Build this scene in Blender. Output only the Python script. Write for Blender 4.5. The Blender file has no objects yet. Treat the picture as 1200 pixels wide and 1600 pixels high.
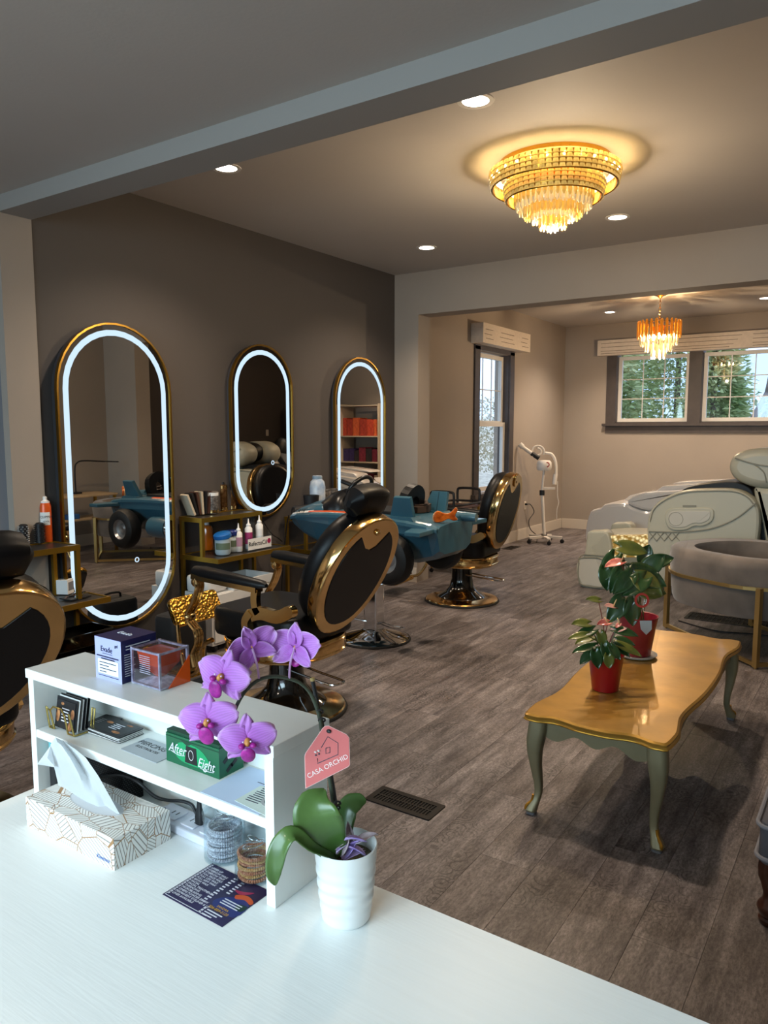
import bpy, math, random
from mathutils import Vector, Matrix, Euler
random.seed(7)
scene = bpy.context.scene
COL = scene.collection
PI = math.pi

# ---------------------------------------------------------------- camera
F_PX = 1168.0
PITCH = math.atan(128 / 1168.0)
YAW = math.atan(793 / math.hypot(1168, 128))
CAM = Vector((0, 0, 1.5))
RIGHT = Vector((math.cos(YAW), math.sin(YAW), 0))
FWD = Vector((-math.sin(YAW) * math.cos(PITCH), math.cos(YAW) * math.cos(PITCH), -math.sin(PITCH)))
UP = RIGHT.cross(FWD)
cam_data = bpy.data.cameras.new('camera')
cam_data.sensor_fit = 'VERTICAL'
cam_data.sensor_height = 36.0
cam_data.lens = F_PX / 1600 * 36.0
cam_data.clip_start = 0.02
cam = bpy.data.objects.new('camera', cam_data)
COL.objects.link(cam)
cam.matrix_world = Matrix((
    (RIGHT.x, UP.x, -FWD.x, CAM.x), (RIGHT.y, UP.y, -FWD.y, CAM.y), (RIGHT.z, UP.z, -FWD.z, CAM.z), (0, 0, 0, 1)))
scene.camera = cam

# ---------------------------------------------------------------- world, exposure, daylight
scene.view_settings.view_transform = 'Standard'
scene.view_settings.look = 'None'
scene.view_settings.gamma = 1.0
scene.view_settings.exposure = 1.2
scene.view_settings.use_curve_mapping = False
scene.cycles.max_bounces = 7
scene.cycles.diffuse_bounces = 4
scene.cycles.glossy_bounces = 4
scene.cycles.transmission_bounces = 5
scene.cycles.transparent_max_bounces = 12
scene.cycles.caustics_reflective = False
scene.cycles.caustics_refractive = False
scene.cycles.sample_clamp_indirect = 6.0
world = bpy.data.worlds.new('overcast_sky')
scene.world = world
world.use_nodes = True
wn = world.node_tree.nodes
wl = world.node_tree.links
wn.clear()
w_out = wn.new('ShaderNodeOutputWorld')
w_bg = wn.new('ShaderNodeBackground')
w_tc = wn.new('ShaderNodeTexCoord')
w_no = wn.new('ShaderNodeTexNoise')
w_no.inputs['Scale'].default_value = 2.2
w_no.inputs['Detail'].default_value = 5
w_cr = wn.new('ShaderNodeValToRGB')
w_cr.color_ramp.elements[0].position = 0.38
w_cr.color_ramp.elements[0].color = (0.42, 0.55, 0.80, 1)
w_cr.color_ramp.elements[1].position = 0.68
w_cr.color_ramp.elements[1].color = (0.80, 0.84, 0.92, 1)
wl.new(w_tc.outputs['Generated'], w_no.inputs['Vector'])
wl.new(w_no.outputs['Fac'], w_cr.inputs['Fac'])
wl.new(w_cr.outputs['Color'], w_bg.inputs['Color'])
wl.new(w_bg.outputs['Background'], w_out.inputs['Surface'])
w_bg.inputs['Strength'].default_value = 1.1

def area_light(name, loc, direction, sx, sy, power, color, spread=PI):
    d = bpy.data.lights.new(name, 'AREA')
    d.shape = 'RECTANGLE'
    d.size = sx
    d.size_y = sy
    d.energy = power
    d.color = color
    d.spread = spread
    o = bpy.data.objects.new(name, d)
    COL.objects.link(o)
    o.location = loc
    o.rotation_euler = Vector(direction).to_track_quat('-Z', 'Y').to_euler()
    return o

DAY = (0.60, 0.86, 0.98)
# daylight entering by the shop window in the wall behind the photographer
area_light('daylight_shop_window', (-1.3, -2.3, 1.9), (0.0, 1.0, -0.5), 4.0, 1.3, 41, DAY, math.radians(120))

# ---------------------------------------------------------------- colour and material helpers
def lin(h):
    if isinstance(h, str):
        h = h.lstrip('#')
        c = [int(h[i:i + 2], 16) / 255 for i in (0, 2, 4)]
    else:
        c = [x / 255 for x in h]
    return tuple(x / 12.92 if x <= 0.04045 else ((x + 0.055) / 1.055) ** 2.4 for x in c) + (1.0,)

MATS = {}
def mat(name, color, rough=0.5, metal=0.0, var=0.0, scale=8.0, bump=0.0, bscale=60.0, coat=0.0, emit=0.0,
        ecol=None, trans=0.0, ior=1.45, sheen=0.0, color2=None, stretch=None, spec=None, randv=0.0, sss=0.0):
    """procedural principled material: colour with noise variation, optional bump"""
    if name in MATS:
        return MATS[name]
    m = bpy.data.materials.new(name)
    m.use_nodes = True
    nt = m.node_tree
    b = nt.nodes['Principled BSDF']
    c = lin(color)
    b.inputs['Base Color'].default_value = c
    b.inputs['Roughness'].default_value = rough
    b.inputs['Metallic'].default_value = metal
    b.inputs['Coat Weight'].default_value = coat
    b.inputs['Coat Roughness'].default_value = 0.08
    b.inputs['IOR'].default_value = ior
    b.inputs['Transmission Weight'].default_value = trans
    b.inputs['Sheen Weight'].default_value = sheen
    if spec is not None:
        b.inputs['Specular IOR Level'].default_value = spec
    if sss:
        b.inputs['Subsurface Weight'].default_value = sss
        b.inputs['Subsurface Radius'].default_value = (0.01, 0.006, 0.008)
    if emit:
        b.inputs['Emission Color'].default_value = lin(ecol) if ecol else c
        b.inputs['Emission Strength'].default_value = emit
    vec = None
    def coords():
        nonlocal vec
        if vec is None:
            tc = nt.nodes.new('ShaderNodeTexCoord')
            mp = nt.nodes.new('ShaderNodeMapping')
            if stretch:
                mp.inputs['Scale'].default_value = stretch
            nt.links.new(tc.outputs['Object'], mp.inputs['Vector'])
            vec = mp.outputs['Vector']
        return vec
    if var or color2:
        no = nt.nodes.new('ShaderNodeTexNoise')
        no.inputs['Scale'].default_value = scale
        no.inputs['Detail'].default_value = 5
        nt.links.new(coords(), no.inputs['Vector'])
        cr = nt.nodes.new('ShaderNodeValToRGB')
        c2 = lin(color2) if color2 else tuple(min(1, x * (1 + var)) for x in c[:3]) + (1,)
        c1 = c if color2 else tuple(x * (1 - var) for x in c[:3]) + (1,)
        cr.color_ramp.elements[0].position = 0.35
        cr.color_ramp.elements[1].position = 0.65
        cr.color_ramp.elements[0].color = c1
        cr.color_ramp.elements[1].color = c2
        nt.links.new(no.outputs['Fac'], cr.inputs['Fac'])
        nt.links.new(cr.outputs['Color'], b.inputs['Base Color'])
        if randv:
            oi = nt.nodes.new('ShaderNodeObjectInfo')
            mr = nt.nodes.new('ShaderNodeMapRange')
            mr.inputs['To Min'].default_value = 1 - randv
            mr.inputs['To Max'].default_value = 1 + randv
            hs = nt.nodes.new('ShaderNodeHueSaturation')
            nt.links.new(oi.outputs['Random'], mr.inputs['Value'])
            nt.links.new(mr.outputs['Result'], hs.inputs['Value'])
            nt.links.new(cr.outputs['Color'], hs.inputs['Color'])
            nt.links.new(hs.outputs['Color'], b.inputs['Base Color'])
    if bump:
        n2 = nt.nodes.new('ShaderNodeTexNoise')
        n2.inputs['Scale'].default_value = bscale
        n2.inputs['Detail'].default_value = 4
        nt.links.new(coords(), n2.inputs['Vector'])
        bp = nt.nodes.new('ShaderNodeBump')
        bp.inputs['Strength'].default_value = bump
        bp.inputs['Distance'].default_value = 0.01
        nt.links.new(n2.outputs['Fac'], bp.inputs['Height'])
        nt.links.new(bp.outputs['Normal'], b.inputs['Normal'])
    MATS[name] = m
    return m

def emat(name, color, strength):
    if name in MATS:
        return MATS[name]
    m = bpy.data.materials.new(name)
    m.use_nodes = True
    nt = m.node_tree
    nt.nodes.clear()
    o = nt.nodes.new('ShaderNodeOutputMaterial')
    e = nt.nodes.new('ShaderNodeEmission')
    e.inputs['Color'].default_value = lin(color)
    e.inputs['Strength'].default_value = strength
    nt.links.new(e.outputs[0], o.inputs['Surface'])
    MATS[name] = m
    return m

def clear_mat(name, tint='#ffffff', gloss=0.10, rough=0.03, fres=True):
    """thin clear sheet: see-through with a faint mirror reflection"""
    if name in MATS:
        return MATS[name]
    m = bpy.data.materials.new(name)
    m.use_nodes = True
    nt = m.node_tree
    nt.nodes.clear()
    o = nt.nodes.new('ShaderNodeOutputMaterial')
    t = nt.nodes.new('ShaderNodeBsdfTransparent')
    t.inputs['Color'].default_value = lin(tint)
    g = nt.nodes.new('ShaderNodeBsdfGlossy')
    g.inputs['Roughness'].default_value = rough
    mx = nt.nodes.new('ShaderNodeMixShader')
    lw = nt.nodes.new('ShaderNodeLayerWeight')
    lw.inputs['Blend'].default_value = 0.5
    pw = nt.nodes.new('ShaderNodeMath')
    pw.operation = 'POWER'
    pw.inputs[1].default_value = 4.0
    nt.links.new(lw.outputs['Facing'], pw.inputs[0])
    ad = nt.nodes.new('ShaderNodeMath')
    ad.operation = 'MULTIPLY_ADD'
    ad.inputs[1].default_value = 0.35
    ad.inputs[2].default_value = gloss * .4
    ad.use_clamp = True
    nt.links.new(pw.outputs[0], ad.inputs[0])
    if fres:
        nt.links.new(ad.outputs[0], mx.inputs[0])
    else:
        mx.inputs[0].default_value = gloss
    nt.links.new(t.outputs[0], mx.inputs[1])
    nt.links.new(g.outputs[0], mx.inputs[2])
    nt.links.new(mx.outputs[0], o.inputs['Surface'])
    MATS[name] = m
    return m

# ---------------------------------------------------------------- mesh builder
def V(*a):
    return Vector(a)

class MB:
    def __init__(self, M=None):
        self.v, self.f, self.s = [], [], []
        self.M = M
    def _add(self, pts, faces, smooth=False):
        n = len(self.v)
        M = self.M
        for p in pts:
            p = Vector(p)
            self.v.append(M @ p if M is not None else p)
        for f in faces:
            self.f.append([i + n for i in f])
            self.s.append(smooth)
        return self
    def box(self, c, s, R=None, taper=1.0):
        x, y, z = [a / 2 for a in s]
        pts = []
        for dz, k in ((-z, 1.0), (z, taper)):
            for dx, dy in ((-x, -y), (x, -y), (x, y), (-x, y)):
                p = Vector((dx * k, dy * k, dz))
                if R is not None:
                    p = R @ p
                pts.append(p + Vector(c))
        return self._add(pts, [(3, 2, 1, 0), (4, 5, 6, 7), (0, 1, 5, 4), (1, 2, 6, 5), (2, 3, 7, 6), (3, 0, 4, 7)])
    def b2(self, x0, x1, y0, y1, z0, z1):
        return self.box(((x0 + x1) / 2, (y0 + y1) / 2, (z0 + z1) / 2), (x1 - x0, y1 - y0, z1 - z0))
    def loft(self, rings, closed=True, cap=True, smooth=True, loop=False):
        n = len(rings[0])
        pts = [p for r in rings for p in r]
        fs = []
        m = len(rings)
        for i in range(m if loop else m - 1):
            a, b = i * n, ((i + 1) % m) * n
            for j in range(n if closed else n - 1):
                k = (j + 1) % n
                fs.append((a + j, a + k, b + k, b + j))
        self._add(pts, fs, smooth)
        if cap and closed and not loop:
            self._add(rings[0], [tuple(reversed(range(n)))])
            self._add(rings[-1], [tuple(range(n))])
        return self
    def lathe(self, prof, seg=24, c=(0, 0, 0), cap=True, R=None, a0=0.0, a1=2 * PI, smooth=True):
        full = abs(a1 - a0 - 2 * PI) < 1e-6
        rings = []
        for r, z in prof:
            ring = []
            for i in range(seg if full else seg + 1):
                a = a0 + (a1 - a0) * i / seg
                p = Vector((r * math.cos(a), r * math.sin(a), z))
                if R is not None:
                    p = R @ p
                ring.append(p + Vector(c))
            rings.append(ring)
        return self.loft(rings, closed=full, cap=cap and full, smooth=smooth)
    def cyl(self, p0, p1, r, seg=12, r1=None, smooth=True):
        return self.tube([p0, p1], [r, r if r1 is None else r1], seg, smooth=smooth)
    def tube(self, pts, r, seg=8, closed=False, smooth=True, cap=True, flat=None):
        pts = [Vector(p) for p in pts]
        n = len(pts)
        rs = r if isinstance(r, (list, tuple)) else [r] * n
        tang = []
        for i in range(n):
            if closed:
                t = pts[(i + 1) % n] - pts[i - 1]
            else:
                t = pts[min(i + 1, n - 1)] - pts[max(i - 1, 0)]
            tang.append(t.normalized() if t.length > 1e-9 else Vector((0, 0, 1)))
        up = Vector((0, 0, 1)) if abs(tang[0].z) < 0.9 else Vector((1, 0, 0))
        nrm = (up - tang[0] * up.dot(tang[0])).normalized()
        rings = []
        for i in range(n):
            nrm = nrm - tang[i] * nrm.dot(tang[i])
            nrm = nrm.normalized() if nrm.length > 1e-6 else tang[i].orthogonal().normalized()
            bi = tang[i].cross(nrm)
            fx, fy = flat if flat else (1, 1)
            rings.append([pts[i] + (nrm * math.cos(2 * PI * j / seg) * fx + bi * math.sin(2 * PI * j / seg) * fy) * rs[i]
                          for j in range(seg)])
        return self.loft(rings, True, cap, smooth, loop=closed)
    def sweep(self, pts, w, h, closed=False, up=(0, 0, 1), smooth=False):
        """rectangular bar along a path; w across, h along up"""
        pts = [Vector(p) for p in pts]
        n = len(pts)
        rings = []
        for i in range(n):
            if closed:
                t = pts[(i + 1) % n] - pts[i - 1]
            else:
                t = pts[min(i + 1, n - 1)] - pts[max(i - 1, 0)]
            t.normalize()
            u = Vector(up)
            u = (u - t * u.dot(t)).normalized()
            s = t.cross(u)
            rings.append([pts[i] + s * (w / 2 * a) + u * (h / 2 * b) for a, b in ((-1, -1), (1, -1), (1, 1), (-1, 1))])
        return self.loft(rings, True, True, smooth, loop=closed)
    def ell(self, c, r, seg=16, rings=10, R=None, smooth=True):
        rr = []
        for i in range(1, rings):
            t = PI * i / rings
            ring = []
            for j in range(seg):
                a = 2 * PI * j / seg
                p = Vector((r[0] * math.sin(t) * math.cos(a), r[1] * math.sin(t) * math.sin(a), -r[2] * math.cos(t)))
                if R is not None:
                    p = R @ p
                ring.append(p + Vector(c))
            rr.append(ring)
        b = Vector((0, 0, -r[2]))
        t = Vector((0, 0, r[2]))
        if R is not None:
            b, t = R @ b, R @ t
        n = len(self.v)
        self.loft(rr, True, False, smooth)
        k = len(rr) - 1
        self._add([b + Vector(c)] + rr[0], [(0, 1 + (j + 1) % seg, 1 + j) for j in range(seg)], smooth)
        self._add([t + Vector(c)] + rr[k], [(0, 1 + j, 1 + (j + 1) % seg) for j in range(seg)], smooth)
        return self
    def prism(self, poly, z0, z1, fn=None, bevel=0.0, smooth=False):
        """extrude outline (list of 2-D points) from z0 to z1; fn maps (u,v,w)->xyz; bevel shrinks the ends"""
        fn = fn or (lambda u, v, w: (u, v, w))
        n = len(poly)
        if bevel:
            ins = inset(poly, bevel)
            b = min(bevel, abs(z1 - z0) / 2)
            sg = 1 if z1 > z0 else -1
            lay = [(ins, z0), (inset(poly, bevel * .3), z0 + sg * b * .3), (poly, z0 + sg * b),
                   (poly, z1 - sg * b), (inset(poly, bevel * .3), z1 - sg * b * .3), (ins, z1)]
        else:
            lay = [(poly, z0), (poly, z1)]
        rings = [[Vector(fn(u, v, w)) for u, v in pl] for pl, w in lay]
        return self.loft(rings, True, True, smooth)
    def ring(self, outer, inner, z0, z1, fn=None):
        """a flat frame between two outlines of equal count"""
        fn = fn or (lambda u, v, w: (u, v, w))
        a = [Vector(fn(u, v, z1)) for u, v in outer]
        b = [Vector(fn(u, v, z1)) for u, v in inner]
        c = [Vector(fn(u, v, z0)) for u, v in inner]
        d = [Vector(fn(u, v, z0)) for u, v in outer]
        return self.loft([a, b, c, d], True, False, False, loop=True)
    def grid(self, fn, nu, nv, smooth=True, two=0.0):
        pts = [Vector(fn(i / nu, j / nv)) for i in range(nu + 1) for j in range(nv + 1)]
        fs = [(i * (nv + 1) + j, (i + 1) * (nv + 1) + j, (i + 1) * (nv + 1) + j + 1, i * (nv + 1) + j + 1)
              for i in range(nu) for j in range(nv)]
        return self._add(pts, fs, smooth)
    def mesh(self, name='mesh'):
        me = bpy.data.meshes.new(name)
        me.from_pydata([tuple(p) for p in self.v], [], self.f)
        me.polygons.foreach_set('use_smooth', self.s)
        me.update()
        return me
    def build(self, name, material, parent=None, label=None, sharp=40, thick=0.0, sub=0, **tags):
        me = self.mesh(name)
        import bmesh
        bm = bmesh.new()
        bm.from_mesh(me)
        bmesh.ops.remove_doubles(bm, verts=bm.verts, dist=1e-5)
        bmesh.ops.recalc_face_normals(bm, faces=bm.faces)
        if any(self.s):
            lim = math.radians(sharp)
            for e in bm.edges:
                if len(e.link_faces) == 2 and e.calc_face_angle(0) > lim:
                    e.smooth = False
        bm.to_mesh(me)
        bm.free()
        me.materials.append(material)
        o = link(name, me, parent)
        if thick:
            md = o.modifiers.new('thickness', 'SOLIDIFY')
            md.thickness = thick
            md.offset = 0
        if sub:
            md = o.modifiers.new('subdivision', 'SUBSURF')
            md.levels = sub
            md.render_levels = sub
        if label:
            o['label'] = label
        for k, v in tags.items():
            o[k] = v
        return o

def link(name, data, parent=None):
    o = bpy.data.objects.new(name, data)
    COL.objects.link(o)
    if parent is not None:
        o.parent = parent
    return o

def inset(poly, d):
    n = len(poly)
    area = sum(poly[i][0] * poly[(i + 1) % n][1] - poly[(i + 1) % n][0] * poly[i][1] for i in range(n))
    sg = 1 if area > 0 else -1
    out = []
    for i in range(n):
        p0, p1, p2 = Vector(poly[i - 1]).to_2d(), Vector(poly[i]).to_2d(), Vector(poly[(i + 1) % n]).to_2d()
        e1, e2 = (p1 - p0), (p2 - p1)
        e1 = e1.normalized() if e1.length > 1e-9 else e2.normalized()
        e2 = e2.normalized() if e2.length > 1e-9 else e1
        n1, n2 = Vector((-e1.y, e1.x)) * sg, Vector((-e2.y, e2.x)) * sg
        b = n1 + n2
        b = b.normalized() if b.length > 1e-6 else n1
        k = max(0.35, b.dot(n1))
        q = p1 + b * (d / k)
        out.append((q.x, q.y))
    return out

def rrect(w, h, r, seg=5, cx=0, cy=0):
    pts = []
    for qx, qy, a in ((1, 1, 0), (-1, 1, PI / 2), (-1, -1, PI), (1, -1, 1.5 * PI)):
        for i in range(seg + 1):
            t = a + PI / 2 * i / seg
            pts.append((cx + qx * (w / 2 - r) + r * math.cos(t), cy + qy * (h / 2 - r) + r * math.sin(t)))
    return pts

def smooth_path(pts, n=6, closed=False):
    """Catmull-Rom through the points"""
    P = [Vector(p) for p in pts]
    m = len(P)
    out = []
    for i in range(m if closed else m - 1):
        if closed:
            a, b, c, d = P[i - 1], P[i], P[(i + 1) % m], P[(i + 2) % m]
        else:
            a, b, c, d = P[max(i - 1, 0)], P[i], P[i + 1], P[min(i + 2, m - 1)]
        for k in range(n):
            t = k / n
            out.append(0.5 * ((2 * b) + (c - a) * t + (2 * a - 5 * b + 4 * c - d) * t * t + (3 * b - a - 3 * c + d) * t ** 3))
    if not closed:
        out.append(P[-1])
    return out

def sp2(pts, n=5, closed=True):
    return [(p.x, p.y) for p in smooth_path([(a, b, 0) for a, b in pts], n, closed)]

def thing(name, label, cat, loc=(0, 0, 0), rz=0.0, group=None):
    o = link(name, None)
    o.location = loc
    o.rotation_euler = (0, 0, rz)
    o.empty_display_size = 0.1
    return tag(o, label, cat, group)

def tag(o, label, cat, group=None, kind=None):
    o['label'] = label
    o['category'] = cat
    if group:
        o['group'] = group
    if kind:
        o['kind'] = kind
    return o

def struct(o, label=None, cat=None):
    o['kind'] = 'structure'
    if label:
        o['label'] = label
    if cat:
        o['category'] = cat
    return o

def copy_tree(o, parent=None):
    c = o.copy()
    COL.objects.link(c)
    c.parent = parent
    for ch in list(o.children):
        copy_tree(ch, c)
    return c

def text(name, body, size, M, material, parent=None, align='CENTER', depth=0.0004, xs=1.0, shear=0.0, space=1.0):
    """flat lettering as a mesh, placed by matrix M (x along the line, y up, z out of the surface)"""
    cu = bpy.data.curves.new(name, 'FONT')
    cu.body = body
    cu.size = size
    cu.align_x = align
    cu.align_y = 'CENTER'
    cu.extrude = depth
    cu.shear = shear
    cu.space_character = space
    cu.resolution_u = 3
    t = bpy.data.objects.new(name, cu)
    COL.objects.link(t)
    dg = bpy.context.evaluated_depsgraph_get()
    me = bpy.data.meshes.new_from_object(t.evaluated_get(dg))
    bpy.data.objects.remove(t)
    bpy.data.curves.remove(cu)
    me.transform(Matrix.Diagonal((xs, 1, 1, 1)))
    me.transform(M)
    me.materials.clear()
    me.materials.append(material)
    return link(name, me, parent)

def frame(o, x, y):
    """matrix from origin, x axis and y axis"""
    x = Vector(x).normalized()
    y = Vector(y)
    y = (y - x * y.dot(x)).normalized()
    z = x.cross(y)
    return Matrix(((x.x, y.x, z.x, o[0]), (x.y, y.y, z.y, o[1]), (x.z, y.z, z.z, o[2]), (0, 0, 0, 1)))

def ray(px, py):
    return FWD + RIGHT * ((px - 600) / F_PX) - UP * ((py - 800) / F_PX)
def on_z(px, py, z):
    d = ray(px, py)
    return CAM + d * ((z - CAM.z) / d.z)
def on_y(px, py, y):
    d = ray(px, py)
    return CAM + d * ((y - CAM.y) / d.y)
def on_x(px, py, x):
    d = ray(px, py)
    return CAM + d * ((x - CAM.x) / d.x)
def at(px, py, depth):
    return CAM + ray(px, py) * depth
# ================================================================ the room
XW, XF = -4.08, -4.16          # dark accent wall, far-room side wall
YH, YB = 6.23, 11.065          # header wall, back wall
ZC, ZN, ZF = 2.99, 2.757, 3.04  # ceilings: middle, near, far room
XR, XR2, YN = 0.65, 1.6, -2.4
BEAM_Z, BEAM_Y0, BEAM_Y1 = 2.672, 2.304, 2.495
HDR_Z, HDR_Y1 = 2.595, 6.45

m_beige = mat('paint_warm_grey', '#a2968a', 0.75, var=0.03, scale=1.5, bump=0.05, bscale=90)
m_dark = mat('paint_charcoal_brown', '#524c49', 0.6, var=0.03, scale=1.5, bump=0.05, bscale=90)
m_ceil = mat('paint_ceiling_grey', '#c2bab2', 0.7, var=0.02, scale=1.2, bump=0.05, bscale=70)
m_base = mat('paint_baseboard', '#cfc4b6', 0.45)
m_casing = mat('stain_dark_casing', '#4a423f', 0.5, var=0.08, scale=12)
m_whiteframe = mat('vinyl_white_frame', '#ded8d0', 0.4)
m_glass = clear_mat('window_glass', '#f4fbff', 0.13, 0.02)

def floor_material():
    m = bpy.data.materials.new('vinyl_plank_floor')
    m.use_nodes = True
    nt = m.node_tree
    N, L = nt.nodes, nt.links
    b = N['Principled BSDF']
    geo = N.new('ShaderNodeNewGeometry')
    oi = N.new('ShaderNodeObjectInfo')
    comb = N.new('ShaderNodeCombineXYZ')
    mul = N.new('ShaderNodeMath'); mul.operation = 'MULTIPLY'; mul.inputs[1].default_value = 37.0
    L.new(oi.outputs['Random'], mul.inputs[0])
    L.new(mul.outputs[0], comb.inputs[2])
    add = N.new('ShaderNodeVectorMath'); add.operation = 'ADD'
    L.new(geo.outputs['Position'], add.inputs[0])
    L.new(comb.outputs[0], add.inputs[1])
    def mapped(sc):
        mp = N.new('ShaderNodeMapping'); mp.inputs['Scale'].default_value = sc
        L.new(add.outputs[0], mp.inputs['Vector'])
        return mp.outputs[0]
    def noise(sc, s, det=6, rough=0.6):
        n = N.new('ShaderNodeTexNoise')
        n.inputs['Scale'].default_value = s; n.inputs['Detail'].default_value = det; n.inputs['Roughness'].default_value = rough
        L.new(mapped(sc), n.inputs['Vector'])
        return n.outputs['Fac']
    def ramp(v, p0, c0, p1, c1):
        r = N.new('ShaderNodeValToRGB')
        r.color_ramp.elements[0].position = p0; r.color_ramp.elements[0].color = lin(c0)
        r.color_ramp.elements[1].position = p1; r.color_ramp.elements[1].color = lin(c1)
        L.new(v, r.inputs['Fac'])
        return r.outputs['Color']
    base = ramp(noise((1, .12, 1), 22, 8, .68), .32, '#5c5456', .68, '#aca3a2')
    fine = ramp(noise((1, .35, 1), 150, 5, .75), .36, '#85827f', .64, '#ffffff')
    blot = ramp(noise((1, .55, 1), 4.5, 3), .35, '#b0a9a5', .68, '#ffffff')
    def mult(a, c, f=1.0):
        x = N.new('ShaderNodeMix'); x.data_type = 'RGBA'; x.blend_type = 'MULTIPLY'
        x.inputs[0].default_value = f
        L.new(a, x.inputs[6]); L.new(c, x.inputs[7])
        return x.outputs[2]
    col = mult(mult(base, fine, .8), blot, .75)
    # worn medallion print: voronoi rings shown in patches
    vo = N.new('ShaderNodeTexVoronoi'); vo.inputs['Scale'].default_value = 15
    L.new(mapped((1, 1, 0.0)), vo.inputs['Vector'])
    wv = N.new('ShaderNodeMath'); wv.operation = 'MULTIPLY'; wv.inputs[1].default_value = 30
    L.new(vo.outputs['Distance'], wv.inputs[0])
    sn = N.new('ShaderNodeMath'); sn.operation = 'SINE'
    L.new(wv.outputs[0], sn.inputs[0])
    lines = ramp(sn.outputs[0], .45, '#ffffff', .9, '#2e2826')
    mask = N.new('ShaderNodeMapRange')
    mask.inputs['From Min'].default_value = .50; mask.inputs['From Max'].default_value = .62
    mask.inputs['To Max'].default_value = .6
    L.new(noise((1, .5, 1), 5.5, 5), mask.inputs['Value'])
    mx = N.new('ShaderNodeMix'); mx.data_type = 'RGBA'; mx.blend_type = 'MULTIPLY'
    L.new(mask.outputs[0], mx.inputs[0]); L.new(col, mx.inputs[6]); L.new(lines, mx.inputs[7])
    hs = N.new('ShaderNodeHueSaturation')
    mr = N.new('ShaderNodeMapRange'); mr.inputs['To Min'].default_value = .93; mr.inputs['To Max'].default_value = 1.07
    L.new(oi.outputs['Random'], mr.inputs['Value']); L.new(mr.outputs[0], hs.inputs['Value'])
    L.new(mx.outputs[2], hs.inputs['Color'])
    L.new(hs.outputs['Color'], b.inputs['Base Color'])
    b.inputs['Roughness'].default_value = 0.48
    b.inputs['Specular IOR Level'].default_value = 0.4
    bp = N.new('ShaderNodeBump'); bp.inputs['Strength'].default_value = .12; bp.inputs['Distance'].default_value = .004
    L.new(noise((1, .25, 1), 60, 4), bp.inputs['Height'])
    L.new(bp.outputs['Normal'], b.inputs['Normal'])
    return m
m_floor = floor_material()

# floor slab and planks
fl = MB().b2(XF - .1, XR2 + .1, YN - .1, YB + .1, -.12, -.0035).build('floor', m_floor)
struct(fl, 'dark grey brown vinyl plank floor with worn print')
PW, PL = 0.19, 1.22
pl_mesh = MB().b2(-PW / 2 + 0.0006, PW / 2 - 0.0006, -PL / 2 + 0.0006, PL / 2 - 0.0006, -.005, 0).mesh('plank')
pl_mesh.materials.append(m_floor)
nx = int((XR - XF) / PW) + 1
for i in range(nx):
    off = (i * 0.37) % 1.0 * PL
    y = 0.35 - off
    while y - PL / 2 < YB - .02:
        if y + PL / 2 > 0.6:
            o = link('plank', pl_mesh, fl)
            y1_ = min(y + PL / 2, YB)
            ln = y1_ - (y - PL / 2)
            o.location = (XF + PW * (i + .5), y1_ - ln / 2, 0)
            o.scale = (1, ln / PL, 1)
        y += PL

# walls
def wall(name, boxes, m, label=None):
    b = MB()
    for q in boxes:
        b.b2(*q)
    return struct(b.build(name, m), label)
wall('wall_left_accent', [(XW - .2, XW, 2.40, YH, 0, ZC)], m_dark, 'charcoal brown accent wall behind the lit mirrors')
wall('wall_left_near', [(XW - .2, XW + .01, BEAM_Y0, BEAM_Y1, 0, BEAM_Z), (XW - .2, XW - .05, YN, 1.15, 0, ZN),
                        (XW - .2, XW - .05, 1.15, BEAM_Y0, 2.45, ZN)], m_beige)
d1 = MB().b2(XW - .16, XW - .09, 1.2, 2.22, 0, 2.4).build('door_1', mat('black_door', '#16151a', 0.35))
struct(d1, 'black front door beside the beige pillar')
MB().tube([(XW - .085, 1.32, 1.0), (XW - .02, 1.32, 1.0), (XW - .02, 1.46, 1.0)], .01, 8).build('door_handle', mat('black_door_handle', '#2a2a2c', .3, .8), d1)
struct(MB().b2(XW - .18, XW - .05, 2.22, 2.304, 0, 2.45).build('trim_1', mat('door_jamb_paint', '#8d8f96', .6)), 'pale grey door jamb beside the beige pillar')
WY0, WY1, WZ0, WZ1 = 8.20, 9.06, 0.72, 2.46
wall('wall_left_far', [(XF - .2, XF, YH, WY0, 0, ZF), (XF - .2, XF, WY1, YB, 0, ZF),
                       (XF - .2, XF, WY0, WY1, 0, WZ0), (XF - .2, XF, WY0, WY1, WZ1, ZF)], m_beige, 'warm grey far room wall with tall window')
BW = [(-3.37, -2.37), (-2.20, -1.20)]
BZ0, BZ1 = 1.61, 2.60
bx = [(XF - .2, XR2 + .2, YB, YB + .2, 0, BZ0), (XF - .2, XR2 + .2, YB, YB + .2, BZ1, ZF)]
xs = [XF - .2] + [x for w_ in BW for x in w_] + [XR2 + .2]
for i in range(0, len(xs), 2):
    bx.append((xs[i], xs[i + 1], YB, YB + .2, BZ0, BZ1))
wall('wall_back', bx, m_beige, 'warm grey back wall under the wide windows')
wall('wall_header', [(XW, -3.81, YH, HDR_Y1, 0, HDR_Z), (XW, XR2, YH, HDR_Y1, HDR_Z, ZF), (0.02, XR2, YH, HDR_Y1, 0, HDR_Z)], m_beige, 'warm grey header and pillar dividing the two rooms')
wall('wall_right_near', [(XR, XR + .2, YN, YH, 0, ZC)], m_beige)
wall('wall_right_far', [(XR2, XR2 + .2, HDR_Y1, YB, 0, ZF)], m_dark)
wall('wall_behind', [(XW - .2, -3.5, YN - .2, YN, 0, ZN), (.55, XR + .2, YN - .2, YN, 0, ZN),
                     (-3.5, .55, YN - .2, YN, 0, .6), (-3.5, .55, YN - .2, YN, 2.6, ZN)], m_beige)
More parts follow.
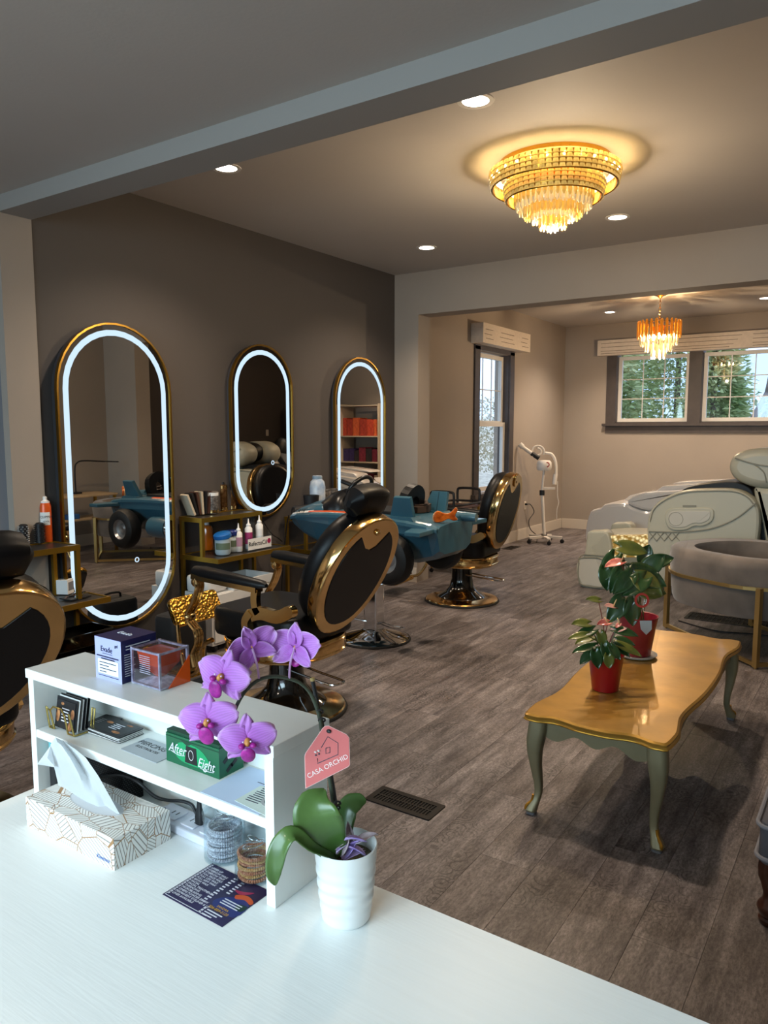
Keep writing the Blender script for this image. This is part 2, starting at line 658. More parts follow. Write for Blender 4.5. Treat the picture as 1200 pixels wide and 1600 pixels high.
wall('ceiling', [(XW - .2, XR + .2, BEAM_Y1 - .02, YH, ZC, ZC + .1), (XF - .2, XR2 + .2, YH, YB + .2, ZF, ZF + .1),
                 (XW - .2, XR + .2, YN - .2, BEAM_Y0 + .02, ZN, ZN + .1)], m_ceil, 'matte grey ceiling')
wall('trim_2', [(XW - .2, XR + .2, BEAM_Y0, BEAM_Y1, BEAM_Z, ZC + .1)], mat('paint_beam_grey', '#9b9690', 0.7), 'painted grey ceiling beam crossing the room')

def baseboard(name, x0, y0, x1, y1, h=.135, t=.016):
    d = Vector((x1 - x0, y1 - y0, 0))
    b = MB()
    mid = Vector((x0 + x1, y0 + y1, 0)) / 2
    ang = math.atan2(d.y, d.x)
    R = Matrix.Rotation(ang, 3, 'Z')
    b.box(mid + Vector((0, 0, h / 2)), (d.length, t, h), R)
    b.box(mid + Vector((0, 0, h + .006)), (d.length, t * .6, .012), R)
    return struct(b.build(name, m_base), 'cream painted baseboard')
baseboard('baseboard_left_far', XF + .009, HDR_Y1, XF + .009, YB - .02)
baseboard('baseboard_back', XF + .02, YB - .009, XR2, YB - .009)
baseboard('baseboard_left', XW + .009, 2.52, XW + .009, YH - .01, .11)
baseboard('baseboard_pillar', XW + .02, YH - .009, -3.81, YH - .009)
baseboard('baseboard_right', XR - .009, YN, XR - .009, YH)

# ---------------------------------------------------------------- windows
def sash(parent, fn, u0, u1, v0, v1, nu, nv, fw=.045):
    """frame, muntins and panes in the (u, v) plane; fn(u,v,w)->xyz with w into the room"""
    b = MB()
    for q in ((u0, u1, v0, v0 + fw), (u0, u1, v1 - fw, v1), (u0, u0 + fw, v0 + fw, v1 - fw), (u1 - fw, u1, v0 + fw, v1 - fw)):
        b.prism([(q[0], q[2]), (q[1], q[2]), (q[1], q[3]), (q[0], q[3])], -.02, .025, fn)
    b.build('sash', m_whiteframe, parent)
    a0, a1, c0, c1 = u0 + fw, u1 - fw, v0 + fw, v1 - fw
    for i in range(1, nu):
        u = a0 + (a1 - a0) * i / nu
        MB().prism([(u - .006, c0), (u + .006, c0), (u + .006, c1), (u - .006, c1)], -.006, .006, fn).build('muntin', m_whiteframe, parent)
    for j in range(1, nv):
        v = c0 + (c1 - c0) * j / nv
        MB().prism([(a0, v - .006), (a1, v - .006), (a1, v + .006), (a0, v + .006)], -.005, .005, fn).build('muntin', m_whiteframe, parent)
    for i in range(nu):
        for j in range(nv):
            p0, p1 = a0 + (a1 - a0) * i / nu, a0 + (a1 - a0) * (i + 1) / nu
            q0, q1 = c0 + (c1 - c0) * j / nv, c0 + (c1 - c0) * (j + 1) / nv
            MB().prism([(p0, q0), (p1, q0), (p1, q1), (p0, q1)], -.002, .002, fn).build('pane', m_glass, parent)

def empty_struct(name, loc, label):
    o = link(name, None)
    o.location = loc
    return struct(o, label)

def window_back(n, x0, x1):
    w = empty_struct('window_%d' % n, (0, 0, 0), 'white framed grid window in dark casing')
    fn = lambda u, v, q: (u, YB + .10 - q, v)
    sash(w, fn, x0 + .005, x1 - .005, BZ0 + .01, BZ1 - .04, 3, 3, .05)
    return w
wb = [window_back(i + 1, *q) for i, q in enumerate(BW)]
b = MB()
b.b2(-3.51, -3.37, YB - .025, YB - .001, BZ0 - .02, BZ1)
b.b2(-2.37, -2.20, YB - .025, YB - .001, BZ0 - .02, BZ1)
b.b2(-1.20, -1.03, YB - .025, YB - .001, BZ0 - .02, BZ1)
b.b2(-3.55, -.99, YB - .07, YB - .001, BZ0 - .05, BZ0 - .015)
b.b2(-3.51, -1.03, YB - .022, YB - .001, BZ0 - .145, BZ0 - .05)
for x0, x1 in BW:
    b.b2(x0, x0 + .005, YB - .001, YB + .14, BZ0, BZ1)
    b.b2(x1 - .005, x1, YB - .001, YB + .14, BZ0, BZ1)
    b.b2(x0, x1, YB - .001, YB + .14, BZ0 - .02, BZ0 + .008)
struct(b.build('trim_3', m_casing), 'dark stained casing and sill around the back windows')

w4 = empty_struct('window_3', (0, 0, 0), 'tall narrow double hung window beside the facial steamer')
fnl = lambda u, v, q: (XF - .10 + q, u, v)
sash(w4, fnl, WY0 + .01, WY1 - .01, 1.565, WZ1 - .02, 3, 2, .05)
sash(w4, lambda u, v, q: (XF - .065 + q, u, v), WY0 + .01, WY1 - .01, WZ0 + .02, 1.60, 1, 1, .055)
b = MB()
b.b2(XF + .001, XF + .022, WY0 - .13, WY0, WZ0 - .02, WZ1 + .04)
b.b2(XF + .001, XF + .022, WY1, WY1 + .13, WZ0 - .02, WZ1 + .04)
b.b2(XF + .001, XF + .022, WY0 - .13, WY1 + .13, WZ1, WZ1 + .09)
b.b2(XF + .001, XF + .06, WY0 - .16, WY1 + .16, WZ0 - .05, WZ0)
b.b2(XF + .001, XF + .02, WY0 - .13, WY1 + .13, WZ0 - .16, WZ0 - .05)
b.b2(XF - .14, XF + .001, WY1 - .008, WY1, WZ0, WZ1)
b.b2(XF - .14, XF + .001, WY0, WY0 + .008, WZ0, WZ1)
struct(b.build('trim_4', m_casing), 'dark stained casing around the tall window')

# valances over the windows: boxes with stitched dashes
m_val = mat('valance_linen', '#d6c8b8', 0.8, var=0.04, scale=30, bump=0.1, bscale=200)
m_stitch = mat('valance_stitch', '#6d5f52', 0.8)
def valance(name, label, boxq, dashes, prof_side):
    t = thing(name, label, 'valance')
    b = MB()
    b.b2(*boxq)
    b.build('box', m_val, t)
    for q in dashes:
        MB().b2(*q).build('pleat_line', m_stitch, t)
    return t
vl = []
y0v, y1v = 7.99, 9.36
for r_, zz in enumerate((2.675, 2.62, 2.57)):
    for (a, c) in ((.06, .26), (.48, .86), (1.10, 1.30)):
        sft = (0, -.03, .01)[r_] if True else 0
        vl.append((-4.0005, -3.9985, y0v + a + sft, y0v + c + sft, zz - .003, zz + .003))
valance('window_valance', 'cream boxed valance above the tall narrow window', (XF, -4.0, y0v, y1v, 2.515, 2.745), vl, None)
vb = []
for r_, zz in enumerate((2.745, 2.69, 2.635, 2.60)):
    for (a, c) in ((.05, .95), (1.08, 1.92), (2.05, 2.6)):
        vb.append((-3.62 + a, -3.62 + c - .05 * r_, 10.9185, 10.9205, zz - .003, zz + .003))
valance('window_valance', 'long cream valance over the wide back windows', (-3.62, -.92, 10.92, YB, 2.575, 2.79), vb, None)

# ---------------------------------------------------------------- outdoors
m_ground = mat('dry_lawn', '#cfc6b6', 0.95, var=0.25, scale=6, bump=.4, bscale=30)
gd = MB()
gd.grid(lambda u, v: (-40 + 60 * u, -8 + 60 * v, -.5 + (max(0, -10 - (-40 + 60 * u)) * .18)), 30, 10)
struct(gd.build('ground', m_ground), 'pale dry lawn sloping up outside')
m_needle = mat('evergreen_needles', '#86a06a', 0.8, color2='#d0d6a6', scale=1.7)
m_bark = mat('tree_bark', '#6d625c', 0.9, var=.2, scale=10)

def conifer(x, y, h, r, label, n=5200, seed=1):
    rnd = random.Random(seed)
    t = thing('evergreen_tree', label, 'tree', (x, y, -.5), 0, 'evergreen trees outside the back windows')
    MB().cyl((0, 0, 0), (0, 0, h), .09, 8, .02).build('trunk', m_bark, t)
    b = MB()
    for k in range(n):
        zf = rnd.random() ** .8
        rr = r * (1.05 - zf) * (0.22 + .83 * rnd.random()) + .05
        a = rnd.random() * 2 * PI
        c = Vector((rr * math.cos(a), rr * math.sin(a), .3 + zf * h * .97 - .12 * rr))
        s = rnd.uniform(.06, .13)
        d = Vector((math.cos(a + rnd.uniform(-.6, .6)), math.sin(a + rnd.uniform(-.6, .6)), rnd.uniform(-.5, .4))) * s
        w = Vector((rnd.uniform(-1, 1), rnd.uniform(-1, 1), rnd.uniform(-1, 1))).normalized() * s * .33
        b._add([c - w, c + w, c + d + w * .3, c + d * 1.2 - w * .2], [(0, 1, 2, 3)])
    o = b.build('foliage', m_needle, t)
    o['kind'] = 'stuff'
    return t
conifer(-4.75, 14.3, 5.6, 1.3, 'leftmost dense evergreen outside the back window', 20000, 1)
conifer(-4.0, 17.6, 7.6, 2.2, 'dense evergreen outside behind the left back window', 34000, 2)
conifer(-2.75, 14.9, 4.2, .95, 'short evergreen outside between the two back windows', 13000, 3)
conifer(-2.0, 19.6, 3.2, 1.5, 'short evergreen outside behind the bare tree', 11000, 4)

def bare_tree(x, y, h, label, seed, spread=.5, lean=0.0, depth=5):
    rnd = random.Random(seed)
    t = thing('bare_tree', label, 'tree', (x, y, -.5), 0)
    b = MB()
    tw = MB()
    def grow(p, d, l, r, k):
        q = p + d * l
        mid = (p + q) / 2 + Vector((rnd.uniform(-1, 1), rnd.uniform(-1, 1), 0)) * l * .06
        (b if k > 2 else tw).tube([p, mid, q], [r, r * .85, r * .7], 6 if k > 2 else 4)
        if k == 0:
            return
        for j in range(3 if k < 4 else 2):
            nd = (d + Vector((rnd.uniform(-1, 1), rnd.uniform(-1, 1), rnd.uniform(-.35, .6))) * spread * 1.3).normalized()
            grow(q if j else p + d * l * rnd.uniform(.6, .95), nd, l * rnd.uniform(.62, .82), r * .62, k - 1)
    grow(Vector((0, 0, 0)), Vector((lean, 0, 1)).normalized(), h * .30, h * .018, depth)
    b.build('trunk', m_bark, t)
    o = tw.build('twigs', m_bark, t)
    o['kind'] = 'stuff'
    return t
bare_tree(-1.98, 13.6, 5.4, 'bare grey tree outside the right back window', 11, .5, -.1, 6)
bare_tree(-9.6, 17.3, 7.5, 'bare leafless tree outside the tall window', 23, .5, 0, 6)
bare_tree(-12.2, 19.6, 7.0, 'farther leafless tree outside the tall window', 31, .55, .1, 6)
m_hedge = mat('hedge_twigs', '#a09880', .9, color2='#c4bba2', scale=2.0)
rnd = random.Random(5)
b = MB()
for k in range(15000):
    c = Vector((-16 + 9 * rnd.random(), 17 + 9 * rnd.random(), 0))
    c.z = .4 + max(0, -10 - c.x) * .18 + rnd.random() ** 1.5 * 1.9
    s = rnd.uniform(.03, .09)
    d = Vector((rnd.uniform(-1, 1), rnd.uniform(-1, 1), rnd.uniform(-.2, 1))) * s
    w = d.orthogonal().normalized() * s * .25
    b._add([c - w, c + w, c + d + w, c + d - w], [(0, 1, 2, 3)])
tag(b.build('hedge', m_hedge), 'leafless olive hedge on the slope outside the tall window', 'hedge', kind='stuff')

# ---------------------------------------------------------------- floor registers
m_reg = mat('register_brown_metal', '#1a1613', .45, .5)
m_hole = mat('register_hole', '#080706', .9)
def register(x, y, rz, label, L_=.305, W_=.135):
    t = thing('floor_vent', label, 'vent', (x, y, 0), rz, 'brown metal floor vents')
    b = MB()
    b.ring(rrect(L_, W_, .006, 2), rrect(L_ - .05, W_ - .05, .003, 2), .0, .005)
    b.build('frame', m_reg, t)
    MB().b2(-L_ / 2 + .025, L_ / 2 - .025, -W_ / 2 + .025, W_ / 2 - .025, .0, .0008).build('duct_opening', m_hole, t)
    n = 18
    for i in range(n):
        x_ = -L_ / 2 + .03 + (L_ - .06) * (i + .5) / n
        MB().b2(x_ - .0025, x_ + .0025, -W_ / 2 + .026, W_ / 2 - .026, .001, .004).build('slat', m_reg, t)
    MB().b2(-L_ / 2 + .026, L_ / 2 - .026, -.004, .004, 0.0006, .0045).build('divider', m_reg, t)
    return t
register(-1.54, 2.432, 0, 'brown slotted floor vent beside the orchid and coffee table')
register(-3.95, 8.76, PI / 2, 'small dark floor vent near the facial steamer')
register(-0.98, 6.33, 0, 'dark floor vent partly under the grey velvet chair', .62, .25)

# ---------------------------------------------------------------- outlets
m_plate = mat('outlet_plate', '#d9cdbd', .4)
def outlet(loc, ax, label):
    t = thing('wall_outlet', label, 'outlet', loc)
    fn = (lambda u, v, w: (w, u, v)) if ax == 'x' else (lambda u, v, w: (u, -w, v))
    MB().prism(rrect(.07, .115, .008, 3), 0, .006, fn, .002).build('plate', m_plate, t)
    for z in (-.024, .024):
        MB().prism(rrect(.034, .028, .01, 3, 0, z), .006, .008, fn).build('socket', m_plate, t)
    return t
outlet((XF + .001, 9.66, .46), 'x', 'cream wall outlet with a plugged cord below the tall window')
outlet((XF + .001, 7.75, .62), 'x', 'cream wall outlet behind the rolling trolley handle')
outlet((XR2 - .012, 10.4, 1.45), 'x', 'cream wall outlet on the dark far wall')
# ================================================================ lamps
WARM = (1.0, 0.81, 0.62)
m_lens = emat('downlight_lens', '#fff0dc', 9.0)
m_trimw = mat('downlight_trim', '#e8e2da', .4)
def downlight(x, y, z, label, power=72, col=WARM, r=.062):
    t = thing('recessed_light', label, 'ceiling light', (x, y, z), 0, 'round recessed ceiling lights')
    MB().lathe([(r, -.004), (r + .022, -.004), (r + .024, 0), (r, 0)], 28, cap=False).build('trim_ring', m_trimw, t)
    MB().lathe([(.001, -.0015), (r, -.0015), (r, -.0005), (.001, -.0005)], 28).build('lens', m_lens, t)
    d = bpy.data.lights.new('downlight_lamp', 'SPOT')
    d.energy = power
    d.color = col
    d.spot_size = math.radians(125)
    d.spot_blend = 0.9
    d.shadow_soft_size = .06
    l = bpy.data.objects.new('downlight_lamp', d)
    COL.objects.link(l)
    l.parent = t
    l.location = (0, 0, -.012)
    return t
DL = [(-3.245, 3.195, ZC, 'recessed light nearest the dark accent wall, close to the beam'), (-1.66, 3.205, ZC, 'recessed light close to the beam above the crystal chandelier'),
      (-3.257, 5.452, ZC, 'small recessed light near the far corner of the accent wall'), (-1.69, 5.445, ZC, 'recessed light right of the crystal chandelier'),
      (-3.16, 9.98, ZF, 'far recessed light left of the amber pendant'), (-1.32, 9.96, ZF, 'far recessed light right of the amber pendant')]
DL += [(-3.1, -.4, ZN, 'added unseen recessed light over the entrance beside the door'), (-1.0, -1.6, ZN, 'added unseen recessed light over the front of the shop')]  # two unseen lamps added to warm and brighten the near room
for q in DL:
    downlight(*q, power=115 if q[1] > 9 or q[1] < 1 else 68)

m_gold = mat('polished_gold', '#d9a441', .18, 1.0)
m_crys = mat('amber_crystal', '#f0c468', .08, 0, trans=.35, emit=.10, ecol='#ffc860', coat=.6)  # crystals carry low emission, standing in for lamp light from inside
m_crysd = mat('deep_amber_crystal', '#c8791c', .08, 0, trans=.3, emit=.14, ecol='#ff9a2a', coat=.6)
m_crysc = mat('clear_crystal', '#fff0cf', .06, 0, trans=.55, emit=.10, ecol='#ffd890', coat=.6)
m_led = emat('chandelier_led', '#ffd898', 2.4)

def crystal_mesh(w, h, d, m, point=True):
    b = MB()
    ring = lambda z, k: [Vector((x * w * k, y * d * k, z)) for x, y in ((.5, 0), (.25, .5), (-.25, .5), (-.5, 0), (-.25, -.5), (.25, -.5))]
    b.loft([ring(0, .5), ring(-h * .08, 1), ring(-h * .85, 1), ring(-h, .35 if point else .9)], True, True, False)
    me = b.mesh('crystal')
    me.materials.append(m)
    return me

def tier(parent, n, r, z, me, jit=0.0, seed=0):
    rnd = random.Random(seed)
    for i in range(n):
        a = 2 * PI * i / n
        o = link('crystal', me, parent)
        o.location = (r * math.cos(a), r * math.sin(a), z + (rnd.uniform(-jit, jit)))
        o.rotation_euler = (0, 0, a + PI / 2 + rnd.uniform(-.25, .25))

def lamp_point(parent, z, power, col, size=.08):
    d = bpy.data.lights.new('chandelier_lamp', 'POINT')
    d.energy = power
    d.color = col
    d.shadow_soft_size = size
    l = bpy.data.objects.new('chandelier_lamp', d)
    COL.objects.link(l)
    l.parent = parent
    l.location = (0, 0, z)

# big flush crystal chandelier
cc = on_z(866, 276, ZC - .075)
ch = thing('crystal_chandelier', 'round tiered gold crystal chandelier flush on the ceiling', 'chandelier', (cc.x, cc.y, ZC))
R0 = .355
MB().lathe([(.02, 0), (R0 - .045, 0), (R0 - .045, -.022), (.02, -.022)], 48).build('ceiling_plate', m_gold, ch)
m_bead = mat('crystal_bead', '#f4cc78', .12, .2, emit=.12, ecol='#ffca66', coat=.8, randv=.35, var=.3, scale=60)  # emission and random tone put the sparkle into the bead colour
bead = MB()
bead.box((0, 0, -.011), (.034, .012, .020), None, .7)
bead = bead.mesh('crystal_bead')
bead.materials.append(m_bead)
for ring_i, (rr, zz, n, rows) in enumerate(((R0, -.045, 64, 4), (R0 - .082, -.110, 50, 4))):
    MB().lathe([(rr - .012, 0.0 + zz), (rr + .002, zz), (rr - .004, zz - .092), (rr - .010, zz - .096), (rr - .016, zz - .092), (rr - .012, zz - .05)], 60, cap=False).build('tier_band', m_gold, ch)
    MB().lathe([(rr - .055, zz - .03), (rr - .02, zz - .03), (rr - .02, zz - .035), (rr - .055, zz - .035)], 48, cap=False).build('led_strip', m_led, ch)
    for i in range(n):
        a = 2 * PI * i / n
        for k in range(rows):
            o = link('crystal_bead', bead, ch)
            o.location = ((rr + .006 - .004 * k) * math.cos(a), (rr + .006 - .004 * k) * math.sin(a), zz - .002 - .0225 * k)
            o.rotation_euler = (0, 0, a + PI / 2)
MB().lathe([(.01, -.10), (R0 - .13, -.10), (R0 - .13, -.108), (.01, -.108)], 40).build('led_plate', m_led, ch)
cm = crystal_mesh(.022, .115, .016, m_crys)
cmc = crystal_mesh(.022, .105, .016, m_crysc)
for i, (n, rr, zz) in enumerate(((40, .215, -.155), (32, .172, -.185), (24, .128, -.215), (16, .085, -.24), (8, .042, -.265))):
    MB().lathe([(rr - .006, zz + .004), (rr + .006, zz + .004), (rr + .006, zz - .002), (rr - .006, zz - .002)], 40, cap=False).build('tier_ring', m_gold, ch)
    tier(ch, n, rr, zz + .04, cm if i % 2 == 0 else cmc, .006, i)
    tier(ch, n, rr - .012, zz, cmc if i % 2 == 0 else cm, .008, i + 9)
lamp_point(ch, -.40, 22, (1, .78, .52), .04)
# rim glow thrown on the ceiling by the open top of the first tier
for i in range(24):
    a = 2 * PI * i / 24
    d = bpy.data.lights.new('chandelier_lamp', 'POINT')
    d.energy = .085
    d.color = (1, .68, .28)
    d.shadow_soft_size = .008
    l = bpy.data.objects.new('chandelier_lamp', d)
    COL.objects.link(l)
    l.parent = ch
    l.location = ((R0 + .045) * math.cos(a), (R0 + .045) * math.sin(a), -.055)

# pendant in the far room
pc = on_z(1032, 459, ZF)
pt = thing('crystal_pendant', 'small amber crystal pendant chandelier hanging on a chain', 'chandelier', (pc.x, pc.y, ZF))
MB().lathe([(.01, 0), (.085, 0), (.08, -.012), (.03, -.03), (.012, -.05), (.01, -.05)], 24).build('canopy', m_gold, pt)
for i in range(8):
    pts = []
    for k in range(10):
        a = 2 * PI * k / 10
        u, v = .011 * math.cos(a), .022 * math.sin(a)
        pts.append((u, 0, -.065 - i * .036 + v) if i % 2 else (0, u, -.065 - i * .036 + v))
    MB().tube(pts, .003, 5, True).build('chain_link', m_gold, pt)
zt_ = -.33
MB().lathe([(.225, zt_), (.232, zt_), (.232, zt_ - .008), (.225, zt_ - .008)], 32, cap=False).build('top_ring', m_gold, pt)
MB().sweep([(-.23, 0, zt_), (.23, 0, zt_)], .01, .006).build('cross_bar', m_gold, pt)
MB().sweep([(0, -.23, zt_), (0, .23, zt_)], .01, .006).build('cross_bar', m_gold, pt)
tier(pt, 26, .232, zt_ + .03, crystal_mesh(.034, .20, .02, m_crysd), .003, 1)
c2 = crystal_mesh(.03, .15, .02, m_crysc)
tier(pt, 22, .20, zt_ - .10, c2, .003, 2)
tier(pt, 16, .145, zt_ - .17, c2, .003, 3)
tier(pt, 8, .075, zt_ - .22, crystal_mesh(.034, .18, .022, m_crysc), .003, 4)
for i in range(5):
    a = 2 * PI * i / 5
    MB().ell((.09 * math.cos(a), .09 * math.sin(a), zt_ - .15), (.022, .022, .035), 10, 6).build('bulb', emat('candle_bulb', '#ffd79a', 30), pt)
    MB().cyl((.09 * math.cos(a), .09 * math.sin(a), zt_ - .115), (.09 * math.cos(a), .09 * math.sin(a), zt_ - .03), .012, 10).build('bulb_holder', m_gold, pt)
lamp_point(pt, zt_ + .10, 5, (1, .62, .28), .012)
lamp_point(pt, zt_ - .42, 22, (1, .74, .46), .012)
# ================================================================ barber chairs
m_chgold = mat('chair_gold_plating', '#d9b478', .14, 1.0)
m_leather = mat('black_leather', '#0b0b0d', .42, spec=.3, bump=.05, bscale=260)
m_gloss = mat('gloss_black_enamel', '#060606', .12, coat=.6)
m_rubber = mat('black_rubber', '#141414', .7)
m_chrome = mat('chrome', '#d8d8da', .08, 1.0)

def embossed_gold():
    m = mat('embossed_gold', '#d2a146', .22, 1.0)
    nt = m.node_tree
    tc = nt.nodes.new('ShaderNodeTexCoord')
    vo = nt.nodes.new('ShaderNodeTexVoronoi')
    vo.inputs['Scale'].default_value = 62
    wv = nt.nodes.new('ShaderNodeTexNoise')
    wv.inputs['Scale'].default_value = 30
    mx = nt.nodes.new('ShaderNodeMath'); mx.operation = 'MULTIPLY_ADD'; mx.inputs[1].default_value = 1.4
    bp = nt.nodes.new('ShaderNodeBump')
    bp.inputs['Strength'].default_value = 1.0
    bp.inputs['Distance'].default_value = .0022
    nt.links.new(tc.outputs['Object'], vo.inputs['Vector'])
    nt.links.new(tc.outputs['Object'], wv.inputs['Vector'])
    nt.links.new(vo.outputs['Distance'], mx.inputs[0])
    nt.links.new(wv.outputs['Fac'], mx.inputs[2])
    nt.links.new(mx.outputs[0], bp.inputs['Height'])
    nt.links.new(bp.outputs['Normal'], nt.nodes['Principled BSDF'].inputs['Normal'])
    return m
m_emboss = embossed_gold()

def spow(x, p=.62):
    return math.copysign(abs(x) ** p, x)

def barber_chair(label, loc, rz, tilt, headrest=True, calf=True, seat_drop=0.0):
    t = thing('barber_chair', label, 'chair', loc, rz)
    # pedestal
    base = MB().lathe([(.325, .0), (.33, .006), (.325, .016), (.30, .018), (.02, .018)], 48).build('base_rubber', m_rubber, t)
    MB().lathe([(.318, .018), (.312, .026), (.26, .036), (.215, .042), (.20, .018)], 48, cap=False).build('base_plate', m_chgold, t)
    MB().lathe([(.215, .036), (.205, .05), (.15, .085), (.11, .13), (.094, .20), (.088, .34), (.02, .34)], 40).build('pedestal', m_gloss, t)
    # seat ring
    oo = rrect(.60, .58, .235, 9)
    MB().prism(oo, .335, .425, None, .008, True).build('seat_ring', m_chgold, t, sharp=25)
    MB().loft([[Vector((x * k, y * k, z)) for x, y in oo] for k, z in ((1.0, .346), (1.018, .352), (1.0, .358))], True, False).build('ring_bead', m_chgold, t)
    MB().loft([[Vector((x * k, y * k, z)) for x, y in oo] for k, z in ((1.0, .402), (1.018, .408), (1.0, .414))], True, False).build('ring_bead', m_chgold, t)
    MB().prism(rrect(.60, .53, .09, 6, -.015, 0), .425, .575, None, .025, True).build('seat', m_leather, t, sharp=60)
    # arms
    for s in (-1, 1):
        y = .305 * s
        pad = MB()
        rings = []
        for x, w, h in ((-.36, .015, .012), (-.35, .034, .026), (-.28, .042, .034), (-.10, .040, .032), (.12, .03, .026), (.15, .012, .012)):
            rings.append([Vector((x, y + w * c, .765 - (x + .3) * .05 + h * max(q, -.55))) for c, q in
                          [(math.cos(2 * PI * k / 14), math.sin(2 * PI * k / 14)) for k in range(14)]])
        pad.loft(rings)
        arm = pad.build('arm_pad', m_leather, t)
        MB().sweep([(-.36, y, .742), (-.30, y, .738), (-.1, y, .73), (.10, y, .722)], .055, .03).build('arm_rail', m_chgold, arm)
        for k in (-1, 0, 1):
            dy = .017 * k
            post = smooth_path([(-.33, y + dy, .73), (-.325, y + dy, .68), (-.36, y + dy, .60), (-.405, y + dy, .535), (-.40, y + dy, .49), (-.345, y + dy, .44), (-.345, y + dy, .38), (-.375, y + dy, .32), (-.36, y + dy, .25)], 5)
            MB().tube(post, .0125, 8).build('arm_post', m_chgold, t)
        MB().ell((-.402, y, .515), (.022, .036, .022), 12, 8).build('post_knuckle', m_chgold, t)
        MB().ell((-.345, y, .71), (.03, .03, .03), 12, 8).build('post_cap', m_chgold, t)
        MB().sweep(smooth_path([(.085, y, .725), (.075, y, .68), (.08, y, .63), (.10, y, .60)], 4), .03, .04, up=(1, 0, 0)).build('rear_post', m_chgold, t)
        MB().sweep(smooth_path([(.05, y, .585), (.12, y, .605), (.22, y, .60), (.30, y, .635)], 4), .03, .062).build('hinge_arm', m_chgold, t)
        MB().sweep(smooth_path([(.05, y, .60), (.015, y, .55), (.03, y, .49), (.09, y, .44), (.11, y, .42)], 5), .04, .042, up=(1, 0, 0)).build('side_strap', m_chgold, t)
        MB().cyl((.30, y - .02, .635), (.30, y + .02, .635), .032, 14).build('hinge_bolt', m_chgold, t)
    # back shell in its own tilted frame: u across, v along the back, w to the rear
    th = math.radians(tilt)
    piv = Vector((.275, 0, .50))
    vdir = Vector((math.sin(th), 0, math.cos(th)))
    wdir = Vector((math.cos(th), 0, -math.sin(th)))
    def fn(u, v, w):
        return piv + Vector((0, u, 0)) + vdir * v + wdir * w
    out = []
    for k in range(40):
        a = 2 * PI * k / 40
        c, s_ = math.cos(a), math.sin(a)
        v = .335 + .335 * s_
        wdt = .285 * (1 + .06 * s_)
        out.append((wdt * math.copysign(abs(c) ** .9, c), v))
    MB().prism(inset(out, .02), -.105, .01, fn, .045, True).build('backrest', m_leather, t, sharp=70)
    shell = MB().prism(out, .0, .065, fn, .01, True).build('back_shell', m_chgold, t, sharp=25)
    inn = inset(out, .058)
    top = max(v for u, v in inn)
    pan = []
    for u, v in inn:
        if v > .335:       # keyhole notch below the crown
            d = abs(u)
            if d < .105:
                n_ = .115 * (1 - (d / .105) ** 2) ** .8
                v = v - n_
        pan.append((u, v))
    MB().prism(pan, .06, .069, fn, .002).build('back_panel', m_leather, shell)
    MB().ell(fn(0, top - .015, .068), (.016, .016, .016), 12, 8).build('crown_stud', m_chgold, shell)
    if headrest:
        hp = fn(0, .70, -.06)
        MB().prism(rrect(.12, .06, .02, 3), -.09, .09, lambda u, v, w: fn(u, .62 + w, -.05 + v)).build('headrest_post', m_leather, t)
        hb = MB()
        rings = []
        for k in range(9):
            q = -1 + 2 * k / 8
            e = max(.05, (1 - abs(q) ** 6)) ** .5
            rings.append([fn(q * .145, .715 + .075 * e * spow(math.sin(2 * PI * j / 20)) - .015 * q * q, -.055 + .058 * e * spow(math.cos(2 * PI * j / 20))) for j in range(20)])
        hb.loft(rings)
        hb.build('headrest', m_leather, t)
    else:
        MB().prism(sp2([(-.03, .66), (.03, .66), (.036, .60), (.0, .555), (-.036, .60)], 4), .066, .078, fn, .003).build('crown_clip', m_chgold, shell)
    # foot rest
    for s in (-1, 1):
        MB().tube(smooth_path([(-.35, .2 * s, .37), (-.42, .2 * s, .33), (-.45, .19 * s, .24), (-.52, .18 * s, .15), (-.64, .18 * s, .118)], 5), .014, 8).build('foot_arm', m_chgold, t)
    MB().prism(rrect(.20, .38, .03, 3, -.66, 0), .105, .13, None, .006).build('foot_plate', m_emboss, t)
    if calf:
        M_ = frame((-.70, 0, .46), (0, 1, 0), (-.45, 0, .9))
        MB(M_).prism(rrect(.36, .17, .03, 3), -.015, .015, None, .005).build('calf_plate', m_emboss, t)
        MB(M_).prism(rrect(.345, .155, .03, 3), -.03, -.0155, None, .004).build('calf_plate_pad', m_gloss, t)
        for s in (-1, 1):
            MB().tube(smooth_path([(-.665, .17 * s, .40), (-.64, .18 * s, .30), (-.60, .18 * s, .14)], 4), .012, 8).build('calf_arm', m_chgold, t)
    # pump lever
    MB().tube(smooth_path([(.05, -.06, .245), (.20, -.075, .235), (.36, -.085, .225), (.395, -.06, .225), (.40, -.02, .225), (.37, .005, .225), (.20, .02, .235), (.05, .04, .245)], 4), .0065, 8).build('pump_lever', m_chrome, t)
    return t
barber_chair('black and gold barber chair with headrest, reclined before the small oval mirror', (-2.63, 2.955, 0), math.radians(0), 26, True, True)
barber_chair('black and gold barber chair without headrest, before the farthest mirror', (-3.07, 5.78, 0), math.radians(5), 13, False, False)
barber_chair('black and gold barber chair cropped by the left picture edge beside the desk', (-2.90, 1.24, 0), math.radians(-5), 35, True, False)

